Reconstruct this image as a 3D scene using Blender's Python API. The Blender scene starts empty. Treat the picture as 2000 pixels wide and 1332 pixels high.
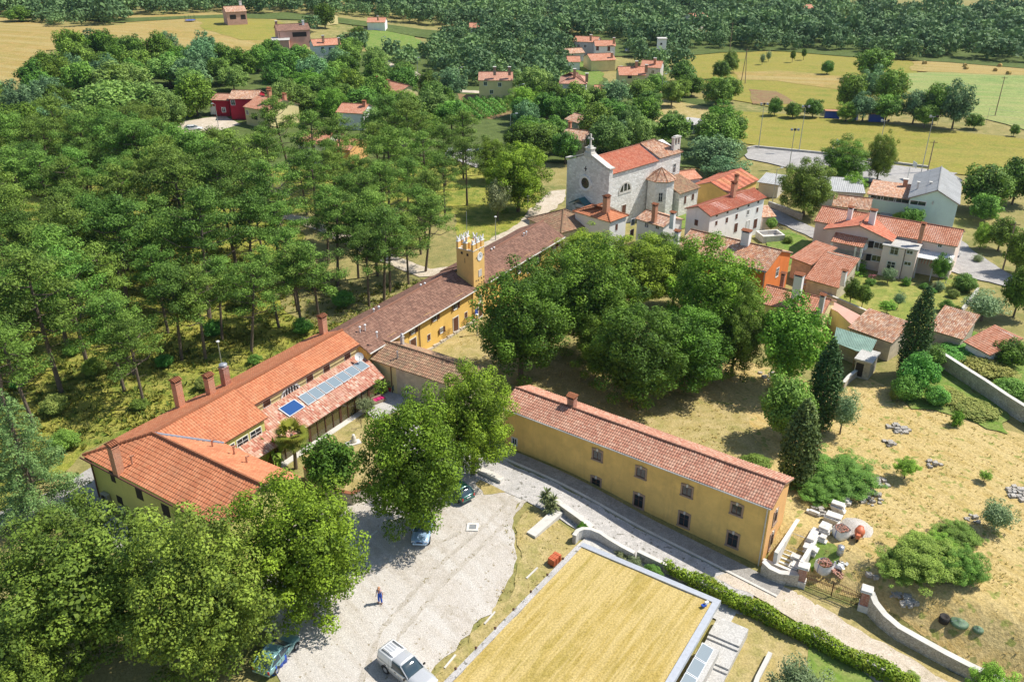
import bpy, bmesh, math, random
import numpy as np
from mathutils import Vector, Matrix
R_=math.radians
sc=bpy.context.scene
# ---------------------------------------------------------------- camera, sky, sun, exposure
CAMZ=52.0; PITCH=27.0; FPX=1680.0
cam=bpy.data.cameras.new('camera'); cam.sensor_width=36; cam.lens=FPX/2000*36; cam.clip_end=6000; cam.clip_start=.5
camo=bpy.data.objects.new('camera',cam); sc.collection.objects.link(camo)
camo.location=(0,0,CAMZ); camo.rotation_euler=(R_(90-PITCH),0,0); sc.camera=camo
SUN_EL=54.0; SUN_AZ=14.0          # azimuth counter-clockwise from +x
w=bpy.data.worlds.new('World'); sc.world=w; w.use_nodes=True
wn=w.node_tree.nodes; wn.clear()
sky=wn.new('ShaderNodeTexSky'); sky.sky_type='NISHITA'; sky.sun_disc=False
sky.sun_elevation=R_(SUN_EL); sky.sun_rotation=R_(90-SUN_AZ); sky.air_density=1.0; sky.dust_density=.6
bg=wn.new('ShaderNodeBackground'); bg.inputs[1].default_value=.118
wo=wn.new('ShaderNodeOutputWorld'); w.node_tree.links.new(sky.outputs[0],bg.inputs[0]); w.node_tree.links.new(bg.outputs[0],wo.inputs[0])
sl=bpy.data.lights.new('sun','SUN'); sl.energy=4.6; sl.angle=R_(.5); sl.color=(1,.95,.86)
so=bpy.data.objects.new('sun',sl); sc.collection.objects.link(so)
so.rotation_euler=(R_(90-SUN_EL),0,R_(90+SUN_AZ)); so.location=(0,0,200)
vs=sc.view_settings; vs.view_transform='Standard'; vs.look='None'; vs.gamma=1; vs.use_curve_mapping=False; vs.exposure=.33
sc.cycles.max_bounces=6; sc.cycles.diffuse_bounces=3; sc.cycles.glossy_bounces=2; sc.cycles.transmission_bounces=3; sc.cycles.transparent_max_bounces=4
sc.cycles.volume_bounces=0

# ---------------------------------------------------------------- measuring: photo pixel -> place on the ground or at a height
_p=R_(PITCH); CF=np.array([0,math.cos(_p),-math.sin(_p)]); CR=np.array([1.,0,0]); CU=np.cross(CR,CF); CC=np.array([0,0,CAMZ])
def ray(x,y): return CF+CR*(x-1000)/FPX-CU*(y-666)/FPX
def P(x,y,z=0.):
    d=ray(x,y); return CC+d*((z-CAMZ)/d[2])
def pr(p):
    d=np.array(p,float)-CC; z=d@CF; return 1000+FPX*(d@CR)/z, 666-FPX*(d@CU)/z
def depth(p): return (np.array(p,float)-CC)@CF
P0=P(1003,881,0)[:2]; DU=np.array([math.cos(R_(-36.5)),math.sin(R_(-36.5))]); NV=np.array([DU[1],-DU[0]])
L1=P(1127,1066,0)[:2]; L2=P(882,1329,0)[:2]; DL=(L2-L1)/np.linalg.norm(L2-L1); NR=np.array([-DL[1],DL[0]])
def sm(t): t=np.clip(t,0,1); return t*t*(3-2*t)
def tz(x,y):
    x=np.asarray(x,float); y=np.asarray(y,float)
    u=(x-P0[0])*DU[0]+(y-P0[1])*DU[1]; v=(x-P0[0])*NV[0]+(y-P0[1])*NV[1]; wq=(x-L1[0])*NR[0]+(y-L1[1])*NR[1]
    d=-.074*np.clip(u,0,48)*sm((v+6)/6)*sm((wq+10)/14)
    h=7*sm((np.hypot(x,y)-250)/160)*sm((-x-20)/90)
    f=26*sm((np.hypot(x,y)-520)/500)
    r=1.2*np.sin(x*.021+1)*np.sin(y*.017)*sm((np.hypot(x,y)-150)/150)
    return d+h+f+r
def G(px,py,dz=0.):
    z=0.
    for _ in range(12):
        p=P(px,py,z); z=float(tz(p[0],p[1]))
    return np.array([p[0],p[1],z+dz])
def nrm(v): v=np.array(v,float); return v/np.linalg.norm(v)

# ---------------------------------------------------------------- object bookkeeping
COL=sc.collection
def tag(o,label=None,cat=None,group=None,kind=None):
    if label: o['label']=label
    if cat: o['category']=cat
    if group: o['group']=group
    if kind: o['kind']=kind
    return o
def empty(name,loc,rz=0,label=None,cat=None,group=None):
    o=bpy.data.objects.new(name,None); COL.objects.link(o); o.location=tuple(float(q) for q in loc); o.rotation_euler=(0,0,rz); o.empty_display_size=.3
    return tag(o,label,cat,group)
def link(name,me,parent=None,loc=None):
    o=bpy.data.objects.new(name,me); COL.objects.link(o)
    if parent: o.parent=parent
    if loc is not None: o.location=tuple(float(q) for q in loc)
    return o
def dup(root,loc,rz=0,scale=None,label=None,group=None,kids=True):
    r=root.copy(); COL.objects.link(r); r.location=tuple(float(q) for q in loc); r.rotation_euler=(0,0,rz)
    if scale is not None: r.scale=scale
    if label: r['label']=label
    if group: r['group']=group
    if kids:
        for ch in list(root.children):
            c=ch.copy(); COL.objects.link(c); c.parent=r
            for g in ch.children:
                d=g.copy(); COL.objects.link(d); d.parent=c
    return r
class MB:
    def __init__(s,off=(0,0,0)): s.v=[]; s.f=[]; s.m=[]; s.off=np.array(off,float); s.uv=[]
    def add(s,vs_,fs,m=0):
        b=len(s.v); s.v+= [tuple(np.array(q,float)-s.off) for q in vs_]; s.f+=[tuple(b+i for i in f) for f in fs]; s.m+=[m]*len(fs)
    def fbox(s,o,ax,ay,az,a,b,c,m=0):
        o=np.array(o,float); ax,ay,az=map(lambda q:np.array(q,float),(ax,ay,az))
        vs_=[o+ax*i+ay*j+az*k for k in c for j in b for i in a]
        s.add(vs_,[(0,2,3,1),(4,5,7,6),(0,1,5,4),(2,6,7,3),(0,4,6,2),(1,3,7,5)],m)
    def box(s,c,d,rz=0,m=0):
        ax=(math.cos(rz),math.sin(rz),0); ay=(-math.sin(rz),math.cos(rz),0)
        s.fbox(c,ax,ay,(0,0,1),(-d[0]/2,d[0]/2),(-d[1]/2,d[1]/2),(-d[2]/2,d[2]/2),m)
    def tube(s,pts,rs,n=8,m=0,cap=True):
        pts=[np.array(q,float) for q in pts]
        if not hasattr(rs,'__len__'): rs=[rs]*len(pts)
        b=[]; 
        for i,p in enumerate(pts):
            t=nrm(pts[min(i+1,len(pts)-1)]-pts[max(i-1,0)]); h=np.array([0,0,1.]) if abs(t[2])<.9 else np.array([1.,0,0])
            x=nrm(np.cross(h,t)); y=np.cross(t,x)
            b+=[p+rs[i]*(x*math.cos(k*2*math.pi/n)+y*math.sin(k*2*math.pi/n)) for k in range(n)]
        fs=[(i*n+k,i*n+(k+1)%n,(i+1)*n+(k+1)%n,(i+1)*n+k) for i in range(len(pts)-1) for k in range(n)]
        if cap: fs+=[tuple(range(n-1,-1,-1)),tuple((len(pts)-1)*n+k for k in range(n))]
        s.add(b,fs,m)
    def lathe(s,c,prof,n=16,m=0,sx=1,sy=1):
        c=np.array(c,float); vs_=[c+np.array([r*sx*math.cos(k*2*math.pi/n),r*sy*math.sin(k*2*math.pi/n),z]) for r,z in prof for k in range(n)]
        fs=[(i*n+k,i*n+(k+1)%n,(i+1)*n+(k+1)%n,(i+1)*n+k) for i in range(len(prof)-1) for k in range(n)]
        fs+=[tuple(range(n-1,-1,-1)),tuple((len(prof)-1)*n+k for k in range(n))]
        s.add(vs_,fs,m)
    def prism(s,poly,z0,z1,m=0):
        n=len(poly); vs_=[(q[0],q[1],z0) for q in poly]+[(q[0],q[1],z1) for q in poly]
        s.add(vs_,[tuple(range(n-1,-1,-1)),tuple(range(n,2*n))]+[(i,(i+1)%n,n+(i+1)%n,n+i) for i in range(n)],m)
    def build(s,name,mats,parent=None,smooth=False,bevel=0):
        me=bpy.data.meshes.new(name); me.from_pydata(s.v,[],s.f)
        if not isinstance(mats,(list,tuple)): mats=[mats]
        for q in mats: me.materials.append(q)
        me.polygons.foreach_set('material_index',s.m)
        bm=bmesh.new(); bm.from_mesh(me); bmesh.ops.recalc_face_normals(bm,faces=bm.faces)
        if bevel: 
            bmesh.ops.remove_doubles(bm,verts=bm.verts,dist=.0005)
            bmesh.ops.bevel(bm,geom=[e for e in bm.edges if len(e.link_faces)==2 and e.calc_face_angle(0)>.5],offset=bevel,segments=2,affect='EDGES',profile=.5)
        bm.to_mesh(me); bm.free()
        if smooth: me.polygons.foreach_set('use_smooth',[True]*len(me.polygons))
        return link(name,me,parent)

# ---------------------------------------------------------------- materials
def newmat(name):
    m=bpy.data.materials.new(name); m.use_nodes=True; nt=m.node_tree; nt.nodes.clear()
    o=nt.nodes.new('ShaderNodeOutputMaterial'); b=nt.nodes.new('ShaderNodeBsdfPrincipled'); nt.links.new(b.outputs[0],o.inputs[0])
    return m,nt,b,o
def rgb(c): return (c[0],c[1],c[2],1)
def nd(nt,t,**k):
    n=nt.nodes.new(t)
    for a,v in k.items(): setattr(n,a,v)
    return n
def noise(nt,co,sc_,det=3,rough=.55,dist=0):
    n=nd(nt,'ShaderNodeTexNoise'); n.inputs['Scale'].default_value=sc_; n.inputs['Detail'].default_value=det; n.inputs['Roughness'].default_value=rough; n.inputs['Distortion'].default_value=dist
    if co is not None: nt.links.new(co,n.inputs['Vector'])
    return n.outputs['Fac']
def ramp(nt,fac,stops):
    r=nd(nt,'ShaderNodeValToRGB'); e=r.color_ramp.elements
    while len(e)<len(stops): e.new(.5)
    for q,(p,c) in zip(e,stops): q.position=p; q.color=rgb(c) if hasattr(c,'__len__') else (c,c,c,1)
    nt.links.new(fac,r.inputs[0]); return r.outputs[0]
def mixc(nt,fac,a,b,mode='MIX'):
    m=nd(nt,'ShaderNodeMix',data_type='RGBA',blend_type=mode)
    for s_,v in ((m.inputs[0],fac),(m.inputs[6],a),(m.inputs[7],b)):
        if hasattr(v,'links'): nt.links.new(v,s_)
        elif hasattr(v,'__len__'): s_.default_value=rgb(v)
        else: s_.default_value=v
    return m.outputs[2]
def bump(nt,b,h,st,dist=.05):
    n=nd(nt,'ShaderNodeBump'); n.inputs['Strength'].default_value=st; n.inputs['Distance'].default_value=dist
    nt.links.new(h,n.inputs['Height']); nt.links.new(n.outputs[0],b.inputs['Normal'])
def wpos(nt,scale=None,rot=0):
    g=nd(nt,'ShaderNodeNewGeometry').outputs['Position']
    if scale is None: return g
    m=nd(nt,'ShaderNodeMapping'); m.vector_type='TEXTURE'; m.inputs['Scale'].default_value=tuple(1/q for q in scale); m.inputs['Rotation'].default_value=(0,0,rot); nt.links.new(g,m.inputs[0]); return m.outputs[0]
def ground_mat(name,c1,c2,c3,big=.06,mid=.5,fine=6,rough=.95,bst=.6,stripe=None,speck=None,bd=.08):
    m,nt,b,o=newmat(name); g=wpos(nt)
    f1=ramp(nt,noise(nt,g,big,5,.6,.6),[(.38,0),(.62,1)]); f2=ramp(nt,noise(nt,g,mid,5,.65,.4),[(.4,0),(.66,1)]); f3=noise(nt,g,fine,4,.7)
    c=mixc(nt,f1,c1,c2); c=mixc(nt,f2,c,c3)
    if stripe:
        sa,sw,sca=stripe
        s_=noise(nt,wpos(nt,(sw,sw*.06,1),sa),1,4,.7); c=mixc(nt,ramp(nt,s_,[(.42,0),(.6,1)]),c,sca)
    if speck:
        c=mixc(nt,ramp(nt,noise(nt,g,speck[0],2,.5),[(speck[1],0),(speck[1]+.06,1)]),c,speck[2])
    c=mixc(nt,.75,c,ramp(nt,f3,[(.25,.45),(.75,1.5)]),'MULTIPLY')
    nt.links.new(c,b.inputs['Base Color']); b.inputs['Roughness'].default_value=rough; b.inputs['Specular IOR Level'].default_value=.15
    bump(nt,b,f3,bst,bd); return m
def wall_mat(name,c,var=.12,stain=(.35,.3,.25),sa=.25,rough=.9,scale=.6,bst=.15,blotch=0):
    m,nt,b,o=newmat(name); g=wpos(nt)
    c2=tuple(q*(1-var) for q in c); c3=tuple(min(1,q*(1+var)) for q in c)
    cc=mixc(nt,ramp(nt,noise(nt,g,scale,5,.6,.5),[(.35,0),(.65,1)]),c2,c3)
    st=noise(nt,wpos(nt,(1.6,1.6,.25)),1,4,.65)
    cc=mixc(nt,ramp(nt,st,[(.52,0),(.8,sa)]),cc,stain)
    gp=nd(nt,'ShaderNodeSeparateXYZ'); nt.links.new(wpos(nt),gp.inputs[0])
    if blotch: cc=mixc(nt,ramp(nt,noise(nt,g,.22,5,.7,.8),[(.45,0),(.7,blotch)]),cc,tuple(q*.72 for q in c))
    nt.links.new(cc,b.inputs['Base Color']); b.inputs['Roughness'].default_value=rough; b.inputs['Specular IOR Level'].default_value=.2
    bump(nt,b,noise(nt,g,14,3,.6),bst,.03); return m
def stone_mat(name,c1,c2,mortar,scale=2.4,rough=.92,zs=1.7):
    m,nt,b,o=newmat(name); g=wpos(nt,(1,1,zs))
    v=nd(nt,'ShaderNodeTexVoronoi',feature='F1'); v.inputs['Scale'].default_value=scale; v.inputs['Randomness'].default_value=.85; nt.links.new(g,v.inputs['Vector'])
    e=nd(nt,'ShaderNodeTexVoronoi',feature='DISTANCE_TO_EDGE'); e.inputs['Scale'].default_value=scale; e.inputs['Randomness'].default_value=.85; nt.links.new(g,e.inputs['Vector'])
    sp=nd(nt,'ShaderNodeSeparateColor'); nt.links.new(v.outputs['Color'],sp.inputs[0])
    c=mixc(nt,sp.outputs[0],c1,c2); c=mixc(nt,ramp(nt,noise(nt,wpos(nt),.5,4,.6),[(.4,0),(.7,.5)]),c,mortar)
    ed=ramp(nt,e.outputs['Distance'],[(.01,1),(.07,0)]); c=mixc(nt,ed,c,mortar)
    c=mixc(nt,.6,c,ramp(nt,noise(nt,wpos(nt),9,3,.7),[(.25,.6),(.75,1.35)]),'MULTIPLY')
    nt.links.new(c,b.inputs['Base Color']); b.inputs['Roughness'].default_value=rough; b.inputs['Specular IOR Level'].default_value=.2
    bump(nt,b,e.outputs['Distance'],.5,.12); return m
def tile_mat(name,cols,dark,dirt=.3,tu=.22,tv=.38,flatb=False,lich=None,stripe=0):
    """cols = tile colours picked at random per tile (UV in metres)"""
    m,nt,b,o=newmat(name); uv=nd(nt,'ShaderNodeUVMap').outputs[0]
    mp=nd(nt,'ShaderNodeMapping'); mp.inputs['Scale'].default_value=(1/tu,1/tv,1); nt.links.new(uv,mp.inputs[0])
    fl=nd(nt,'ShaderNodeVectorMath',operation='FLOOR'); nt.links.new(mp.outputs[0],fl.inputs[0])
    wn_=nd(nt,'ShaderNodeTexWhiteNoise',noise_dimensions='2D'); nt.links.new(fl.outputs[0],wn_.inputs['Vector'])
    n=len(cols); r=nd(nt,'ShaderNodeValToRGB'); e=r.color_ramp.elements
    while len(e)<n: e.new(.5)
    for i,(q,c) in enumerate(zip(e,cols)): q.position=i/(n-1); q.color=rgb(c)
    nt.links.new(wn_.outputs['Value'],r.inputs[0]); c=r.outputs[0]
    g=wpos(nt)
    c=mixc(nt,ramp(nt,noise(nt,g,.35,5,.65,.6),[(.45,0),(.72,dirt)]),c,dark)
    if lich: c=mixc(nt,ramp(nt,noise(nt,g,1.1,5,.7,.6),[(.5,0),(.68,lich[1])]),c,lich[0])
    c=mixc(nt,.5,c,ramp(nt,noise(nt,g,7,3,.7),[(.25,.65),(.75,1.35)]),'MULTIPLY')
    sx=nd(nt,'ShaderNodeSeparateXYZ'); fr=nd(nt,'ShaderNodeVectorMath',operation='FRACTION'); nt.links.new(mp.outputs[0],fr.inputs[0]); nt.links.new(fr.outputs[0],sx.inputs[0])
    # the channel between two barrel tiles is darker, and so is each course's lower edge
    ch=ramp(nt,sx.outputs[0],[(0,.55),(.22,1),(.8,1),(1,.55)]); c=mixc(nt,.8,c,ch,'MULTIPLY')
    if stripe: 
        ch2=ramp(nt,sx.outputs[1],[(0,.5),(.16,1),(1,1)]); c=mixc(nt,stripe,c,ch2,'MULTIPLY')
    nt.links.new(c,b.inputs['Base Color']); b.inputs['Roughness'].default_value=.85; b.inputs['Specular IOR Level'].default_value=.25
    if flatb:
        mt=nd(nt,'ShaderNodeMath',operation='PINGPONG'); nt.links.new(sx.outputs[0],mt.inputs[0]); mt.inputs[1].default_value=.5
        bump(nt,b,mt.outputs[0],.8,.12)
    return m
def plain(name,c,rough=.6,metal=0,spec=.4,var=.08,sc_=3,coat=0):
    m,nt,b,o=newmat(name); g=wpos(nt)
    cc=mixc(nt,ramp(nt,noise(nt,g,sc_,4,.6),[(.3,0),(.7,1)]),tuple(q*(1-var) for q in c),tuple(min(1,q*(1+var)) for q in c))
    nt.links.new(cc,b.inputs['Base Color']); b.inputs['Roughness'].default_value=rough; b.inputs['Metallic'].default_value=metal; b.inputs['Specular IOR Level'].default_value=spec
    b.inputs['Coat Weight'].default_value=coat; b.inputs['Coat Roughness'].default_value=.08
    return m
def leaf_mat(name,c1,c2,c3=None,a3=.25,trans=.15,hv=.05):
    m,nt,b,o=newmat(name)
    at=nd(nt,'ShaderNodeAttribute',attribute_name='tint').outputs['Fac']; oi=nd(nt,'ShaderNodeObjectInfo').outputs['Random']
    c=mixc(nt,at,c1,c2)
    if c3:
        c=mixc(nt,ramp(nt,noise(nt,wpos(nt),.9,3,.6),[(.5,0),(.72,a3)]),c,c3)
    hs=nd(nt,'ShaderNodeHueSaturation'); mr=nd(nt,'ShaderNodeMapRange'); mr.inputs[3].default_value=.5-hv; mr.inputs[4].default_value=.5+hv*.6; nt.links.new(oi,mr.inputs[0]); nt.links.new(mr.outputs[0],hs.inputs['Hue'])
    mv=nd(nt,'ShaderNodeMapRange'); mv.inputs[3].default_value=1.25; mv.inputs[4].default_value=.78; ml=nd(nt,'ShaderNodeMath',operation='MULTIPLY'); ml.inputs[1].default_value=7.31; nt.links.new(oi,ml.inputs[0])
    fr=nd(nt,'ShaderNodeMath',operation='FRACT'); nt.links.new(ml.outputs[0],fr.inputs[0]); nt.links.new(fr.outputs[0],mv.inputs[0]); nt.links.new(mv.outputs[0],hs.inputs['Value'])
    nt.links.new(c,hs.inputs['Color']); nt.links.new(hs.outputs[0],b.inputs['Base Color']); b.inputs['Roughness'].default_value=.65; b.inputs['Specular IOR Level'].default_value=.25
    tr=nd(nt,'ShaderNodeBsdfTranslucent'); nt.links.new(hs.outputs[0],tr.inputs[0]); mx=nd(nt,'ShaderNodeMixShader'); mx.inputs[0].default_value=trans
    nt.links.new(b.outputs[0],mx.inputs[1]); nt.links.new(tr.outputs[0],mx.inputs[2]); nt.links.new(mx.outputs[0],o.inputs[0])
    return m
def glass_mat(name,c=(.02,.03,.035),rough=.08):
    m,nt,b,o=newmat(name); b.inputs['Base Color'].default_value=rgb(c); b.inputs['Roughness'].default_value=rough; b.inputs['Specular IOR Level'].default_value=.8; return m
X={}
X['terrain']=ground_mat('dry grass ground',(.30,.25,.09),(.17,.19,.055),(.36,.30,.12),.05,.4,5)
X['meadow']=ground_mat('mown straw meadow',(.50,.35,.125),(.39,.30,.10),(.57,.43,.19),.12,.8,4,stripe=(.5,.9,(.56,.43,.19)),speck=(.9,.60,(.29,.29,.08)),bst=1,bd=.12)
X['straw']=ground_mat('mown dry lawn',(.43,.305,.08),(.34,.265,.065),(.49,.365,.12),.10,.7,6,stripe=(-.61,1.5,(.55,.42,.17)),bst=.8)
X['parkgrass']=ground_mat('tall yellow park grass',(.36,.36,.055),(.13,.20,.03),(.42,.38,.09),.16,.55,3.5,bst=1,bd=.3)
X['parkdry']=ground_mat('dry park floor',(.36,.30,.12),(.30,.26,.10),(.20,.20,.07),.1,.5,5)
X['green']=ground_mat('half dry green lawn',(.25,.28,.06),(.38,.34,.10),(.18,.23,.045),.15,.8,5)
X['lush']=ground_mat('lush green grass',(.12,.22,.035),(.16,.25,.04),(.24,.27,.08),.15,.8,4)
X['court']=ground_mat('dry courtyard',(.40,.31,.12),(.30,.27,.09),(.48,.38,.18),.14,.8,6,bst=.9)
X['gravel']=ground_mat('pale gravel',(.52,.47,.405),(.43,.38,.31),(.56,.51,.45),.14,1.1,11,bst=.8,speck=(2.6,.66,(.34,.29,.21)),stripe=(.7,.5,(.58,.54,.485)))
X['dirt']=ground_mat('pale dirt track',(.55,.46,.36),(.47,.40,.29),(.62,.54,.44),.2,1.0,8,speck=(2.2,.68,(.3,.28,.12)))
X['roadg']=ground_mat('gravel road',(.48,.46,.44),(.40,.38,.35),(.55,.52,.49),.25,1.2,9,speck=(2.5,.62,(.22,.21,.18)))
X['asphalt']=ground_mat('old pale asphalt',(.38,.36,.34),(.33,.31,.29),(.44,.42,.39),.1,.8,10,bst=.2)
X['apron']=ground_mat('stone pavement',(.33,.31,.28),(.27,.25,.22),(.40,.37,.33),.3,1.4,8)
X['concrete']=ground_mat('weathered concrete',(.50,.48,.44),(.43,.41,.37),(.56,.54,.50),.2,1.2,8,bst=.2)
X['pitch']=ground_mat('dry football pitch',(.27,.255,.045),(.20,.225,.04),(.32,.26,.06),.03,.3,2.5,stripe=(1.3,.25,(.30,.26,.06)))
X['hay']=ground_mat('mown hayfield',(.36,.255,.075),(.28,.24,.06),(.41,.28,.10),.03,.25,2.5,stripe=(1.2,.3,(.40,.31,.12)))
X['fieldg']=ground_mat('pale green field',(.24,.31,.09),(.30,.34,.12),(.19,.28,.08),.035,.18,2,stripe=(1.3,.3,(.32,.33,.12)))
X['soil']=ground_mat('red brown soil',(.30,.17,.09),(.25,.15,.08),(.27,.22,.09),.1,.5,4)
X['wood floor']=ground_mat('woodland floor',(.10,.14,.035),(.13,.17,.05),(.08,.11,.03),.1,.5,4)
X['ochre']=wall_mat('ochre render',(.80,.53,.175),.10,(.45,.29,.12),.45,blotch=.42)
X['yellow']=wall_mat('yellow render',(.83,.54,.155),.07,(.5,.33,.14),.25)
X['tower']=wall_mat('tower yellow render',(.83,.53,.185),.06,(.55,.33,.14),.2)
X['cream']=wall_mat('pale yellow render',(.76,.64,.32),.07,(.5,.4,.2),.2)
X['olive']=wall_mat('greenish yellow render',(.60,.58,.19),.06,(.4,.38,.15),.25)
X['oldwall']=wall_mat('peeling old plaster',(.58,.50,.38),.15,(.35,.28,.2),.6,scale=1.2)
X['white']=wall_mat('white render',(.82,.81,.78),.05,(.5,.48,.42),.25)
X['grey']=wall_mat('grey render',(.60,.56,.52),.08,(.4,.36,.32),.3)
X['pinkw']=wall_mat('pale pink render',(.78,.64,.56),.05,(.5,.4,.35),.15)
X['pink2']=wall_mat('salmon render',(.62,.36,.28),.08,(.4,.25,.2),.3)
X['orange']=wall_mat('orange render',(.68,.20,.055),.08,(.4,.14,.06),.25)
X['mint']=wall_mat('pale mint render',(.56,.72,.64),.04,(.4,.5,.45),.15)
X['red']=wall_mat('dark red render',(.42,.025,.045),.1,(.25,.03,.04),.2)
X['rough']=stone_mat('rubble stone wall',(.46,.40,.31),(.58,.53,.44),(.38,.33,.26),2.6)
X['church']=stone_mat('grey white stonework',(.60,.58,.54),(.88,.87,.83),(.66,.63,.58),1.6)
X['drystone']=stone_mat('dry stone wall',(.52,.46,.37),(.66,.61,.52),(.30,.26,.2),3.2,zs=1.5)
X['cap']=wall_mat('pale stone coping',(.62,.59,.53),.10,(.38,.35,.3),.6)
X['whitestone']=wall_mat('white limestone',(.70,.67,.61),.12,(.36,.32,.26),.75,scale=2.2,bst=.5)
X['brick']=stone_mat('red brick',(.36,.13,.08),(.48,.20,.13),(.45,.36,.3),4.5,zs=2.4)
X['chimbrick']=stone_mat('orange chimney brick',(.52,.20,.11),(.62,.27,.15),(.55,.38,.27),5,zs=2.4)
X['t_red']=tile_mat('orange red roof tiles',[(.54,.19,.09),(.60,.23,.11),(.65,.27,.135),(.55,.19,.09)],(.42,.17,.09),.45,.30,.40,stripe=.38,lich=((.62,.34,.2),.3))
X['t_red2']=tile_mat('salmon roof tiles',[(.52,.20,.11),(.61,.27,.16),(.68,.35,.23),(.55,.22,.125)],(.38,.18,.11),.35,.30,.40,flatb=True,stripe=.45,lich=((.62,.42,.30),.25))
X['t_brown']=tile_mat('brown clay roof tiles',[(.19,.105,.075),(.25,.135,.095),(.32,.18,.125),(.36,.20,.14),(.23,.12,.085)],(.17,.10,.075),.4,.24,.38,stripe=.3)
X['t_pink']=tile_mat('tan red barrel tiles',[(.44,.19,.125),(.53,.27,.18),(.61,.37,.26),(.48,.21,.135),(.57,.31,.21)],(.30,.15,.11),.4,.25,.36,lich=((.5,.4,.28),.15),stripe=.4)
X['t_mix']=tile_mat('mottled old barrel tiles',[(.48,.20,.11),(.62,.33,.19),(.72,.52,.38),(.36,.17,.11),(.64,.38,.23)],(.25,.16,.11),.45,.25,.40,lich=((.5,.42,.3),.25),stripe=.35)
X['t_moss']=tile_mat('weathered lichen tiles',[(.34,.18,.11),(.46,.26,.16),(.28,.17,.11),(.52,.33,.2)],(.20,.15,.10),.5,.25,.40,lich=((.36,.33,.18),.6),stripe=.4)
X['t_lean']=tile_mat('two tone barrel tiles',[(.44,.15,.10),(.66,.42,.30),(.52,.2,.13),(.76,.56,.44)],(.3,.15,.1),.2,.26,.40,stripe=.4)
X['t_church']=tile_mat('red church tiles',[(.56,.16,.09),(.63,.21,.12),(.70,.28,.17)],(.45,.2,.13),.3,.22,.34,flatb=True,lich=((.66,.38,.27),.35),stripe=.2)
X['eternit']=tile_mat('pale grey corrugated sheet',[(.46,.46,.45),(.52,.52,.50),(.42,.42,.41)],(.3,.3,.28),.4,.35,3,flatb=True)
X['brown']=plain('brown painted wood',(.13,.055,.035),.6)
X['wood']=plain('weathered timber',(.30,.22,.15),.8,var=.25)
X['dark']=plain('dark opening',(.03,.025,.022),.8)
X['bark']=plain('grey brown bark',(.16,.125,.095),.95,var=.3,sc_=5,spec=.1)
X['deadwood']=plain('bleached dead branches',(.34,.30,.27),.9,var=.2)
X['metal']=plain('galvanised metal',(.45,.46,.47),.45,.6)
X['iron']=plain('rusty wrought iron',(.10,.045,.025),.7,.3)
X['lead']=plain('blue grey metal flashing',(.42,.46,.50),.4,.5)
X['teal']=plain('green copper sheet',(.06,.16,.17),.5,.2)
X['wframe']=plain('white window frame',(.75,.75,.73),.5)
X['surround']=plain('brownish stone surround',(.36,.25,.18),.85,var=.15)
X['glass']=glass_mat('window glass')
X['solar']=glass_mat('grey solar collector glass',(.20,.26,.30),.25)
X['solarb']=glass_mat('blue solar collector glass',(.02,.08,.25),.15)
X['skyl']=glass_mat('roof glass',(.20,.25,.28),.3)
X['bluepl']=plain('blue plastic',(.02,.08,.42),.35,spec=.5)
X['whitepl']=plain('white plastic',(.78,.78,.76),.5)
X['canopyg']=plain('faded green sheet',(.22,.33,.27),.6,var=.2,sc_=.8)
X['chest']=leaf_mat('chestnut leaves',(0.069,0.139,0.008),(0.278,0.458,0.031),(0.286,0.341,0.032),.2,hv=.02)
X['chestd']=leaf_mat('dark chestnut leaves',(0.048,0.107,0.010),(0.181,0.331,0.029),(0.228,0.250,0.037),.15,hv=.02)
X['walnut']=leaf_mat('olive green leaves',(0.065,0.115,0.014),(0.240,0.346,0.043),(0.274,0.268,0.044),.25,hv=.01)
X['pine']=leaf_mat('pine needles',(0.059,0.119,0.019),(0.242,0.412,0.065),None,trans=.25,hv=.025)
X['broad']=leaf_mat('mixed broadleaf foliage',(0.053,0.124,0.017),(0.223,0.416,0.055),None,hv=.03)
X['bright']=leaf_mat('bright light green leaves',(0.089,0.204,0.017),(0.276,0.533,0.054),None,hv=.02)
X['lightg']=leaf_mat('pale olive crown leaves',(0.147,0.261,0.051),(0.258,0.403,0.086),None,hv=.015)
X['bluish']=leaf_mat('blue green robinia leaves',(0.068,0.140,0.058),(0.236,0.408,0.166),None,hv=.02)
X['cypress']=leaf_mat('dark cypress foliage',(0.053,0.105,0.027),(0.135,0.210,0.053),None,trans=.1)
X['cedar']=leaf_mat('silver green cedar needles',(0.088,0.224,0.072),(0.220,0.431,0.130),None,trans=.2)
X['olivel']=leaf_mat('silver olive leaves',(0.172,0.251,0.099),(0.317,0.396,0.198),None)
X['far']=leaf_mat('far oak wood foliage',(0.104,0.201,0.074),(0.250,0.410,0.130),(0.294,0.350,0.165),.35,hv=0)  # extra blue and lightness in these greens paint in the haze of distance
X['shrub']=leaf_mat('shrub leaves',(0.091,0.223,0.035),(0.200,0.423,0.064),(0.256,0.329,0.094),.2)
X['weed']=leaf_mat('weed leaves',(0.154,0.231,0.044),(0.308,0.363,0.088),None)
X['pinkfl']=leaf_mat('pink flowers',(.6,.12,.2),(.8,.3,.4),None,hv=0)
X['palm']=leaf_mat('palm fronds',(.09,.18,.02),(.24,.33,.04),(.40,.34,.06),.3)
X['yucca']=leaf_mat('yucca blades',(.12,.20,.08),(.28,.34,.15),None)
X['rubble']=stone_mat('rubble stone pieces',(.40,.37,.32),(.58,.54,.48),(.3,.27,.23),6)
X['tank']=plain('dull green plastic',(.13,.21,.12),.6,var=.15)
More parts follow.
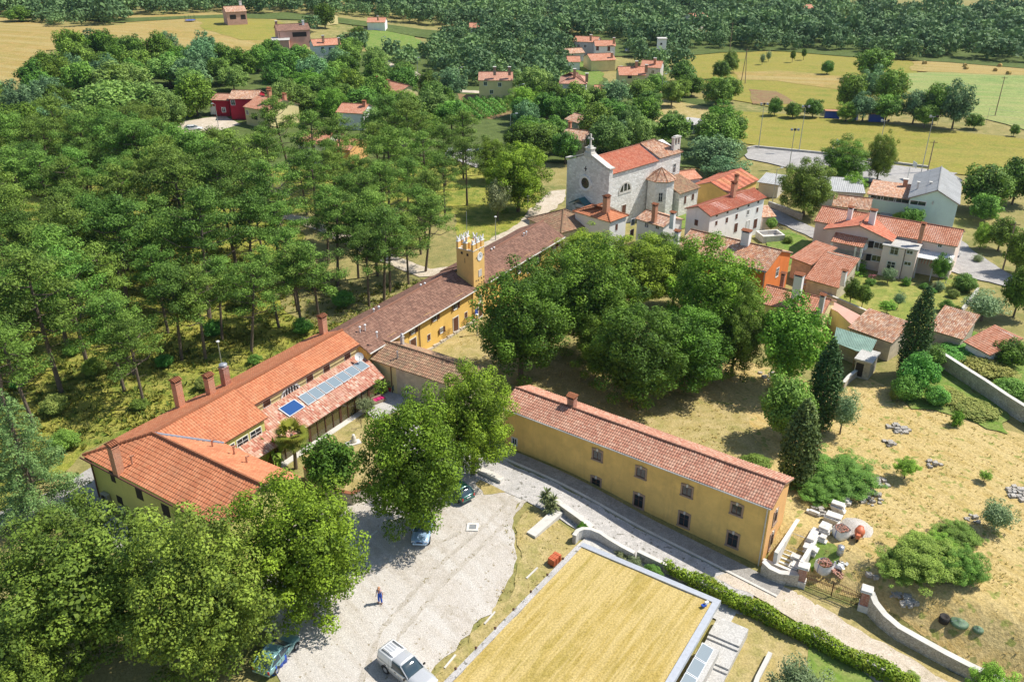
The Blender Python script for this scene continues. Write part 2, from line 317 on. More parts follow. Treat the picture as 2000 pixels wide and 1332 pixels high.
# ---------------------------------------------------------------- the ground sheet
def axis(a,b,core0,core1,fine,coarse,grow=1.12):
    xs=list(np.arange(core0,core1+1e-6,fine)); s=fine; x=core1
    while x<b: s=min(s*grow,coarse); x+=s; xs.append(x)
    s=fine; x=core0
    while x>a: s=min(s*grow,coarse); x-=s; xs.insert(0,x)
    return np.array(xs)
gx=axis(-1400,1400,-45,60,1.,30); gy=axis(-60,2200,25,130,1.,30)
XX,YY=np.meshgrid(gx,gy); ZZ=tz(XX,YY); nx=len(gx); ny=len(gy)
me=bpy.data.meshes.new('ground'); idx=np.arange(nx*ny).reshape(ny,nx)
fs=np.stack([idx[:-1,:-1],idx[:-1,1:],idx[1:,1:],idx[1:,:-1]],-1).reshape(-1,4)
me.from_pydata(np.stack([XX,YY,ZZ],-1).reshape(-1,3).tolist(),[],fs.tolist()); me.materials.append(X['terrain'])
me.polygons.foreach_set('use_smooth',[True]*len(me.polygons))
tag(link('ground',me),kind='structure')
rj=random.Random(5)
def jitter(poly,step,amp,seed=1):
    r=random.Random(seed); out=[]; n=len(poly)
    for i in range(n):
        a=np.array(poly[i][:2]); b=np.array(poly[(i+1)%n][:2]); L=np.linalg.norm(b-a); k=max(1,int(L/step)); t=(b-a)/max(L,1e-6); nn=np.array([-t[1],t[0]])
        for j in range(k):
            o=a+(b-a)*j/k; out.append(o+nn*r.uniform(-amp,amp) if j else o)
    return out
POLYS=[]; NPATCH=[0]
def patch(name,poly_px,mat,dz=.04,step=3.,jit=(1.,.25),keep=False,world=False,kind='structure',zf=None,seed=1,label=None,cat=None):
    NPATCH[0]+=1; dz=dz+.0035*NPATCH[0]*(zf is None)
    poly=[G(*q)[:2] for q in poly_px] if not world else [np.array(q[:2]) for q in poly_px]
    if keep: POLYS.append(poly)
    if jit: poly=jitter(poly,jit[0],jit[1],seed)
    bm=bmesh.new(); vs_=[bm.verts.new((q[0],q[1],0)) for q in poly]; f=bm.faces.new(vs_); bmesh.ops.triangulate(bm,faces=[f])
    a=np.array(poly); lo=a.min(0); hi=a.max(0)
    for ax in (0,1):
        for c in np.arange(math.floor(lo[ax]/step)*step+step,hi[ax],step):
            no=[0,0,0]; no[ax]=1; co=[0,0,0]; co[ax]=c
            bmesh.ops.bisect_plane(bm,geom=bm.verts[:]+bm.edges[:]+bm.faces[:],plane_co=co,plane_no=no,dist=1e-4)
    for v in bm.verts: v.co.z=float(tz(v.co.x,v.co.y) if zf is None else zf(v.co.x,v.co.y))+dz
    bmesh.ops.recalc_face_normals(bm,faces=bm.faces)
    if sum(f.normal.z for f in bm.faces)<0: bmesh.ops.reverse_faces(bm,faces=bm.faces)
    me=bpy.data.meshes.new(name); bm.to_mesh(me); bm.free(); me.materials.append(X[mat] if isinstance(mat,str) else mat)
    o=link(name,me); tag(o,label,cat,kind=kind); return o
def strip(name,line_px,width,mat,dz=.05,step=3.,keep=True,jit=(1.5,.2),world=False):
    """a road or path along a centre line"""
    pts=[G(*q)[:2] if not world else np.array(q) for q in line_px]
    if not hasattr(width,'__len__'): width=[width]*len(pts)
    l=[];r=[]
    for i,p in enumerate(pts):
        t=nrm(pts[min(i+1,len(pts)-1)]-pts[max(i-1,0)]); n=np.array([-t[1],t[0]]); l.append(p+n*width[i]/2); r.append(p-n*width[i]/2)
    return patch(name,l+r[::-1],mat,dz,step,jit,keep,world=True)
# park and near fields
patch('park_grass',[(-250,1000),(-150,430),(120,330),(520,300),(900,300),(1010,330),(1075,395),(1040,430),(1085,440),(900,540),(640,665),(440,760),(160,885),(120,930),(-40,1010)],'parkgrass',.03,4,(2,.5))
patch('dry_park_floor',[(520,560),(600,480),(560,420),(700,400),(890,420),(905,500),(880,540),(700,620),(600,640)],'parkdry',.06,4,(2,.9))
patch('meadow',[(1250,900),(1200,740),(1420,690),(1640,770),(1700,740),(1830,800),(2000,850),(2150,900),(2200,1400),(1930,1345),(1800,1240),(1690,1170),(1580,1140),(1510,1125),(1500,1100),(1530,985),(1400,880)],'meadow',.03,1,(1,.3))
patch('dry_courtyard',[(760,690),(880,640),(960,610),(1060,700),(1300,760),(1450,800),(1500,900),(1450,930),(1240,840),(1000,760),(940,760)],'court',.035,3,(1,.3))
patch('garden_lawn',[(586,850),(700,790),(800,880),(740,1000),(600,930)],'court',.035,3,(1,.1))
patch('house_terrace',[(705,800),(760,765),(800,770),(785,800),(735,822)],'concrete',.07,3,None)
patch('car_park',[(560,1400),(500,1150),(560,1000),(700,960),(930,900),(985,895),(1045,950),(1010,985),(1000,1030),(1010,1090),(985,1150),(960,1200),(900,1250),(850,1300),(800,1400)],'gravel',.035,2,(.8,.35))
X['track']=ground_mat('worn gravel',(.49,.44,.375),(.42,.375,.31),(.54,.495,.43),.3,1.5,11,bst=.8,speck=(3,.6,(.3,.26,.18)))
for k,l in enumerate(([(700,1345),(745,1230),(850,1110),(960,1015),(1010,960)],[(742,1345),(780,1240),(880,1125),(985,1025),(1030,972)],[(640,1180),(720,1120),(820,1080),(900,1040)])): strip('tyre_track' if not k else 'tyre_track.%03d'%k,l,[.4,.35,.5,.4,.35][:len(l)],'track',.045,2,False,(.5,.12))
patch('verge_grass',[(1045,985),(1130,1050),(1125,1066),(880,1332),(820,1345),(1000,1160),(1020,1090),(1005,1030)],'court',.03,2,(.8,.3))
patch('verge_grass.001',[(928,945),(960,915),(1015,945),(990,962),(945,967)],'court',.045,2,(.6,.15))
# the gravel road past the ochre building, with its raised stone pavement
def NB(u,v): return P0+DU*u+NV*v
patch('gravel_road',[NB(-14,2.2),NB(0,2.2),NB(10,2.1),NB(28,2.0),NB(29,5.5),NB(26,6.4),NB(12,6.3),NB(0,6.2),NB(-10,7)],'roadg',.05,1,(1,.12),world=True,keep=True)
patch('dirt_track',[(1395,1128),(1440,1108),(1560,1160),(1680,1232),(1800,1300),(1960,1400),(1780,1400),(1640,1275),(1500,1180)],'dirt',.06,1,(1,.2),keep=True)
patch('track_verge',[(1440,1120),(1560,1150),(1690,1200),(1830,1290),(2000,1400),(1860,1400),(1740,1300),(1600,1210),(1480,1150)],'court',.05,1,(1,.3))
ap=MB()
prev=None
for i in range(24):
    u0=-6+i*1.5; u1=u0+1.5
    q=[NB(u0,.05),NB(u1,.05),NB(u1,1.7),NB(u0,1.7)]
    zs=[float(tz(*p))+.12 for p in q]
    vs_=[(p[0],p[1],z) for p,z in zip(q,zs)]+[(p[0],p[1],z-.5) for p,z in zip(q,zs)]
    ap.add(vs_,[(0,1,2,3),(3,2,6,7)])
    # kerb
    q=[NB(u0,1.7),NB(u1,1.7),NB(u1,1.95),NB(u0,1.95)]; zs=[float(tz(*p))+.2 for p in q]
    vs_=[(p[0],p[1],z) for p,z in zip(q,zs)]+[(p[0],p[1],z-.5) for p,z in zip(q,zs)]
    ap.add(vs_,[(0,1,2,3),(3,2,6,7),(0,4,5,1)],1)
tag(ap.build('pavement',[X['apron'],X['cap']]),kind='structure')
patch('weedy_ground',[(1580,1060),(1600,1050),(1640,1075),(1632,1110),(1600,1095),(1585,1120),(1575,1085)],'lush',.06,1,(.6,.25))
patch('low_grass_bank',[(1450,1150),(1560,1230),(1700,1310),(1790,1400),(1260,1400),(1350,1290),(1420,1200)],'court',.03,1,(1,.3))
patch('low_grass_bank.001',[(1590,1250),(1700,1320),(1760,1400),(1560,1400),(1560,1330)],'lush',.045,1,(1,.4))
# village ground
patch('village_road',[(975,480),(1040,445),(1100,395),(1105,372),(1075,375),(1030,415),(1010,440),(900,500)],'dirt',.07,3,(1,.3),keep=True)
strip('park_path',[(960,520),(900,530),(830,535),(740,500),(660,460),(590,430),(520,418)],[4,4,3.5,3,3,3,3],'dirt',.10)
strip('lower_path',[(-60,1040),(60,1000),(130,965),(210,915)],[3,3,3,3],'asphalt',.08)
patch('yard_shade_paving',[(150,950),(190,915),(215,1000),(330,1100),(250,1100)],'asphalt',.07,3,(1,.1))
strip('village_street',[(1488,408),(1530,430),(1600,462),(1650,480)],4,'asphalt',.08)
patch('school_yard',[(1725,412),(1770,440),(1860,455),(1905,495),(1985,545),(1980,565),(1900,545),(1850,530),(1870,490),(1830,470),(1700,440)],'asphalt',.08,4,(1,.15),keep=True)
patch('villa_garden',[(1600,560),(1660,525),(1780,560),(1870,545),(1905,580),(1840,650),(1700,640)],'green',.05,3,(1,.3))
patch('church_lawn',[(1290,425),(1340,405),(1345,445),(1310,450)],'lush',.06,3,(1,.3))
patch('grass_yard',[(1490,455),(1540,450),(1600,480),(1560,510),(1530,530),(1500,500)],'lush',.06,3,(1,.3))
patch('weed_bank',[(1810,700),(1880,640),(2060,720),(2100,900),(1960,800),(1840,730)],'lush',.05,3,(1,.5))
patch('weed_bank.001',[(1740,760),(1830,720),(1960,800),(1970,850),(1850,810),(1780,800)],'lush',.05,3,(1,.5))
patch('football_pitch',[(1390,215),(1500,222),(1700,240),(1900,262),(2150,290),(2150,360),(1900,345),(1700,320),(1520,292),(1440,280)],'pitch',.08,12,(6,.6),keep=True)
patch('basketball_court',[(1440,288),(1500,292),(1610,304),(1700,318),(1870,340),(1790,372),(1560,335),(1500,320),(1460,312)],'asphalt',.10,8,None,keep=True)
patch('pasture',[(1330,120),(1380,100),(1550,103),(1700,115),(1790,122),(1800,200),(1700,222),(1500,210),(1420,195),(1360,160)],'pitch',.08,12,(6,1),keep=True)
patch('mown_field',[(1430,142),(1520,140),(1660,152),(1650,178),(1520,160),(1440,158)],'hay',.13,12,(6,1))
patch('ploughed_plot',[(1462,176),(1515,180),(1560,205),(1470,205)],'soil',.14,8,(4,.4))
patch('pale_field',[(1770,145),(1870,138),(2150,150),(2200,260),(2000,255),(1850,215),(1770,180)],'fieldg',.09,12,(6,1),keep=True)
patch('mown_field.001',[(1780,122),(1860,117),(2200,140),(2200,158),(1900,146),(1780,140)],'hay',.12,12,(6,1),keep=True)
patch('clearing',[(1620,44),(1700,44),(1770,52),(1760,60),(1640,58)],'hay',.1,12,(6,1),keep=True)
patch('hill_pasture',[(-300,150),(-150,60),(0,36),(120,55),(240,50),(250,32),(420,26),(540,32),(560,90),(500,112),(440,120),(330,105),(200,92),(90,100),(70,150),(0,170)],'hay',.1,12,(6,1.5),keep=True)
patch('hill_meadow',[(380,34),(430,30),(540,42),(600,70),(560,85),(470,80),(400,60)],'pitch',.14,12,(6,1),keep=True)
patch('village_meadow',[(690,60),(800,62),(830,90),(780,120),(720,110)],'lush',.1,8,(4,1),keep=True)
patch('yard_dirt',[(350,240),(440,228),(470,245),(400,265),(350,262)],'dirt',.1,6,(3,.5),keep=True)
strip('village_lane',[(735,110),(760,128),(800,142),(850,165),(900,180),(1000,186)],4,'dirt',.13,keep=True)
patch('parking_yard',[(868,290),(960,296),(965,322),(930,330),(880,310)],'asphalt',.1,4,(2,.2),keep=True)
patch('vineyard_soil',[(893,185),(990,190),(1015,200),(1010,222),(960,235),(900,225)],'soil',.1,6,(3,.3),keep=True)
patch('village_green',[(1050,120),(1110,110),(1180,145),(1170,170),(1100,160)],'lush',.09,6,(3,.5))
patch('village_green.001',[(1230,200),(1300,195),(1400,215),(1370,260),(1280,240)],'court',.09,6,(3,.5))
# ---------------------------------------------------------------- building kit
UP=np.array([0,0,1.])
class Fr:
    """local frame: x along the front, y away from it"""
    def __init__(s,O,ang): s.O=np.array(O[:2],float); s.a=ang; s.x=np.array([math.cos(ang),math.sin(ang)]); s.y=np.array([-math.sin(ang),math.cos(ang)])
    def pt(s,x,y,z): q=s.O+s.x*x+s.y*y; return np.array([q[0],q[1],z])
    def loc(s,p): d=np.array(p[:2])-s.O; return float(d@s.x),float(d@s.y)
    def front(s,px,py,y=0.):
        d=ray(px,py); n=s.y; t=((s.O+s.y*y-CC[:2])@n)/(d[:2]@n); p=CC+d*t; return s.loc(p)[0],float(p[2])
    def side(s,px,py,x=0.):
        d=ray(px,py); n=s.x; t=((s.O+s.x*x-CC[:2])@n)/(d[:2]@n); p=CC+d*t; return s.loc(p)[1],float(p[2])
def frpx(A,B,z,ov=.35):
    """frame of a wall whose eave runs between two photo points at height z (eave overhang taken off)"""
    a=P(*A,z)[:2]; b=P(*B,z)[:2]; L=np.linalg.norm(b-a); an=math.atan2(b[1]-a[1],b[0]-a[0]); f=Fr(a,an); f.O=f.O+f.x*ov*.6+f.y*ov; return f,L-1.2*ov
def depth_from_ridge(fr,rpx,ze,slope,ov=.35):
    h=3.
    for _ in range(30):
        q=fr.loc(P(*rpx,ze+slope*(h)))[1]; h=.5*h+.5*max(q,.8)
    return 2*h
def newell(poly):
    n=np.zeros(3)
    for i in range(len(poly)):
        a=poly[i]; b=poly[(i+1)%len(poly)]; n+=np.cross(a,b)
    return nrm(n)
def roof_mesh(name,polys,mat,parent,off,tile=.25,course=.38,geo=True,amp=.045,under=None,thick=.12,seg=4):
    allv=[];allf=[];alluv=[];allm=[]; off=np.array(off,float); base=0
    for poly in polys:
        poly=[np.array(q,float) for q in poly]; n=newell(poly)
        if n[2]<0: n=-n
        eu=nrm(poly[1]-poly[0]); ev=np.cross(n,eu)
        if ev[2]<0: ev=-ev
        o=poly[0]; U=[float((q-o)@eu) for q in poly]; V=[float((q-o)@ev) for q in poly]
        if geo:
            us=np.arange(min(U)-tile,max(U)+tile,tile/seg); ph=(us/tile)%1; hu=amp*np.cos((ph-.5)*2*math.pi)*.5+amp*.5
            vs_=[];hv=[]
            k=0
            while k*course<max(V)+course: vs_+=[k*course,(k+1)*course-.012]; hv+=[.035,.0]; k+=1
            vs_=np.array(vs_)-.02; hv=np.array(hv)
            Ug,Vg=np.meshgrid(us,vs_); H=hu[None,:]+hv[:,None]
            # old roofs sag a little
            H=H+.02*np.sin(Ug*.9+Vg*.5)
            pts=o+Ug[...,None]*eu+Vg[...,None]*ev+H[...,None]*n
            m_,n_=Ug.shape; ix=np.arange(m_*n_).reshape(m_,n_); fs=np.stack([ix[:-1,:-1],ix[:-1,1:],ix[1:,1:],ix[1:,:-1]],-1).reshape(-1,4)
            me=bpy.data.meshes.new('t'); me.from_pydata(pts.reshape(-1,3).tolist(),[],fs.tolist())
            bm=bmesh.new(); bm.from_mesh(me); bpy.data.meshes.remove(me)
            c=sum(poly)/len(poly)
            for i in range(len(poly)):
                a=poly[i]; b=poly[(i+1)%len(poly)]; pn=np.cross(b-a,n)
                if (c-a)@pn>0: pn=-pn
                bmesh.ops.bisect_plane(bm,geom=bm.verts[:]+bm.edges[:]+bm.faces[:],plane_co=tuple(a),plane_no=tuple(nrm(pn)),clear_outer=True,dist=1e-5)
            vs2=[np.array(v.co) for v in bm.verts]; bm.verts.index_update(); f2=[[v.index for v in f.verts] for f in bm.faces]; bm.free()
        else:
            vs2=[q+n*.02 for q in poly]; f2=[list(range(len(poly)))]
        va=np.array(vs2)
        allv.append(va-off); allf+=[[base+i for i in f] for f in f2]; allm+=[0]*len(f2)
        uvv=np.stack([(va-o)@eu,(va-o)@ev],-1); alluv.append(uvv); base+=len(va)
        # underside and fascia
        lo=[q-n*thick for q in poly]; hi=[q-n*.005 for q in poly]; k=len(poly); va=np.array(lo+hi)-off
        allv.append(va); allf+=[[base+i for i in range(k)]]+[[base+i,base+(i+1)%k,base+k+(i+1)%k,base+k+i] for i in range(k)]; allm+=[1]*(k+1); alluv.append(np.zeros((2*k,2))); base+=2*k
    me=bpy.data.meshes.new(name); me.from_pydata(np.concatenate(allv).tolist(),[],allf)
    me.materials.append(mat); me.materials.append(under or X['wood']); me.polygons.foreach_set('material_index',allm)
    uv=me.uv_layers.new(name='UVMap'); uvs=np.concatenate(alluv); li=np.empty(len(me.loops),int); me.loops.foreach_get('vertex_index',li); uv.data.foreach_set('uv',uvs[li].ravel())
    bm=bmesh.new(); bm.from_mesh(me); bmesh.ops.recalc_face_normals(bm,faces=bm.faces)
    bm.to_mesh(me); bm.free()
    return link(name,me,parent)
def ridge_caps(lines,mat,parent,off,r=.14):
    m=MB(off)
    for a,b in lines:
        a=np.array(a,float); b=np.array(b,float); L=np.linalg.norm(b-a); n=max(1,int(L/.5)); t=(b-a)/L
        for i in range(n):
            m.tube([a+t*(L*i/n)+UP*.03,a+t*(L*(i+1.05)/n)+UP*.05],[r*.85,r*1.08],6)
    return m.build('ridge_tiles',mat,parent)
def gable_roof(fr,x0,x1,y0,y1,ze,zr,hl=0,hr=0,ov=.35,gov=.25,yr=None):
    """returns polys and ridge lines in world space; hl,hr: hip run at either end"""
    ym=(y0+y1)/2 if yr is None else yr; s1=(zr-ze)/(ym-y0); s2=(zr-ze)/(y1-ym)
    xa=x0-(ov if hl else gov); xb=x1+(ov if hr else gov); zf=ze-s1*ov; zb=ze-s2*ov; ya=y0-ov; yb=y1+ov
    ra=fr.pt(x0+hl if hl else xa,ym,zr); rb=fr.pt(x1-hr if hr else xb,ym,zr)
    p=[[fr.pt(xa,ya,zf),fr.pt(xb,ya,zf),rb,ra],[fr.pt(xb,yb,zb),fr.pt(xa,yb,zb),ra,rb]]
    rl=[(ra,rb)]
    if hl: p.append([fr.pt(xa,yb,zb),fr.pt(xa,ya,zf),ra]); rl+=[(fr.pt(xa,ya,zf),ra),(fr.pt(xa,yb,zb),ra)]
    if hr: p.append([fr.pt(xb,ya,zf),fr.pt(xb,yb,zb),rb]); rl+=[(fr.pt(xb,ya,zf),rb),(fr.pt(xb,yb,zb),rb)]
    return p,rl
def wall_block(m,fr,x0,x1,y0,y1,zg,ze,zr=None,yr=None,mi=0,zb=None):
    """walls with gable tops (zr) as one closed block"""
    ym=(y0+y1)/2 if yr is None else yr
    b=[fr.pt(x0,y0,zg),fr.pt(x1,y0,zg),fr.pt(x1,y1,zg),fr.pt(x0,y1,zg)]; t=[fr.pt(x0,y0,ze),fr.pt(x1,y0,ze),fr.pt(x1,y1,zb or ze),fr.pt(x0,y1,zb or ze)]
    if zr is None:
        m.add(b+t,[(0,1,5,4),(1,2,6,5),(2,3,7,6),(3,0,4,7),(4,5,6,7)],mi)
    else:
        r=[fr.pt(x0,ym,zr),fr.pt(x1,ym,zr)]
        m.add(b+t+r,[(0,1,5,4),(1,2,6,9,5),(2,3,7,6),(3,0,4,8,7),(4,5,9,8),(6,7,8,9)],mi)
def chimney(fr_a,c,z0,z1,parent,off,w=.6,d=.6,mat='chimbrick',cap='tile',name='chimney'):
    m=MB(off); c=np.array(c[:2],float); A=(math.cos(fr_a),math.sin(fr_a),0); Bv=(-math.sin(fr_a),math.cos(fr_a),0)
    o=(c[0],c[1],0)
    m.fbox(o,A,Bv,UP,(-w/2,w/2),(-d/2,d/2),(z0-.8,z1-.35))
    m.fbox(o,A,Bv,UP,(-w/2-.05,w/2+.05),(-d/2-.05,d/2+.05),(z1-.35,z1-.27))
    if cap=='tile':
        for sx in (-1,1):
            for sy in (-1,1): m.fbox(o,A,Bv,UP,(sx*w/2-.07*(sx>0)*1.0-.0,sx*w/2+.07*(sx<0)),(sy*d/2-.07*(sy>0),sy*d/2+.07*(sy<0)),(z1-.27,z1-.02))
        m.fbox(o,A,Bv,UP,(-w/2+.08,w/2-.08),(-d/2+.08,d/2-.08),(z1-.3,z1-.05),2)
        a=np.array(A); b=np.array(Bv); oo=np.array(o)
        q=lambda x,y,z: oo+a*x+b*y+UP*z
        e=w/2+.14; f=d/2+.12
        m.add([q(-e,-f,z1-.03),q(e,-f,z1-.03),q(e,f,z1-.03),q(-e,f,z1-.03),q(-e,0,z1+.18),q(e,0,z1+.18)],[(0,1,5,4),(2,3,4,5),(0,4,3),(1,2,5),(0,3,2,1)],1)
        for t in np.arange(-e+.08,e,.2): m.tube([q(t,-f-.01,z1-.0),q(t,0,z1+.2),q(t,f+.01,z1-.0)],.06,6,1)
    elif cap=='pipe':
        m.lathe((c[0],c[1],0),[(w*.55,z1-.27),(w*.55,z1-.15),(w*.42,z1-.1),(w*.42,z1+.02),(w*.6,z1+.03),(w*.3,z1+.14)],12,3)
    else:
        m.fbox(o,A,Bv,UP,(-w/2-.1,w/2+.1),(-d/2-.1,d/2+.1),(z1-.27,z1-.15),1)
    return m.build(name,[X[mat],X['t_red'] if cap!='flat' else X['cap'],X['dark'],X['metal']],parent)
def win(parent,off,o,ax,out,w,h,style='w',shut='brown',name=None):
    """a window or door centred on o; ax = sideways, out = outward normal"""
    o=np.array(o,float); ax=np.array(ax,float); out=np.array(out,float); m=MB(off); fb=lambda mm,a,b,c,mi=0: mm.fbox(o,ax,out,UP,a,b,c,mi)
    nm=name or ('door' if style.startswith('door') else 'window')
    H=h/2; W=w/2
    def frame(t,dp,mi=0,mm=m): 
        fb(mm,(-W-t,-W),(-.02,dp),(-H-t,H+t),mi); fb(mm,(W,W+t),(-.02,dp),(-H-t,H+t),mi); fb(mm,(-W,W),(-.02,dp),(H,H+t),mi); fb(mm,(-W,W),(-.02,dp+.04),(-H-t,-H),mi)
    fm={'st':'surround','stp':'cap'}.get(style,'wframe'); fmat=X[fm]
    if style=='dark':
        fb(m,(-W,W),(-.02,.012),(-H,H)); return m.build(nm,X['dark'],parent)
    if style=='cl':
        frame(.05,.03); r=m.build(nm,X['wframe'],parent); s=MB(off)
        for sg in (-1,1):
            a=(-W+.01,-.01) if sg<0 else (.01,W-.01)
            s.fbox(o,ax,out,UP,a,(-.01,.045),(-H+.01,H-.01))
            for k in range(int(h/.12)): s.fbox(o,ax,out,UP,(a[0]+.05,a[1]-.05),(.045,.06),(-H+.06+k*.12,-H+.11+k*.12))
        s.build('shutter',X[shut],r); return r
    if style in('door','doorw'):
        frame(.12,.06); r=m.build(nm,X['whitestone'],parent); s=MB(off); s.fbox(o,ax,out,UP,(-W,W),(-.01,.02),(-H,H)); s.fbox(o,ax,out,UP,(-.02,.02),(.02,.04),(-H,H))
        s.build('door_leaf',X['brown'] if style=='door' else X['wframe'],r); return r
    t=.16 if style=='st' else .1 if style=='stp' else .05
    frame(t,.07 if style=='st' else .04)
    if style=='st':
        for k in range(5): fb(m,(-W-.17+k*(2*W+.34)/5,-W-.17+(k+.9)*(2*W+.34)/5),(-.02,.09),(H+t-.02+.05*math.sin((k+.5)/5*math.pi),H+t+.04+.07*math.sin((k+.5)/5*math.pi)))
        fb(m,(-.09,.09),(-.02,.13),(H,H+t+.14),1); fb(m,(-W-.2,W+.2),(-.02,.14),(-H-t,-H-t+.1))
    r=m.build(nm,[fmat,X['cap']],parent)
    g=MB(off); g.fbox(o,ax,out,UP,(-W,W),(-.015,.008),(-H,H)); g.build('pane',X['glass'],r)
    fr_=MB(off)
    for a,b in (((-.025,.025),(-H,H)),((-W,-W+.05),(-H,H)),((W-.05,W),(-H,H)),((-W,W),(H-.05,H)),((-W,W),(-H,-H+.05))): fr_.fbox(o,ax,out,UP,a,(.008,.03),b)
    if h>1.1: fr_.fbox(o,ax,out,UP,(-W,W),(.008,.026),(H*.25,H*.25+.04))
    fr_.build('glazing_bar',X['brown'] if style=='st' else X['wframe'],r)
    if style in('sh','shs'):
        sw=w/2+.02
        for sg in (-1,1):
            s=MB(off); e=sg*(W+.06)
            # the open leaf leans a little off the wall
            a0=o+ax*e+out*.05; dv=nrm(ax*sg*.93+out*.3)
            s.fbox(a0,dv,np.cross(UP,dv),UP,(0,sw),(-.02,.02),(-H-.04,H+.04))
            for k in range(int(h/.14)): s.fbox(a0,dv,np.cross(UP,dv),UP,(.05,sw-.05),(-.035,.035),(-H+.05+k*.14,-H+.1+k*.14))
            s.build('shutter',X[shut],r)
    return r
def lathe_dir(m,c,ax,out,prof,n=20,mi=0,a0=0,a1=2*math.pi,sy=1):
    """rings in the plane (ax, UP): prof = [(radius, outwards)]"""
    c=np.array(c,float); ax=np.array(ax,float); out=np.array(out,float); full=abs(a1-a0-2*math.pi)<1e-6; k=n if full else n+1
    vs_=[c+ax*(r*math.cos(a0+(a1-a0)*i/n))+UP*(r*sy*math.sin(a0+(a1-a0)*i/n))+out*d for r,d in prof for i in range(k)]
    fs=[(j*k+i,j*k+(i+1)%k,(j+1)*k+(i+1)%k,(j+1)*k+i) for j in range(len(prof)-1) for i in range(k if full else k-1)]
    m.add(vs_,fs,mi)
KEEP=[]
def feature(par,off,f,face,w,h,style,px,py,L=0,y=0.,shut='brown'):
    if face=='f': a,z=f.front(px,py,y); o=f.pt(a,y,z); ax=np.append(f.x,0); out=-np.append(f.y,0)
    elif face=='l': a,z=f.side(px,py,0); o=f.pt(0,a,z); ax=-np.append(f.y,0); out=-np.append(f.x,0)
    else: a,z=f.side(px,py,L); o=f.pt(L,a,z); ax=np.append(f.y,0); out=np.append(f.x,0)
    return win(par,off,o,ax,out,w,h,style,shut)
def house(name,label,cat,A,B,ze,wall,roof,ridge=None,D=None,slope=.36,hip=(0,0),feats=(),chims=(),zg=None,ov=.35,geo=False,tile=.25,course=.38,group=None,gutter=False,single=False,keep=True):
    z0=G(*A)[2] if zg is None else zg
    mid=P((A[0]+B[0])/2,(A[1]+B[1])/2,ze)
    if zg is None: z0=float(tz(mid[0],mid[1]))
    f,L=frpx(A,B,z0+ze,ov)
    if D is None: D=depth_from_ridge(f,ridge,z0+ze,slope,ov)
    off=f.pt(L/2,D/2,z0); r=empty(name,off,0,label,cat,group)
    zr=z0+ze+slope*D/2 if not single else None
    m=MB(off); wall_block(m,f,0,L,0,D,z0-.5,z0+ze,None if (hip[0] and hip[1]) or single else zr); m.build('wall',X[wall],r)
    if single:   # one slope rising to the back
        zb=z0+ze+slope*D; polys=[[f.pt(-.3,-ov,z0+ze-slope*ov),f.pt(L+.3,-ov,z0+ze-slope*ov),f.pt(L+.3,D+.2,zb),f.pt(-.3,D+.2,zb)]]; rl=[]
        m=MB(off); wall_block(m,f,0,L,D-.25,D,z0,zb-.1); m.build('wall',X[wall],r)
        m=MB(off)
        for x in (0,L-.25): m.add([f.pt(x,0,z0+ze-.1),f.pt(x+.25,0,z0+ze-.1),f.pt(x+.25,D,zb-.15),f.pt(x,D,zb-.15),f.pt(x,D,z0+ze-.1),f.pt(x+.25,D,z0+ze-.1)],[(0,1,2,3),(0,3,4),(1,5,2)])
        m.build('wall',X[wall],r)
    else: polys,rl=gable_roof(f,0,L,0,D,z0+ze,zr,hip[0],hip[1],ov)
    ro=roof_mesh('roof',polys,X[roof],r,off,tile,course,geo)
    if rl: ridge_caps(rl,X[roof],ro,off)
    for q in feats:
        face,px,py,w,h,st=q[:6]; feature(r,off,f,face,w,h,st,px,py,L,0.,q[6] if len(q)>6 else 'brown')
    for q in chims:
        px,py,zz,hh=q[:4]; c=P(px,py,z0+zz); chimney(f.a,c,z0+zz,z0+zz+hh,ro,off,*(q[4:] if len(q)>4 else ()))
    if gutter:
        m=MB(off); zf=z0+ze-slope*ov-.1; m.tube([f.pt(-.2,-ov-.06,zf),f.pt(L+.2,-ov-.06,zf)],.07,6); m.tube([f.pt(.1,-.1,zf-.2),f.pt(.1,-.1,z0)],.05,6); m.tube([f.pt(L-.1,-.1,zf-.2),f.pt(L-.1,-.1,z0)],.05,6); m.build('gutter',X['metal'],r)
    if keep:
        c=f.pt(L/2,D/2,0)[:2]; R=math.hypot(L,D)/2
        KEEP.append((c,R+2.5)); back=nrm(-c); 
        KEEP.append((c+back*(R*.4+6),R*.8+2))
        if np.linalg.norm(c)>170: KEEP.append((c+back*(R*.4+14),R*.7+1))
    return r,f,L,D,z0,ro,off
# ---------------------------------------------------------------- the long yellow building with its tower
MA=R_(57.6); MO=P(926,628,0)[:2]; MF=Fr(MO,MA)       # x along the building to the upper right, y away from the court
ml=bpy.data.objects
off=MF.pt(0,3,0); root=empty('manor_range',off,0,'long yellow range with dark brown tiled roof either side of the crenellated tower','building')
m=MB(off); wall_block(m,MF,-22,0.2,0,7.2,-.5,5.1,6.62,3.6); m.build('wall',X['yellow'],root)
m=MB(off); wall_block(m,MF,.1,2.75,2.9,7.1,-.5,4.9,6.2,3.6); m.build('wall',X['yellow'],root)
m=MB(off); wall_block(m,MF,2.7,24.4,0,7.2,-.5,5.1,6.62,3.6); m.build('wall',X['yellow'],root)
m=MB(off)
for i in range(44): m.fbox(MF.pt(-22+i*.5,0,0),np.append(MF.x,0),np.append(MF.y,0),UP,(0,.48),(-.25-.1*((i*7)%3)/3,0),(-.5,.28+.08*((i*5)%3)))
m.build('plinth',X['drystone'],root)
g1,r1=gable_roof(MF,-22,0.3,0,7.2,5.1,6.75,0,0,.45,0,3.6); g2,r2=gable_roof(MF,2.8,24.4,0,7.2,5.1,6.75,0,0,.45,.3,3.6)
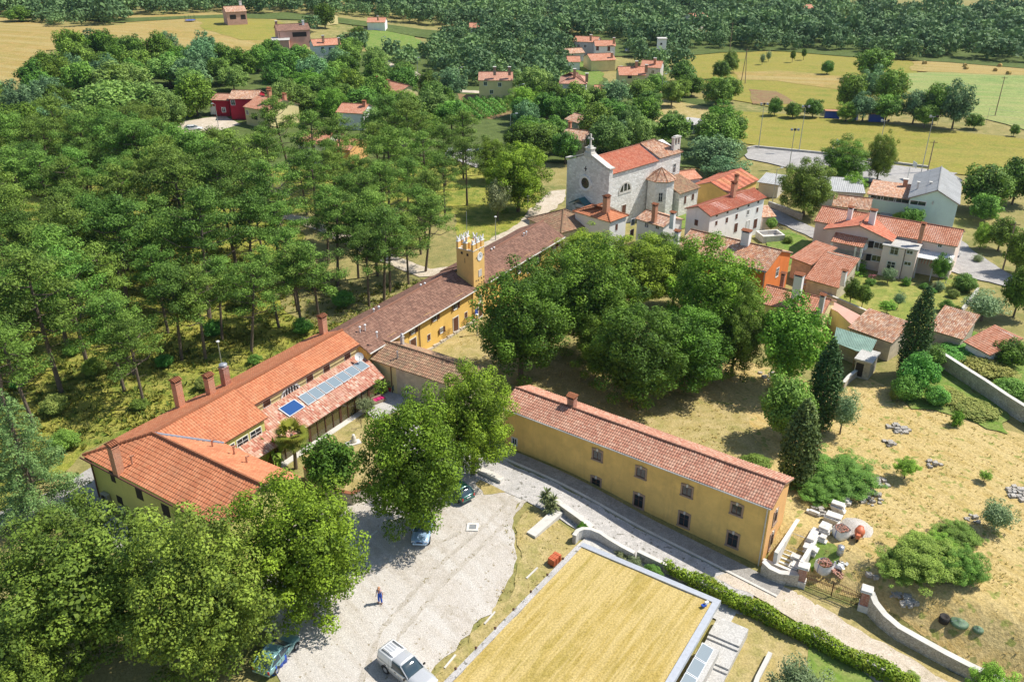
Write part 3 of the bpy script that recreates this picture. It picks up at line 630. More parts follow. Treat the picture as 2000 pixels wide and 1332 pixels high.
ro=roof_mesh('roof',g1,X['t_brown'],root,off,.24,.38); ridge_caps(r1,X['t_pink'],ro,off,.15)
gf_,rf_=gable_roof(MF,-.2,3.2,0,7.2,5.0,6.6,0,0,0,0,3.6); roof_mesh('roof',[gf_[1]],X['t_brown'],root,off,.24,.38)
ro2=roof_mesh('roof',g2,X['t_brown'],root,off,.24,.38); ridge_caps(r2,X['t_pink'],ro2,off,.15)
m=MB(off)
for a,b in ((-22,.3),(2.8,24.7)):
    m.tube([MF.pt(a,-.52,4.85),MF.pt(b,-.52,4.85)],.09,6)
m.build('gutter',X['cap'],root)
m=MB(off)
for x in (-.35,3.2): m.tube([MF.pt(x,-.45,4.8),MF.pt(x,-.1,4.5),MF.pt(x,-.1,0)],.06,6)
x,_=MF.front(819,660); m.tube([MF.pt(x,-.45,4.8),MF.pt(x,-.1,4.5),MF.pt(x,-.1,0)],.06,6)
m.build('downpipe',X['brown'],root)
for px,py in ((889,597),(849,619),(806,644),(975.6,547),(1013.6,527),(1049.7,506),(1081.8,487),(1093,479)): feature(root,off,MF,'f',.75,1.05,'sh',px,py)
feature(root,off,MF,'f',.6,.75,'sh',862,645); feature(root,off,MF,'f',.6,.85,'cl',837.5,659); feature(root,off,MF,'f',.6,.8,'cl',910,615)
feature(root,off,MF,'f',.85,2.2,'cl',1032,519)
feature(root,off,MF,'f',1.15,2.3,'door',890,635); feature(root,off,MF,'f',1.15,2.2,'door',807,677)
for px,py in ((730,609),(740,604),(822,561),(830,558),(960,491),(965,488),(1023,460),(1028,457),(703,644),(713,640),(736,654)):
    c=P(px,py,6.6); m=MB(off); m.lathe((c[0],c[1],0),[(.06,6.2),(.06,6.9),(.15,6.9),(.15,7.0),(.04,7.08)],8); m.build('vent_pipe',X['whitepl'],ro)
# wall mounted iron trellises either side of the door
for px,py in ((872,652),(909,632)):
    x,z=MF.front(px,py); m=MB(); r=empty('plant_trellis',MF.pt(x,-.15,0),0,'rusty wire plant trellis against the yellow wall %s the brown door'%('left of' if px<890 else 'right of'),'trellis','wire trellises by the door')
    m=MB(MF.pt(x,-.15,0))
    for k in range(7): m.tube([MF.pt(x-.9+k*.3,-.12,.4),MF.pt(x-.9+k*.3,-.12,1.3+.25*math.sin(k*.5))],.018,4)
    for z in (.6,.95,1.25): m.tube([MF.pt(x-.95,-.12,z),MF.pt(x+.95,-.12,z)],.018,4)
    m.build('lattice',X['iron'],r)
# tower
TX0,TX1,TY0,TY1,TZ=0.1,2.75,-.02,2.75,10.3
off=MF.pt(1.5,2,0); root=empty('clock_tower',off,0,'square yellow clock tower with swallowtail crenellations rising from the long brown roof','tower')
m=MB(off); wall_block(m,MF,TX0,TX1,TY0,TY1,-.5,TZ); 
m.fbox(MF.pt(0,0,0),np.append(MF.x,0),np.append(MF.y,0),UP,(TX0+.7,TX1-.8),(1.0,1.9),(TZ,TZ+.9)); m.build('wall',X['tower'],root)
ms=[]
def merlon(cx,cy,wx,wy,i):
    m=MB(off); m.fbox(MF.pt(cx,cy,TZ),np.append(MF.x,0),np.append(MF.y,0),UP,(-wx/2,wx/2),(-wy/2,wy/2),(0,.95)); o=m.build('merlon',X['tower'],root)
    s=MB(off); long=wx>wy; a=np.append(MF.x if long else MF.y,0); W=max(wx,wy)/2; c=MF.pt(cx,cy,TZ+.95)
    s.fbox(c,np.append(MF.x,0),np.append(MF.y,0),UP,(-wx/2-.04,wx/2+.04),(-wy/2-.04,wy/2+.04),(0,.06))
    for sg in (-1,1):
        s.tube([c+a*sg*W*.30,c+a*sg*W*.36+UP*.2,c+a*sg*W*.7+UP*.40,c+a*sg*W*1.1+UP*.75],[.17,.16,.13,.06],6)
    s.build('swallowtail_cap',X['white'],o)
nx_=3; ny_=3
for i in range(nx_):
    cx=TX0+.31+i*(TX1-TX0-.62)/(nx_-1)
    for cy in (TY0+.17,TY1-.17): merlon(cx,cy,.62,.34,i)
for j in range(1,ny_-1):
    cy=TY0+.28+j*(TY1-TY0-.56)/(ny_-1)
    for cx in (TX0+.17,TX1-.17): merlon(cx,cy,.34,.62,j)
m=MB(off)
for a,b,c,d in ((TX0-.05,TX1+.05,TY0-.05,TY0+.38),(TX0-.05,TX1+.05,TY1-.38,TY1+.05),(TX0-.05,TX0+.38,TY0+.38,TY1-.38),(TX1-.38,TX1+.05,TY0+.38,TY1-.38)): m.fbox(MF.pt(0,0,TZ),np.append(MF.x,0),np.append(MF.y,0),UP,(a,b),(c,d),(.003,.07))
m.build('parapet_coping',X['whitestone'],root)
x,z=MF.front(937,501,-.02); out=-np.append(MF.y,0); axx=np.append(MF.x,0); m=MB(off); lathe_dir(m,MF.pt(x,-.02,z),axx,out,[(.62,0),(.62,.06),(.5,.06),(.5,.03),(.02,.03)],20)
ck=m.build('clock_face',X['whitepl'],root); m=MB(off); c=MF.pt(x,-.07,z)
m.fbox(c,axx,out,UP,(-.02,.02),(0,.02),(-.05,.42)); m.fbox(c,axx,out,UP,(-.02,.3),(.0,.02),(-.02,.02)); m.build('clock_hand',X['dark'],ck)
for a in (0,math.pi/2,math.pi):
    c=MF.pt(x+.85*math.cos(a),-.03,z+.85*math.sin(a)); m=MB(off); m.tube([c-axx*.1-UP*.12,c+UP*.12,c+axx*.12-UP*.1],.03,4); m.build('hour_numeral',X['iron'],root)
x,z=MF.front(937.5,533,-.02); m=MB(off); m.fbox(MF.pt(x,-.02,z),axx,out,UP,(-.38,.38),(-.02,.05),(-.5,.5)); m.build('stone_plaque',X['grey'],root)
m=MB(off)
for (px,py) in ((930,549),(934,547.5),(940.5,543),(945,540.5),(935.5,555),(941,551),(945,548),(932,558),(935.5,562),(941,558)):
    x,z=MF.front(px,py,-.02); m.fbox(MF.pt(x,-.02,z),nrm(axx+UP),out,nrm(UP-axx),(-.11,.11),(-.01,.012),(-.11,.11))
m.build('dovecote_hole',X['dark'],root)
m=MB(off)
for (px,py) in ((902,494),(913,498)):
    y,z=MF.side(px,py,TX0); m.fbox(MF.pt(TX0,y,z),np.append(MF.y,0),-axx,UP,(-.16,.16),(-.01,.012),(-.18,.18))
y,z=MF.side(908,509,TX0); m.fbox(MF.pt(TX0,y,z),np.append(MF.y,0),-axx,UP,(-.04,.04),(-.01,.012),(-.35,.35)); m.build('wall_slit',X['dark'],root)
feature(root,off,MF,'f',.5,.8,'w',938.5,582,0,-.02); feature(root,off,MF,'f',.9,2.1,'door',938,605,0,-.02)
m=MB(off); m.tube([MF.pt(2.3,2.5,TZ),MF.pt(2.3,2.5,TZ+4.6)],.035,5); m.build('flagpole',X['metal'],root)
m=MB(off); m.tube([MF.pt(.5,2.5,TZ),MF.pt(.5,2.5,TZ+1.9)],.02,5); m.build('lightning_rod',X['metal'],root)
x,z=MF.front(929.5,612,-.2); r=empty('blue_board',MF.pt(x,-.25,0),0,'small blue information board standing at the foot of the tower','sign'); m=MB(MF.pt(x,-.25,0)); c=MF.pt(x,-.25,0)
m.fbox(c,axx,out,UP,(-.3,.3),(0,.06),(1.0,1.9)); m.build('panel',X['bluepl'],r); m=MB(MF.pt(x,-.25,0)); m.tube([c,c+UP*1.0],.04,6); m.build('post',X['metal'],r)
# ---------------------------------------------------------------- the orange roofed residence at the near end
off=MF.pt(-45,3,0); root=empty('residence',off,0,'large pale green house with bright orange roofs at the near end of the yellow range','house')
ZR=6.9
m=MB(off); wall_block(m,MF,-38.6,-22,1.35,8.0,-.5,5.65,6.7,3.6,0,4.85); m.build('wall',X['cream'],root)
m=MB(off); wall_block(m,MF,-44.4,-38.75,-.7,8.2,-.5,4.95,6.7,3.6,0,4.8); m.build('wall',X['olive'],root)
# wing across the end
WF=Fr(MF.pt(-52.4,8.4,0),MA-math.pi/2)   # x runs towards the court, y along +s
m=MB(off); wall_block(m,WF,0,19.2,0,7.9,-.5,4.85); wall_block(m,WF,9,19.2,0.005,7.895,4.8,4.85,6.65,3.95); m.build('wall',X['olive'],root)
# roofs
s=.4; pt=MF.pt
LB=[[pt(-38.9,1.0,5.72-.02),pt(-22,1.0,5.70),pt(-22,3.6,6.86),pt(-38.9,3.6,6.86)],
    [pt(-22,8.3,4.98),pt(-39.9,8.6,4.86),pt(-39.9,3.6,6.86),pt(-22,3.6,6.86)]]
ro=roof_mesh('roof',LB,X['t_red'],root,off,.30,.40,amp=.06)
ridge_caps([(pt(-39.9,3.6,6.9),pt(-22,3.6,6.9))],X['t_red'],ro,off,.16)
WR=6.95; zE=5.1
JB=[[pt(-44.2,-1.0,4.98),pt(-38.4,-1.0,4.98),pt(-38.4,3.6,6.93),pt(-48.45,3.6,6.93)],
    [pt(-39.4,8.6,4.95),pt(-52.7,8.9,4.88),pt(-48.45,3.6,6.93),pt(-39.4,3.6,6.93)]]
rj_=roof_mesh('roof',JB,X['t_red'],root,off,.30,.40,amp=.06)
ridge_caps([(pt(-48.5,3.6,6.97),pt(-39.2,3.6,6.97)),(pt(-52.7,8.9,4.95),pt(-48.5,3.6,6.97))],X['t_red'],rj_,off,.16)
WB=[[pt(-52.75,8.9,4.9),pt(-52.9,-11.3,4.9),pt(-48.6,-11.3,6.93),pt(-48.45,3.6,6.93)],
    [pt(-44.1,-11.3,4.95),pt(-44.1,-.9,4.95),pt(-48.45,3.6,6.91),pt(-48.6,-11.3,6.93)]]
rw=roof_mesh('roof',WB,X['t_red'],root,off,.33,.42,amp=.05); ridge_caps([(pt(-48.6,-11.3,6.99),pt(-48.45,3.6,6.99))],X['t_red'],rw,off,.17)
m=MB(off); m.tube([pt(-44.15,-1.0,5.05),pt(-48.4,3.5,6.98)],.13,6); m.build('valley_flashing',X['lead'],rw)
m=MB(off); m.tube([pt(-52.95,9,4.78),pt(-53.1,-11.4,4.78)],.09,6); m.tube([pt(-52.7,8.7,4.7),pt(-52.5,8.2,4.4),pt(-52.5,8.3,0)],.07,6); m.tube([pt(-38.9,.9,5.62),pt(-22,.9,5.6)],.07,6); m.build('gutter',X['brown'],root)
# gable wall of the wing
# windows on the far gable side (south west face) and the court side
for px,py,w_,h_ in ((220,931,.7,1.25),(272,964,1.0,1.35),(324,997,1.1,1.35),(234,976,.9,.9),(276,1008,1.1,1.3)):
    feature(root,off,WF,'f',w_,h_,'dark',px,py)
for px,py in ((520.5,784),(604.5,736),(637.5,717),(678,693)): feature(root,off,MF,'f',1.0,1.15,'cl',px,py,0,1.35)
x,z=MF.front(567,765,1.35); m=MB(off); c=pt(x,1.35,z-.3); lathe_dir(m,c,axx,out,[(1.45,0),(1.45,.1),(1.2,.1),(1.2,.02)],16,0,0,math.pi,.85); m.fbox(c,axx,out,UP,(-1.45,1.45),(0,.12),(-.15,0)); lun=m.build('lunette_window',X['wframe'],root)
m=MB(off); lathe_dir(m,c,axx,out,[(1.2,.02),(.01,.02)],16,0,0,math.pi,.85); m.build('pane',X['glass'],lun)
m=MB(off)
for k in (-.8,-.4,0,.4,.8): m.fbox(c,axx,out,UP,(k-.05,k+.05),(.02,.09),(0,1.0*math.sqrt(max(.1,1-(k/1.2)**2))))
m.fbox(c,axx,out,UP,(-1.1,1.1),(.02,.08),(.0,.07)); m.build('glazing_bar',X['wframe'],lun)
# glazed oriel of the projecting bay (its narrow side and front)
for k in range(3): 
    o=pt(-43.5+k*1.75,-.7,3.6); win(root,off,o,axx,out,1.45,1.3,'w')
m=MB(off); m.fbox(pt(-44.3,-.7,0),axx,out,UP,(.1,5.4),(0,.12),(2.0,2.8)); m.build('marble_parapet',X['whitestone'],root)
# chimneys
for (px,py,z0,hh,cp,mt) in ((352,789,5.6,2.9,'tile','chimbrick'),(412,766,6.0,2.1,'tile','chimbrick'),(442,750,5.7,2.4,'pipe','brick'),(632,649,6.0,2.2,'tile','chimbrick'),(230,912,5.6,2.6,'tile','chimbrick')):
    c=P(px,py,z0); chimney(MA,c,z0,z0+hh,rw if px<300 else rj_ if px<430 else ro,off,.75,.75,mt,cp)
c=P(421,901,6.0); m=MB(off); sl_=nrm(np.append(MF.x,0)*1.0-UP*.42); nn=nrm(np.append(MF.x,0)*.42+UP); m.fbox(c,sl_,np.append(MF.y,0),nn,(-.5,.5),(-.4,.4),(-.1,.12)); sk=m.build('skylight',X['metal'],rw)
m=MB(off); m.fbox(c,sl_,np.append(MF.y,0),nn,(-.38,.38),(-.3,.3),(.12,.135)); m.build('pane',X['glass'],sk)
for px,py in ((256,895),(414,864),(456,876),(481,896)):
    c=P(px,py,6.2); m=MB(off); m.tube([(c[0],c[1],5.6),(c[0],c[1],6.5)],.09,6); m.tube([(c[0],c[1],6.4),(c[0]+.3,c[1]+.1,6.5)],.08,6); m.build('vent_pipe',X['chimbrick'],rw)
# air conditioners on the south west wall
for px,py,l_ in ((211,967,'round edged grey air conditioner unit at the corner of the green wall'),(244,993,'boxy grey air conditioner unit beside the ground window of the green wall')):
    x,z=WF.front(px,py); o=WF.pt(x,-.35,0); r=empty('air_conditioner',o,0,l_,'air conditioner'); m=MB(o); m.fbox(WF.pt(x,-.02,z),np.append(WF.x,0),-np.append(WF.y,0),UP,(-.5,.5),(.05,.45),(-.4,.4)); b=m.build('casing',X['metal'],r,bevel=.04)
    m=MB(o); lathe_dir(m,WF.pt(x,-.5,z),np.append(WF.x,0),-np.append(WF.y,0),[(.3,0),(.3,.03),(.05,.03),(.01,.04)],14); m.build('fan_grille',X['dark'],b)
# lean-to with two tone tiles over the glazed veranda
YT,ZT,YB,ZB=1.3,4.45,-2.75,2.5
LE=[[pt(-45.5,YB,ZB),pt(-22.2,YB,ZB),pt(-21.4,YT,ZT),pt(-38.7,YT,ZT),pt(-38.7,-.7,3.45),pt(-45.5,-.7,3.45)]]
LE=[[pt(-38.65,YB,ZB),pt(-22.2,YB,ZB),pt(-21.6,YT,ZT),pt(-38.65,YT,ZT)],[pt(-44.0,YB,ZB),pt(-38.65,YB,ZB),pt(-38.65,-.75,3.47),pt(-44.0,-.75,3.47)]]
rl_=roof_mesh('veranda_roof',LE,X['t_lean'],root,off,.30,.42,amp=.07)
vn=nrm(np.cross(LE[0][1]-LE[0][0],LE[0][3]-LE[0][0])); 
def onlean(px,py):
    d=ray(px,py); t=((LE[0][0]-CC)@vn)/(d@vn); return CC+d*t
def panel(q,mat,nm,gap=.0):
    q=[onlean(*a) for a in q]; m=MB(off); n=vn if vn[2]>0 else -vn
    m.add([p+n*.08 for p in q]+[p+n*.18 for p in q],[(0,1,2,3),(4,5,6,7),(0,1,5,4),(1,2,6,5),(2,3,7,6),(3,0,4,7)]); o=m.build(nm,X['metal'],rl_)
    c=sum(q)/4; m=MB(off); m.add([c+(p-c)*.9+n*.185 for p in q],[(0,1,2,3)]); m.build('glass',X[mat],o)
TL,TR,BR,BL=(580,777),(705,705),(722.5,716.5),(601,794)
for k in range(7):
    a=k/7+.006; b=(k+1)/7-.006; lp=lambda A,B,t:(A[0]+(B[0]-A[0])*t,A[1]+(B[1]-A[1])*t)
    panel([lp(TL,TR,a),lp(TL,TR,b),lp(BL,BR,b),lp(BL,BR,a)],'solar','solar_panel')
panel([(542.5,800),(574,781),(596,796),(565,816)],'solarb','solar_panel')
# glazed front below it
GY=-2.35
m=MB(off)
for k in range(15): x=-39.2+k*1.2; m.fbox(pt(x,GY,0),axx,out,UP,(-.05,.05) if k%4 else (-.16,.16),(-.08,.08),(0,2.55))
m.fbox(pt(-39.2,GY,0),axx,out,UP,(0,16.8),(-.1,.1),(2.4,2.6)); m.build('veranda_frame',X['iron'],root)
m=MB(off); m.fbox(pt(-39.2,GY,0),axx,out,UP,(0,16.8),(-.015,.015),(.1,2.45))
gm,nt,b,o=newmat('veranda glass'); b.inputs['Base Color'].default_value=(.14,.12,.05,1); b.inputs['Alpha'].default_value=.6; b.inputs['Roughness'].default_value=.05; b.inputs['Specular IOR Level'].default_value=.8
m.build('veranda_glass',gm,root)
m=MB(off); m.fbox(pt(-44.6,-2.4,0),axx,out,UP,(0,22.2),(0,.75),(.0,.1)); m.build('veranda_step',X['cap'],root)
m=MB(off); m.fbox(pt(-39,-.0,0),axx,out,UP,(0,16.6),(-1.3,2.2),(.0,.06)); m.build('veranda_floor',X['wood'],root)
# satellite dish on the step between the roofs
o=P(702,704,4.4); r=empty('satellite_dish',o,0,'white satellite dish at the corner where the old wing meets the residence','satellite dish')
def dish(r,o,R,dirv,mat='whitepl'):
    m=MB(); dv=nrm(dirv); a=nrm(np.cross(dv,UP)); b=np.cross(a,dv); n=16; vs_=[]; fs=[]
    for j in range(5):
        rr=R*j/4; dd=.25*R*(j/4)**2
        for k in range(n): vs_.append(a*rr*math.cos(k*2*math.pi/n)+b*rr*math.sin(k*2*math.pi/n)+dv*dd+UP*.5)
    for j in range(4):
        for k in range(n): fs.append((j*n+k,j*n+(k+1)%n,(j+1)*n+(k+1)%n,(j+1)*n+k))
    m.add(vs_,fs); m.build('reflector',X[mat],r,True)
    m=MB(); m.tube([(0,0,-.4),(0,0,.5)],.035,6); m.tube([-b*R+UP*.5,dv*R*.9+UP*.5],.02,5); m.fbox(dv*R*.9+UP*.5,a,b,dv,(-.06,.06),(-.06,.06),(-.05,.05)); m.build('bracket',X['metal'],r)
dish(r,o,.52,(.25,-.9,.45))
# ---------------------------------------------------------------- old wing with the lichen roof, at right angles
OF=Fr(MF.pt(-21.3,.9,0),MA-math.pi/2)     # x towards the court, y along +s
off=OF.pt(7,2.5,0); root=empty('old_wing',off,0,'low old wing with peeling plaster and lichen covered tiles jutting from the long yellow range','building')
OL=14.2; m=MB(off); wall_block(m,OF,0.3,OL,0,4.9,-.5,3.95,4.95); m.build('wall',X['oldwall'],root)
g,rl=gable_roof(OF,0.2,OL,0,4.9,4.0,5.05,0,0,.35,.25); ro=roof_mesh('roof',g,X['t_moss'],root,off,.25,.40,amp=.06); ridge_caps(rl,X['t_moss'],ro,off)
m=MB(off); m.fbox(OF.pt(0,0,0),np.append(OF.x,0),-np.append(OF.y,0),UP,(.3,4.6),(.003,.02),(0,3.9)); m.build('painted_section',X['cream'],root)
feature(root,off,OF,'f',.5,.9,'stp',795,760); m=MB(off); x,_=OF.front(766,745); m.tube([OF.pt(x,-.1,3.8),OF.pt(x,-.1,0)],.06,6); m.build('downpipe',X['brown'],root)
c=P(786,672,4.6); chimney(MA,c,4.4,5.9,ro,off,.35,.35,'grey','pipe'); c=P(776,692,4.9); m=MB(off); m.tube([(c[0],c[1],4.3),(c[0],c[1],5.3)],.1,8); m.build('vent_pipe',X['metal'],ro)
# dry creeper sprawled on its roof is added with the plants

# ---------------------------------------------------------------- the ochre building along the gravel road
NF,NL=frpx((978,793.5),(1507,992),5.0,.35); NF=Fr(NF.O,NF.a); ND=depth_from_ridge(NF,(1262,849),5.0,.36)
off=NF.pt(NL/2,ND/2,-1); root=empty('ochre_building',off,0,'long two storey ochre building with mottled barrel tile roof beside the gravel road','building')
NZ=5.0+.36*ND/2
m=MB(off); wall_block(m,NF,0,NL,0,ND,-3.5,5.0,NZ-.05)
m.build('wall',X['ochre'],root)
xr,zr_=NF.front(1499,1020)
# the sunlit gable end and corner have a peachy coat
m=MB(off); q=[NF.pt(NL,-.0,-3),NF.pt(NL,ND,-3),NF.pt(NL,ND,4.95),NF.pt(NL,ND/2,NZ-.12),NF.pt(NL,0,4.95)]; q2=[a+np.append(NF.x,0)*.03 for a in q]; m.add(q+q2,[(0,1,2,3,4),(5,6,7,8,9)]+[(i,(i+1)%5,5+(i+1)%5,5+i) for i in range(5)])
X['peach']=wall_mat('peach render',(.74,.42,.17),.05,(.5,.3,.15),.2); m.build('gable_render',X['peach'],root)
g,rl=gable_roof(NF,0,NL,0,ND,5.02,NZ+.02,0,0,.35,.3); ro=roof_mesh('roof',g,X['t_pink'],root,off,.25,.36,amp=.06); ridge_caps(rl,X['t_pink'],ro,off,.15)
m=MB(off); m.tube([NF.pt(-.2,-.42,4.84),NF.pt(NL+.2,-.42,4.84)],.07,6); x,_=NF.front(1490,1050,-.1); m.tube([NF.pt(x,-.42,4.8),NF.pt(x,-.1,4.5),NF.pt(x,-.1,-2.1)],.06,6); m.build('gutter',X['cap'],root)
for px,py in ((1167,889),(1252,923),(1342,959),(1439,995)): feature(root,off,NF,'f',.95,1.0,'st',px,py)
for px,py in ((1164,945),(1247.5,978),(1336,1015),(1431,1054)): feature(root,off,NF,'f',.98,1.4,'st',px,py)
feature(root,off,NF,'f',.6,.85,'stp',1005,862)
for px,py,w_,h_ in ((1513,1009,.9,1.5),(1505,1055,.9,1.9),(1500,1090,.9,1.7)):
    y,z=NF.side(px,py,NL); o=NF.pt(NL+.03,min(max(y,.8),ND-.8),z); win(root,off,o,np.append(NF.y,0),np.append(NF.x,0),w_*.85,h_*.85,'st')
c=P(1117,792,5.9); y=NF.loc(c); chimney(NF.a,c,5.6,7.1,ro,off,.75,.7,'brick','tile')
KEEP.append((NF.pt(NL/2,0,0)[:2],6))
# ---------------------------------------------------------------- the church
CF_,CL=frpx((1192.5,341),(1312.5,306),10.2,.3); CD=depth_from_ridge(CF_,(1165,306),10.2,.42,.3); CZ=10.2+.42*CD/2
off=CF_.pt(CL/2,CD/2,0); root=empty('church',off,0,'big grey white stone church with red roof, round window and octagonal turret','church')
m=MB(off); wall_block(m,CF_,0,CL*.82,0,CD,-.5,10.15,CZ-.1); m.build('wall',X['church'],root)
m=MB(off); wall_block(m,CF_,CL*.82,CL+3.3,-.0,CD,-.5,10.4,CZ-.1); m.build('choir_wall',X['church'],root)
xs=CL*.79
g,rl=gable_roof(CF_,0.3,xs,0,CD,10.2,CZ,0,0,.3,.0); ro=roof_mesh('nave_roof',g,X['t_church'],root,off,.22,.34,True,.03); ridge_caps(rl,X['t_church'],ro,off,.15)
g,rl=gable_roof(CF_,xs+.25,CL+3.3,0,CD,10.55,CZ+.25,0,2.6,.3,.0); ro2=roof_mesh('choir_roof',g,X['t_mix'],root,off,.25,.38,True,.05); ridge_caps(rl,X['t_mix'],ro2,off,.15)
# gabled west front with coping, pedestal and cross
FW=.9; ax=np.append(CF_.y,0); out=-np.append(CF_.x,0)
m=MB(off); y0,y1,ym=-.5,CD+.5,CD/2; z0,zt=10.9,CZ+.75
a=[CF_.pt(-.7,y0,-.5),CF_.pt(-.7,y1,-.5),CF_.pt(-.7,y1,z0),CF_.pt(-.7,ym,zt),CF_.pt(-.7,y0,z0)]; b=[q-out*FW for q in a]
m.add(a+b,[(0,1,2,3,4),(5,6,7,8,9)]+[(i,(i+1)%5,5+(i+1)%5,5+i) for i in range(5)]); m.build('facade_wall',X['church'],root)
m=MB(off)
for sg in (-1,1):
    ya=ym+sg*.5; ye=ym+sg*(ym-y0+.25)
    p0_=CF_.pt(-.25,ya,zt+.0); p1=CF_.pt(-.25,ym+sg*(ym-y0-.5),z0+.35); p2=CF_.pt(-.25,ye,z0+.25)
    for s_,e_ in ((p0_,p1),(p1,p2)):
        t=nrm(e_-s_); L_=np.linalg.norm(e_-s_); m.fbox(s_,t,-out,nrm(np.cross(t,-out))*np.sign(nrm(np.cross(t,-out))[2]),(0,L_),(-.65,.65),(.02,.26))
m.build('gable_coping',X['cap'],root)
m=MB(off); c=CF_.pt(-.25,ym,zt); X3=-out
m.fbox(c,ax,X3,UP,(-.85,.85),(-.62,.62),(-.5,.35)); m.fbox(c,ax,X3,UP,(-.65,.65),(-.5,.5),(.35,1.0)); m.fbox(c,ax,X3,UP,(-.8,.8),(-.6,.6),(1.0,1.15)); m.fbox(c,ax,X3,UP,(-.4,.4),(-.35,.35),(1.15,1.45)); ped=m.build('pedestal',X['cap'],root)
m=MB(off); m.fbox(c,ax,X3,UP,(-.13,.13),(-.12,.12),(1.45,3.5)); m.fbox(c,ax,X3,UP,(-.6,.6),(-.11,.11),(2.55,2.85)); m.fbox(c,ax,X3,UP,(-.22,.22),(-.14,.14),(1.45,1.6)); m.build('cross',X['cap'],ped)
def onfac(px,py): y,z=CF_.side(px,py,-.7); return CF_.pt(-.7,y,z)
c=onfac(1143.5,358); m=MB(off); lathe_dir(m,c,ax,out,[(1.4,0),(1.4,.2),(1.0,.16),(.95,.05)],24); rw_=m.build('rose_window',X['white'],root)
m=MB(off); lathe_dir(m,c,ax,out,[(.95,.03),(.01,.03)],24); m.build('pane',X['glass'],rw_); m=MB(off)
for k in range(4):
    t=k*math.pi/4; d_=ax*math.cos(t)+UP*math.sin(t); m.fbox(c,d_,np.cross(out,d_),out,(-.92,.92),(-.03,.03),(.03,.06))
m.build('glazing_bar',X['iron'],rw_)
c=onfac(1144,330); m=MB(off); m.fbox(c,ax,out,UP,(-.1,.1),(0,.03),(-.42,.42)); m.fbox(c,ax,out,UP,(-.35,.35),(0,.034),(-.09,.09)); m.build('cross_slit',X['dark'],root)
c=onfac(1141,402); m=MB(off); dw=CF_.pt(-.7,CF_.loc(c)[0] if 0 else CF_.loc(c)[1],0)
m.fbox(dw,ax,out,UP,(-1.9,-1.15),(-.02,1.1),(0,3.6)); m.fbox(dw,ax,out,UP,(1.15,1.9),(-.02,1.1),(0,3.6)); m.fbox(dw,ax,out,UP,(-1.15,1.15),(-.02,1.1),(3.3,3.9)); m.build('porch',X['church'],root)
m=MB(off); q=lambda s_,o_,z:dw+ax*s_+out*o_+UP*z
for sg in (-1,1): m.add([q(sg*2.3,-.02,3.7),q(sg*2.3,1.6,3.7),q(0,1.6,5.0),q(0,-.02,5.0),q(sg*2.3,-.02,3.84),q(sg*2.3,1.6,3.84),q(0,1.6,5.14),q(0,-.02,5.14)],[(0,1,2,3),(4,5,6,7),(0,1,5,4),(1,2,6,5),(3,0,4,7)])
m.build('porch_roof',X['teal'],root); m=MB(off); m.fbox(dw,ax,out,UP,(-1.0,1.0),(.1,.14),(0,3.0)); m.build('door',X['brown'],root)
# side lunette, side door
x,z=CF_.front(1221,370); axf=np.append(CF_.x,0); outf=-np.append(CF_.y,0); c=CF_.pt(x,0,z-.35); m=MB(off); lathe_dir(m,c,axf,outf,[(1.75,0),(1.75,.1),(1.45,.08),(1.4,.02)],18,0,0,math.pi); m.fbox(c,axf,outf,UP,(-1.75,1.75),(0,.1),(-.35,0))
for k in (-.5,.5): m.fbox(c,axf,outf,UP,(k-.1,k+.1),(0,.08),(0,1.32))
lw=m.build('lunette_window',X['cap'],root); m=MB(off); lathe_dir(m,c,axf,outf,[(1.42,.02),(.01,.02)],18,0,0,math.pi); m.build('pane',X['glass'],lw)
feature(root,off,CF_,'f',1.1,2.0,'door',1218,411)
x,z=CF_.front(1317,329); win(root,off,CF_.pt(x,0,z),axf,outf,.8,1.7,'stp')
# bell gable on the choir
zz_=11.5
for _ in range(20): c=P(1319.5,291,zz_); zz_=.5*zz_+.5*(10.6+.42*max(0,CF_.loc(c)[1]))
bx,by=CF_.loc(c); BZ=zz_-11.3; bc=CF_.pt(bx,by,0); m=MB(off)
for a_,b_ in ((-1.0,-.72),(.72,1.0),(-.12,.12)): m.fbox(bc,axf,outf,UP,(a_,b_),(-.28,.28),(BZ+12.0,BZ+13.4))
m.fbox(bc,axf,outf,UP,(-1.1,1.1),(-.34,.34),(BZ+13.4,BZ+13.6)); m.fbox(bc,axf,outf,UP,(-1.0,1.0),(-.28,.28),(BZ+10.6,BZ+12.1)); m.fbox(bc,axf,outf,UP,(-.7,.7),(-.32,.32),(BZ+13.603,BZ+13.75))
bg_=m.build('bell_gable',X['cap'],root)
for k in (-.42,.42): m=MB(off); cc=bc+axf*k; m.lathe((cc[0],cc[1],0),[(.26,BZ+12.5),(.2,BZ+12.6),(.15,BZ+12.9),(.05,BZ+13.05)],10); m.build('bell',X['iron'],bg_)
# octagonal turret
c=P(1291,347,7.4); tr=2.55; tb=[(c[0]+tr*math.cos(k*math.pi/4+.3),c[1]+tr*math.sin(k*math.pi/4+.3)) for k in range(8)]
m=MB(off); vs_=[(q[0],q[1],-.5) for q in tb]+[(q[0],q[1],7.3) for q in tb]; m.add(vs_,[(i,(i+1)%8,8+(i+1)%8,8+i) for i in range(8)]+[tuple(range(8,16))]); m.build('turret_wall',X['church'],root)
apx=np.array([c[0],c[1],9.2]); e=[np.array([c[0]+(tr+.35)*math.cos(k*math.pi/4+.3),c[1]+(tr+.35)*math.sin(k*math.pi/4+.3),7.25]) for k in range(8)]
tr_=roof_mesh('turret_roof',[[e[k],e[(k+1)%8],apx] for k in range(8)],X['t_mix'],root,off,.25,.36,True,.05); ridge_caps([(e[k],apx) for k in range(8)],X['t_mix'],tr_,off,.1)
dv=nrm(np.array([-c[0]*.55,-c[1],0])); 
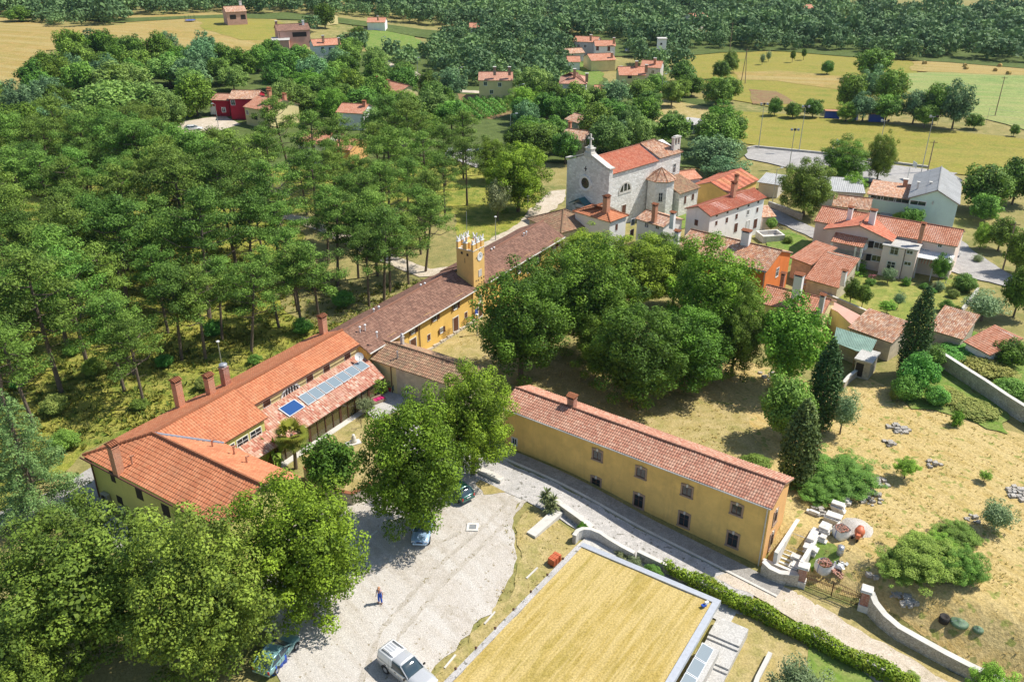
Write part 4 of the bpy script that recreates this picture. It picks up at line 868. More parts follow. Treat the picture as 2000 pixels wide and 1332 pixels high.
for k in range(8):
    nm_=np.array([math.cos((k+.5)*math.pi/4+.3),math.sin((k+.5)*math.pi/4+.3),0])
    if nm_@dv>.93: win(root,off,np.array([c[0],c[1],4.4])+nm_*tr*.925,np.cross(UP,nm_),nm_,.75,1.7,'stp')
KEEP.append((CF_.pt(CL/2,CD/2,0)[:2],16)); KEEP.append((CF_.pt(CL/2,-12,0)[:2],10))
# sacristy
house('sacristy','low stone sacristy with patchy lichen tiles against the right end of the church','building',(1315,371),(1329,379),4.2,'church','t_mix',D=5,slope=.3,feats=())if 0 else None
sf,sL=frpx((1329,379),(1368,366),4.6,.3); off=sf.pt(2,2,0); r=empty('sacristy',off,0,'low stone annex with patchy ochre tiles and two brown shutters beside the church turret','building')
m=MB(off); wall_block(m,sf,0,sL,0,5.2,-.5,4.55); m.build('wall',X['church'],r)
ro=roof_mesh('roof',[[sf.pt(-.3,-.35,4.55),sf.pt(sL+.3,-.35,4.55),sf.pt(sL-.6,5.2,6.6),sf.pt(-.3,5.2,6.6)]],X['t_moss'],r,off,.25,.38,True,.05)
feature(r,off,sf,'f',.6,1.5,'cl',1338,391); feature(r,off,sf,'f',.7,1.2,'cl',1353,385)
house('chapel_annex','small annex with bright red roof behind the stone sacristy','building',(1339,352),(1372,347),4.4,'white','t_red2',D=5,slope=.35)
# ---------------------------------------------------------------- houses round the church
hp=house('hip_roofed_cottage','low cottage with dark mottled hipped roof at the far end of the long yellow range','house',(1097,454),(1172,434),3.4,'oldwall','t_moss',D=8.6,slope=.42,hip=(4,4),geo=True,keep=True)
house('white_corner_house','white house with orange red hipped roof in front of the church','house',(1193,433),(1228,420),5.6,'white','t_red',D=7.5,slope=.38,hip=(3.2,3.2),geo=True,tile=.3,feats=[('f',1204,444,.6,1.1,'cl')],chims=[(1184,408,6.8,2.2,.9,.9,'chimbrick','tile')])
house('white_courtyard_house','tall white house with two dark windows behind the chestnut crowns','house',(1240,426),(1295,443),5.2,'white','t_mix',D=5,slope=.3,geo=True,feats=[('f',1263,440,.8,.8,'w'),('f',1284,444,.7,.7,'w'),('l',1236,434,.9,1.1,'w'),('l',1234,457,.9,1.5,'cl')],chims=[(1278,425,6.0,2.3,.7,.7,'chimbrick','tile')])
house('orange_long_house','long orange house with mottled barrel tile roof behind the chestnut crowns','house',(1318,484),(1497,529),5.6,'orange','t_mix',ridge=(1420,465),slope=.36,geo=True,feats=[('f',1450,526,.9,1.2,'stp'),('r',1518,532,.95,1.3,'stp')],
  chims=[(1313,437,6.6,1.9,.7,.7,'white','tile'),(1321,480,5.8,2.4,.7,.7,'white','tile'),(1456,475,7.2,2.0,1.2,.9,'white','tile')],gutter=True)
house('white_long_house','tall white farmhouse with long bright red roof and small brown windows','house',(1389,422),(1498,385),6.6,'white','t_church',ridge=(1430,382),slope=.38,geo=True,tile=.22,course=.34,feats=[('f',1399,436,.55,.75,'cl'),('f',1419.5,430,.6,.9,'cl'),('f',1438.5,423,.6,.9,'cl'),('f',1461,415,.6,.9,'w'),('f',1479,410,.55,.85,'cl'),('f',1400,421.5,.5,.35,'dark'),('f',1421,415,.5,.35,'dark'),('f',1441,408,.5,.35,'dark'),('f',1462,402,.5,.35,'dark'),('f',1481,395,.5,.4,'dark'),('f',1437,445,.9,1.6,'cl'),('f',1475,437,1.0,1.7,'cl'),('f',1460,442,.8,1.9,'doorw'),('l',1360,435,.7,1.0,'cl')],
  chims=[(1432,376,8.2,1.8,.7,.7,'chimbrick','tile')])
house('ochre_house','ochre house with muted red roof behind the white farmhouse','house',(1425,378),(1483,350),3.8,'ochre','t_church',D=7.5,slope=.36,geo=True,chims=[(1437,363,5,2,.6,.6,'chimbrick','tile')])
house('flat_grey_shed','grey flat roofed shed between the ochre house and the walnut tree','shed',(1480,356),(1522,362),2.8,'grey','eternit',D=6,slope=.05,single=True)
house('lean_outbuilding','small outbuilding with faded orange roof beside the white farmhouse','outbuilding',(1490,424),(1516,422),2.6,'pinkw','t_mix',D=3,slope=.3,single=True)
# villa
vr,vf,vL,vD,vz,vro,voff=house('pink_villa','large pale pink villa with red tiled roofs, covered balcony and striped awning','villa',(1590,431),(1870,481),5.6,'pinkw','t_red2',D=7.4,slope=.36,geo=True,tile=.3,
  feats=[('r',1874,500,.9,1.2,'stp'),('f',1836,479,.6,.7,'w')],chims=[(1658,430,6.2,2.2,.7,.7,'white','tile'),(1702,436,6.8,2.2,.9,.8,'white','tile'),(1798,465,6.2,2.4,.6,.6,'chimbrick','tile')])
def vblock(pxA,pxB,z,D,zg=-.5,mat='pinkw'):
    f,L=frpx(pxA,pxB,z,.05); m=MB(voff); wall_block(m,f,0,L,0,D,zg,z); m.build('wall',X[mat],vr); return f,L
f,L=frpx((1680,453),(1738,462),5.4,.3)
# cross gable facing the camera
gx0,_=vf.front(1620,440,-1.5); gx1,_=vf.front(1742,465,-1.5); gf=Fr(vf.pt(gx1,-2.6,0),vf.a+math.pi/2)  # x away from camera, y to the left
W_=gx1-gx0; m=MB(voff); wall_block(m,gf,0,6,0,W_,-.5,5.5,5.5+.3*W_/2-.05); m.build('wall',X['pinkw'],vr)
g,rl=gable_roof(gf,0,6.2,0,W_,5.55,5.6+.3*W_/2,0,0,.5,.6); r2=roof_mesh('roof',g,X['t_church'],vr,voff,.3,.4,True,.03); ridge_caps(rl,X['t_red2'],r2,voff)
bx0,_=vf.front(1624,470,-4.6); bx1,_=vf.front(1688,480,-4.6)
r3=roof_mesh('balcony_roof',[[vf.pt(bx0,-5.2,4.3),vf.pt(bx1,-5.2,4.3),vf.pt(bx1,-2.5,5.1),vf.pt(bx0,-2.5,5.1)]],X['t_red2'],vr,voff,.3,.4,True,.05)
m=MB(voff); 
for x in (bx0+.2,(bx0+bx1)/2+1.4,bx1-.2): m=MB(voff); m.fbox(vf.pt(x,-4.9,0),np.append(vf.x,0),np.append(vf.y,0),UP,(-.14,.14),(-.14,.14),(0,4.3)); m.build('balcony_post',X['wframe'],vr)

m=MB(voff); m.fbox(vf.pt(bx0,0,0),np.append(vf.x,0),np.append(vf.y,0),UP,(0,bx1-bx0),(-5.1,-2.55),(2.3,2.5)); m.build('balcony_floor',X['concrete'],vr)
m=MB(voff); 
for k in range(int((bx1-bx0)/.18)): m.fbox(vf.pt(bx0+k*.18,-5.05,0),np.append(vf.x,0),np.append(vf.y,0),UP,(0,.03),(-.02,.02),(2.5,3.4))
m.fbox(vf.pt(bx0,-5.05,0),np.append(vf.x,0),np.append(vf.y,0),UP,(0,bx1-bx0),(-.03,.03),(3.4,3.46)); m.build('balcony_railing',X['metal'],vr)
def vf_block(xa,xb,yf,zt,mat='pinkw',roof='concrete'):
    m=MB(voff); wall_block(m,vf,xa,xb,yf,-.01,-.5,zt); m.build('wall',X[mat],vr)
    m=MB(voff); m.fbox(vf.pt(0,0,0),np.append(vf.x,0),np.append(vf.y,0),UP,(xa-.15,xb+.15),(yf-.15,-.02),(zt,zt+.14)); m.build('flat_roof',X[roof],vr)
xa,_=vf.front(1721,500,-4.0); xb,_=vf.front(1765,500,-4.0); vf_block(xa,xb,-4.0,4.9)
xc,_=vf.front(1790,500,-3.6); vf_block(xb+.1,xc,-3.6,4.85)
for px,py,w_,h_,st,y in ((1747,490,1.2,1.3,'stp',-4.0),(1740,519,1.2,1.3,'stp',-4.0),(1777,493,.9,.6,'w',-3.6),(1772.5,515,1.0,.6,'w',-3.6)): feature(vr,voff,vf,'f',w_,h_,st,px,py,0,y)
for px,py in ((1717,480),(1712,505)): feature(vr,voff,vf,'f',1.5,1.0,'shs',px,py,0,-2.6,'dark')
feature(vr,voff,vf,'f',1.5,1.4,'w',1804,495,0,0.)
x0,z0=vf.front(1796,485,-2.4); x1,_=vf.front(1862,497,-2.4); m=MB(voff)
m.add([vf.pt(x0,-2.4,3.4),vf.pt(x1,-2.4,3.4),vf.pt(x1,-.02,3.9),vf.pt(x0,-.02,3.9)]+[vf.pt(x0,-2.4,3.46),vf.pt(x1,-2.4,3.46),vf.pt(x1,-.02,3.96),vf.pt(x0,-.02,3.96)],[(0,1,2,3),(4,5,6,7),(0,1,5,4),(1,2,6,5)])
for k in np.arange(x0,x1,.25): m.tube([vf.pt(k,-2.4,3.47),vf.pt(k,-.02,3.97)],.05,4)
m.build('canopy_sheet',X['whitepl'],vr)
m=MB(voff); 
for x in (x0+.1,x1-.1,(x0+x1)/2): m.tube([vf.pt(x,-2.3,0),vf.pt(x,-2.3,3.4)],.07,6)
m.build('canopy_post',X['wframe'],vr)
x0,_=vf.front(1792,525,-1.0)
for k in range(9):
    m=MB(voff); a=vf.pt(x0+k*.22,-.05,3.0); b=vf.pt(x0+k*.22,-1.1,2.1); s_=np.append(vf.x,0)*.22; m.add([a,a+s_,b+s_,b,a+UP*.03,a+s_+UP*.03,b+s_+UP*.03,b+UP*.03],[(0,1,2,3),(4,5,6,7),(0,1,5,4),(2,3,7,6),(1,2,6,5),(3,0,4,7)]); m.build('awning_stripe',X['pink2'] if k%2 else X['cap'],vr)
r=empty('satellite_dish',P(1686,487,3.4),0,'white satellite dish on the balcony corner of the pink villa','satellite dish'); dish(r,None,.6,(-.1,-.95,.3))
# barn and hall behind
house('old_barn','small old barn with mottled tile roof between the pink villa and the mint green hall','barn',(1625,401),(1700,410),2.9,'oldwall','t_mix',D=5.6,slope=.4,geo=True,feats=[('f',1665,413,1.4,1.8,'dark')])
hf,hL=frpx((1777,382),(1874,394),5.8,.2)
# gable end of the mint hall faces the camera
X['mintw']=X['mint']; ap_=P(1831,374,7.3); off=hf.pt(hL/2,8,0); r=empty('mint_hall',off,0,'pale mint green sports hall with grey corrugated gable roof beside the asphalt court','hall')
axm,_=hf.loc(ap_); gf2=Fr(hf.pt(hL,0,0),hf.a+math.pi/2); DH=16.0
m=MB(off); wall_block(m,gf2,0,DH,0,hL,-.5,5.4,7.3,hL-axm); m.build('wall',X['mint'],r)
g,rl=gable_roof(gf2,0,DH,0,hL,5.42,7.35,0,0,.3,.35,hL-axm); ro=roof_mesh('roof',g,X['eternit'],r,off,.35,3,True,.06,seg=4); ridge_caps(rl,X['eternit'],ro,off,.12)
feature(r,off,hf,'f',2.6,.8,'w',1793,397)
m=MB(off); x,z=hf.front(1822,396); m.tube([hf.pt(x,-.25,z-.3),hf.pt(x,-.2,z+.3)],.1,6); m.build('wall_lamp',X['metal'],r)
for q in ((1793,362),(1817,362)): c=P(*q,6.6); chimney(hf.a,c,6.2,7.4,ro,off,.35,.35,'grey','flat')
KEEP.append((hf.pt(hL/2,6,0)[:2],13))
house('mint_wing','low mint green classroom wing with flat pale roof attached to the hall','building',(1694,379),(1778,390),3.4,'mint','t_mix',D=8,slope=.06,single=True,feats=[('f',1713,385,2.2,.9,'w'),('f',1735,388.5,2.6,.9,'w'),('f',1761,392,2.6,.9,'w')],chims=[(1767,364,3.8,1.6,.8,.8,'chimbrick','flat')])
house('grey_roofed_store','long store with grey corrugated roof half hidden by the walnut tree','shed',(1600,372),(1690,378),3.0,'white','eternit',D=7,slope=.1,single=True)
# cottages in front of the villa
house('garden_cottage','small cottage with pinkish tiled roof directly below the pink villa terrace','cottage',(1543,502),(1584,517),3.4,'oldwall','t_red2',D=5.5,slope=.25,geo=True,single=True,keep=True)
house('garden_outhouse','low outhouse with salmon tiled roof and a white chimney in the villa garden','outhouse',(1572,543),(1637,561),2.4,'oldwall','t_red2',D=6,slope=.42,geo=True,single=True,chims=[(1647,548,3.6,1.6,.6,.6,'white','tile')],keep=True)
house('red_tiled_house','long house with salmon tiled roof and cream gable in front of the orange house','house',(1478,589),(1605,620),3.8,'cream','t_red2',D=6,slope=.42,geo=True,chims=[(1556,573,5.5,2.8,1.1,.9,'white','tile'),(1602,608,4.2,2.4,.6,.6,'grey','tile'),(1527,557,5,1.8,.5,.5,'brick','tile')],feats=[('r',1626,612,.5,.9,'stp')])
off=P(1640,612,0); r=empty('red_terrace_annex',off,0,'low flat annex with faded red terrace roof behind the salmon tiled house','annex')
q=[P(1575,580,3.0),P(1608,580,3.0),P(1690,622,3.0),P(1662,634,3.0),P(1636,610,3.0)]; m=MB(off); m.prism([a[:2] for a in q],-.3,3.0); m.build('wall',X['cream'],r); m=MB(off); m.prism([a[:2] for a in q],3.0,3.08); m.build('flat_roof',X['pink2'],r)
f,L=frpx((1658,637),(1742,668),3.4,.2)
house('tiled_shed','open sided shed with mottled barrel tiles between the green sheet roof and the tall cypress','shed',(1657,639),(1742,669),2.9,'oldwall','t_mix',D=4.5,slope=.25,geo=True,single=True,keep=True)
a=[P(1634,640,2.9),P(1712,665,2.9),P(1700,690,2.5),P(1672,686,2.5),P(1628,668,2.5)]; off=P(1665,668,0)
r=empty('green_sheet_shed',off,0,'shed roofed with faded green corrugated sheets beside the second cypress','shed'); m=MB(off); m.add(a+[q+UP*.06 for q in a],[(0,1,2,3,4),(5,6,7,8,9)]+[(i,(i+1)%5,5+(i+1)%5,5+i) for i in range(5)])
n_=nrm(a[1]-a[0])
for k in range(26): t=k/25; m.tube([a[0]*(1-t)+a[1]*t+UP*.08,(a[4]*(1-t)+a[2]*t)+UP*.08],.05,4)
m.build('sheet_roof',X['canopyg'],r)
m=MB(off)
for q in a: m.tube([q,(q[0],q[1],0)],.08,6)
m.build('timber_post',X['wood'],r); m=MB(off); b0=P(1628,690,0); b1=P(1672,712,0); t=nrm(b1-b0); m.fbox(b0,t,np.cross(UP,t),UP,(0,np.linalg.norm(b1-b0)),(-.2,.2),(0,1.9)); m.build('stone_wall',X['rough'],r)
KEEP.append((off[:2],5))
f,L=frpx((1673,700),(1702,708),2.5,.0); off=f.pt(L/2,1.5,0); r=empty('stone_hut',off,0,'little stone hut with slab roof and dark doorway beside the green sheet shed','hut')
m=MB(off); wall_block(m,f,0,L,0,3,-.3,2.4); m.build('wall',X['rough'],r); m=MB(off); m.fbox(f.pt(0,0,0),np.append(f.x,0),np.append(f.y,0),UP,(-.2,L+.2),(-.3,3.2),(2.4,2.6)); m.build('slab_roof',X['concrete'],r)
feature(r,off,f,'f',.9,1.8,'dark',1678,722)
house('mossy_tile_shed','low garden shed with mottled barrel tiles right of the tallest cypress','shed',(1812,642),(1880,662),2.2,'rough','t_mix',D=5,slope=.3,geo=True,single=True)
house('salmon_tile_shed','low garden shed with plain salmon tiles at the right edge','shed',(1882,666),(1934,693),2.2,'white','t_red2',D=4.5,slope=.3,geo=True,single=True)
# ---------------------------------------------------------------- the village behind
W1=lambda *q:[('f',x,y,1.,1.1,'w') for x,y in q]
house('hilltop_house','two storey brick pink house with low porch alone on the dry hill pasture','house',(441,24),(482,22),6.2,'pink2','t_mix',D=9,slope=.35,feats=[('l',435,25,.9,1.2,'w'),('f',455,34,2.5,1.8,'dark'),('f',475,34,2.0,1.8,'dark')],chims=[(470,12,7.5,2,.9,.9,'white','flat')])
house('dark_pink_house','dusky pink house with brown roof and pale awning on the hill','house',(541,61),(606,58),5.6,'pink2','t_brown',D=9,slope=.35,feats=[('l',546,70,1.2,2.,'dark'),('f',585,68,5,1.6,'dark')],chims=[(540,52,6.5,2,.8,.8,'brick','flat'),(592,48,7.,1.5,.8,.8,'white','flat')])
house('flat_pink_garage','low flat roofed pink garage below the dusky pink house','garage',(529,80),(565,79),2.8,'pink2','concrete',D=7,slope=.03,single=True)
house('white_hill_house','white two storey house with orange red roof beside a dark tree on the hill','house',(612,90),(667,87),5.6,'white','t_red2',D=8.5,slope=.35,feats=W1((630,96),(645,96))+[('f',660,94,1.2,1.2,'dark')],chims=[(631,78,7.2,1.6,.8,.8,'chimbrick','flat'),(662,84,6.4,1.8,.7,.7,'chimbrick','flat')])
house('red_roof_bungalow','small bungalow with orange roof far up the lane','house',(716,44),(752,44),3.2,'white','t_red2',D=8,slope=.35,chims=[(738,37,5,1.2,.7,.7,'chimbrick','flat')])
house('cream_cottage_far','tiny cream building among dark trees above the white hill house','cottage',(620,29),(637,31),3.5,'cream','t_mix',D=6,slope=.3)
house('lone_red_roof','lone red roof poking out of the wood north of the village','house',(916,54),(936,54),2.5,'white','t_red2',D=7,slope=.4)
house('crimson_house','crimson red two storey house with pale tiled roof','house',(445,193),(502,193),5.8,'red','t_mix',D=8,slope=.32,feats=[('f',455,201,1.1,1.3,'w'),('f',437,215,1.0,1.2,'w')])
house('crimson_wing','lower crimson red wing with pale pink roof beside the crimson house','house',(411,195),(446,196),4.6,'red','t_pink',D=6,slope=.32,feats=[('f',416,216,1.3,2.0,'doorw')])
house('cream_village_house','cream house with orange roof and two tall chimneys beside the crimson house','house',(474,208),(523,217),5.0,'cream','t_red2',D=10,slope=.38,feats=[('f',497,228,2.2,1.6,'dark'),('f',483,220,.9,1.1,'w')],chims=[(527,195,6.8,2.4,.8,.8,'chimbrick','tile'),(557,200,5.8,2.2,.8,.8,'chimbrick','tile'),(527,187,7,2,.8,.8,'chimbrick','tile')])
house('light_blue_house','pale blue white house with orange roof framed by pine tops','house',(655,219),(708,222),4.6,'white','t_red2',D=8,slope=.34,chims=[(712,209,5.5,1.5,.8,.8,'chimbrick','tile')])
house('white_house_in_pines','white house with orange roof seen through the pine trunks','house',(578,276),(632,282),5.0,'white','t_red2',D=9,slope=.36,feats=W1((612,290)))
house('orange_annex_in_pines','ochre annex with orange roof seen through the pine trunks','house',(632,288),(683,293),3.6,'peach','t_red2',D=8,slope=.36)
house('sunken_orange_roof','house half hidden by trees with a salmon roof and two chimneys','house',(741,172),(778,181),4.6,'cream','t_red2',D=7,slope=.4,chims=[(739,164,6,2,.7,.7,'chimbrick','tile'),(759,171,6,2,.7,.7,'chimbrick','tile')])
house('beige_twin_house','beige double house with two pinkish roofs above the vineyard','house',(934,157),(1002,157),6.0,'cream','t_pink',D=9,slope=.33,feats=W1((948,164),(976,166),(960,180)),chims=[(966,142,8,1.8,.8,.8,'brick','flat'),(995,142,8,1.8,.8,.8,'brick','flat')])
house('mauve_stone_house','tall mauve house with hipped pinkish roof beside the yellow green lime tree','house',(1092,163),(1146,164),6.4,'grey','t_pink',D=11,slope=.36,hip=(5,5),feats=W1((1129,172)),chims=[(1122,146,8.4,1.8,.8,.8,'chimbrick','flat'),(1146,155,8,1.8,.8,.8,'chimbrick','flat')])
house('mauve_house_annex','low annex with bright red roof right of the mauve house','house',(1162,178),(1186,178),3.0,'white','t_red2',D=6,slope=.35)
house('row_house_left','left house of the far terrace, grey and pink walls under an orange roof','house',(1119,81),(1166,83),5.6,'grey','t_red2',D=8,slope=.33,feats=W1((1130,90),(1143,91)),chims=[(1154,76,7,1.6,.8,.8,'chimbrick','flat')])
house('row_house_right','right house of the far terrace, white with an orange roof','house',(1162,90),(1203,90),5.6,'white','t_red2',D=8,slope=.33,feats=[('f',1167,95,1.0,1.6,'cl'),('f',1189,96,1.0,1.6,'cl')],chims=[(1199,82,7,1.6,.8,.8,'chimbrick','flat')])
house('grey_gable_cottage','small grey cottage with mottled roof below the far terrace','cottage',(1109,105),(1143,103),3.4,'grey','t_mix',D=6,slope=.4,feats=W1((1117,108)))
house('white_car_port_house','low house with orange roof and white car port','house',(1108,121),(1134,121),3.2,'white','t_red2',D=7,slope=.36)
house('hidden_orange_roof','low cream house with faded orange roof behind garden trees','house',(1155,119),(1204,117),4.0,'cream','t_red2',D=9,slope=.33,chims=[(1195,110,5,1.4,.7,.7,'chimbrick','flat')])
house('gabled_villa','coral roofed cream villa with pointed front gable','villa',(1209,147),(1262,147),4.6,'cream','t_red2',D=9,slope=.38,feats=[('f',1230,150,1.4,1.2,'dark')],chims=[(1243,130,6.5,1.8,.8,.8,'chimbrick','flat'),(1262,137,6,1.8,.8,.8,'chimbrick','flat')])
house('grey_villa','grey walled villa with coral roof behind the cream villa','villa',(1250,131),(1291,133),5.2,'grey','t_red2',D=8,slope=.36,feats=W1((1275,141)),chims=[(1279,122,6.5,1.5,.8,.8,'chimbrick','flat')])
house('ruined_roof','old roof patch with bleached tiles among the trees above the church','house',(1102,232),(1128,240),3.4,'rough','t_mix',D=6,slope=.35)
house('brown_roof_house','small house with brown roof and an orange chimney behind the chestnut','house',(1091,268),(1140,275),4.2,'oldwall','t_mix',D=7,slope=.35,chims=[(1113,254,5,1.8,.6,.6,'chimbrick','tile')])
house('tiny_orange_roof','tiny orange roofed hut at the edge of the trees before the pasture','hut',(1388,172),(1404,172),2.0,'white','t_red2',D=5,slope=.35)
house('garage_hut','small grey garage with flat roof and dark green doors','garage',(1327,241),(1362,245),2.6,'grey','concrete',D=6,slope=.04,single=True,feats=[('f',1342,246,3.2,2.0,'cl','teal')])
house('far_white_house','white house with orange roof far away at the wood edge','house',(1358,36),(1386,34),5,'white','t_red2',D=9,slope=.3)
house('far_pink_house','distant white house with red roof in the forest clearing','house',(1572,17),(1590,17),5,'white','t_red2',D=9,slope=.3)
# transformer tower
c=G(1290,117); r=empty('transformer_tower',c,0,'slender white transformer tower among dark trees','tower'); m=MB(); m.box((0,0,3.6),(3.0,3.0,7.6)); m.build('wall',X['white'],r); m=MB(); m.box((0,0,7.6),(3.5,3.5,.3)); m.build('roof_slab',X['cap'],r); m=MB(); m.box((-.4,-1.52,5.8),(.7,.05,.7)); m.build('window',X['dark'],r); KEEP.append((c[:2],5)); KEEP.append((c[:2]*.97,4))
# stone water trough in the grass yard
c=G(1503,468); r=empty('water_trough',c,.2,'big stone water basin in the grass yard of the white farmhouse','basin'); m=MB()
for a,b,cc,d in ((-2,2,-1.5,-1.2),(-2,2,1.2,1.5),(-2,-1.7,-1.2,1.2),(1.7,2,-1.2,1.2)): m.fbox((0,0,0),(1,0,0),(0,1,0),UP,(a,b),(cc,d),(0,1.2))
m.build('basin_wall',X['whitestone'],r); m=MB(); m.fbox((0,0,0),(1,0,0),(0,1,0),UP,(-1.7,1.7),(-1.2,1.2),(.1,.5)); m.build('basin_floor',X['concrete'],r)
# ---------------------------------------------------------------- leaves and trees
def leaf_arrays(rng,blobs,dens,size,jit=.45,up=.5,shell=.35,aspect=.65,zs=1.):
    """rhombic leaf clusters scattered through the outer shell of many small blobs"""
    Vs=[];Ts=[]
    for (cx,cy,cz,rx,ry,rz,t) in blobs:
        n=int(dens*(rx*ry+rx*rz+ry*rz)*4.2/(size*size)); 
        d=rng.normal(size=(n,3)); d/=np.linalg.norm(d,axis=1)[:,None]
        rr=1-shell*rng.random(n)**1.5+.08*rng.normal(size=n)
        p=np.array([cx,cy,cz])+d*np.array([rx,ry,rz])*rr[:,None]
        nm=d+jit*rng.normal(size=(n,3)); nm[:,2]+=up; nm/=np.linalg.norm(nm,axis=1)[:,None]
        a=np.cross(nm,rng.normal(size=(n,3))); a/=np.linalg.norm(a,axis=1)[:,None]; b=np.cross(nm,a)
        s=size*(.6+.8*rng.random(n))[:,None]
        if zs!=1: a=a*[1,1,zs]; b=b*[1,1,zs]; nm=nm*[1,1,zs]
        Vs.append(np.stack([p+a*s*.6,p+b*s*.6*aspect-nm*s*.1,p-a*s*.6,p-b*s*.6*aspect-nm*s*.1],1)); Ts.append(np.clip(t+.28*rng.normal(size=n),0,1))
    return np.concatenate(Vs).reshape(-1,3),np.concatenate(Ts)
def quads_mesh(name,V,T,mat):
    n=len(V)//4; me=bpy.data.meshes.new(name); me.vertices.add(len(V)); me.vertices.foreach_set('co',V.astype(np.float32).ravel())
    me.loops.add(4*n); me.loops.foreach_set('vertex_index',np.arange(4*n,dtype=np.int32)); me.polygons.add(n)
    me.polygons.foreach_set('loop_start',np.arange(0,4*n,4,dtype=np.int32)); me.polygons.foreach_set('loop_total',np.full(n,4,dtype=np.int32))
    me.update(calc_edges=True); at=me.attributes.new('tint','FLOAT','FACE'); at.data.foreach_set('value',T.astype(np.float32)); me.materials.append(mat); return me
def dome_blobs(rng,n,rb=(.24,.38),zlo=-.45,flat=1.,lump=.12,core=True,bz=.85):
    out=[]
    for i in range(n):
        # golden spiral over the dome, shaken
        z=1-(i+.5)/n*(1-zlo); ph=i*2.39996+rng.normal()*.3; r=math.sqrt(max(0,1-z*z)); R=rng.uniform(*rb); k=(1-R*.8)*(1+rng.normal()*lump)
        out.append((math.cos(ph)*r*k,math.sin(ph)*r*k,z*k*flat,R,R,R*bz,rng.uniform(.1,.9)))
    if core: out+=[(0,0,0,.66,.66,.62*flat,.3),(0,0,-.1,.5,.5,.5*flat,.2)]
    return out
def crown(name,mat,seed,n=34,size=.06,dens=1.0,rb=(.24,.38),zs=1.,**k):
    rng=np.random.default_rng(seed); bl=dome_blobs(rng,n,rb,core=False,**k); V,T=leaf_arrays(rng,bl,dens,size,.42,.5,zs=zs)
    V2,T2=leaf_arrays(rng,[(0,0,-.05,.72,.72,.70,.25),(0,0,-.1,.5,.5,.5,.2)],2.6,.068,.5,.5,zs=zs); V=np.concatenate([V,V2]); T=np.concatenate([T,T2]); return quads_mesh(name,V,T,X[mat])  # dense inner leaves get a darker tint: shade of the crown gaps painted in
def limb_mesh(seed,n=6,r=.05,top=1.0,spread=.55,mat='bark',fork=.45):
    """trunk of unit height to the crown centre, limbs fanning up into the crown"""
    rd=random.Random(seed); m=MB(); m.tube([(0,0,-.05),(0,0,.0),(rd.uniform(-.02,.02),rd.uniform(-.02,.02),fork),(0,0,top)],[r*1.6,r*1.25,r*.85,r*.4],8)
    for i in range(n):
        a=i*2*math.pi/n+rd.uniform(-.3,.3); z0=fork*rd.uniform(.8,1.3); s=spread*rd.uniform(.7,1.1); z1=z0+rd.uniform(.3,.6)
        m.tube([(0,0,z0),(math.cos(a)*s*.5,math.sin(a)*s*.5,z0+(z1-z0)*.6),(math.cos(a)*s,math.sin(a)*s,z1)],[r*.5,r*.32,r*.1],5)
        b=a+.5; m.tube([(math.cos(a)*s*.5,math.sin(a)*s*.5,z0+(z1-z0)*.6),(math.cos(b)*s*.9,math.sin(b)*s*.9,z1+.15)],[r*.25,r*.07],4)
    me=bpy.data.objects; o=m.build('trunk',X[mat]); d=o.data; bpy.data.objects.remove(o); return d
TR=[limb_mesh(i) for i in range(4)]
CRV={}
def crowns(kind):
    if kind in CRV: return CRV[kind]
    D={'chest':lambda s:crown('crown','chest',s,110,.038,1.05,(.14,.26),zlo=-.92,lump=.16,zs=.68,bz=.62),'chestd':lambda s:crown('crown','chestd',s,100,.040,1.05,(.15,.27),zlo=-.92,lump=.16,zs=.68,bz=.62),
       'walnut':lambda s:crown('crown','walnut',s,125,.037,1.0,(.13,.24),zlo=-.85,lump=.16,zs=.75,bz=.7),
       'broad':lambda s:crown('crown','broad',s,32,.09,1.1,(.24,.38),zlo=-.7),'bright':lambda s:crown('crown','bright',s,60,.06,.95,(.17,.3),zlo=-.75,lump=.18,zs=.8,bz=.75),
       'lightg':lambda s:crown('crown','lightg',s,36,.08,1.0,(.2,.34),zlo=-.6),'bluish':lambda s:crown('crown','bluish',s,34,.08,.85,(.2,.34),lump=.2,zlo=-.6),
       'olivel':lambda s:crown('crown','olivel',s,26,.07,.5,(.2,.34),lump=.2),'thicket':lambda s:crown('foliage','shrub',s,150,.032,.9,(.10,.2),zlo=-.05,lump=.22),'shrub':lambda s:crown('foliage','shrub',s,26,.08,1.1,(.28,.42),zlo=-.1),
       'weed':lambda s:crown('foliage','weed',s,26,.08,1.0,(.28,.42),zlo=-.1),'darkb':lambda s:crown('crown','chestd',s,32,.085,1.1,(.25,.38),zlo=-.75)}
    CRV[kind]=[D[kind](100+i*7+len(kind)) for i in range(4 if kind in('chest','chestd','broad') else 3)]; return CRV[kind]
rt=random.Random(11)
def tree(kind,loc,a,b,label,cat='tree',group=None,base=None,hb=None,name=None,trunk=True,variant=None):
    """a = crown half width, b = crown half height, hb = clear stem below the crown"""
    nm={'chest':'chestnut_tree','chestd':'chestnut_tree','walnut':'broadleaf_tree','broad':'broadleaf_tree','bright':'broadleaf_tree','lightg':'broadleaf_tree','bluish':'robinia_tree','olivel':'olive_tree','darkb':'broadleaf_tree','thicket':'shrub','shrub':'shrub','weed':'shrub'}[kind]
    z=float(tz(loc[0],loc[1])); hb=1.5 if hb is None else hb; zc=hb+b
    r=empty(name or nm,(loc[0],loc[1],z),rt.uniform(0,6.28),label,cat,group)
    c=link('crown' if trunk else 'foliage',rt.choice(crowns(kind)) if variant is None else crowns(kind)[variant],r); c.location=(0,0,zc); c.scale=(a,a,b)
    if trunk: t=link('trunk',rt.choice(TR),r); t.scale=(max(a,zc*.5),max(a,zc*.5),zc)
    return r
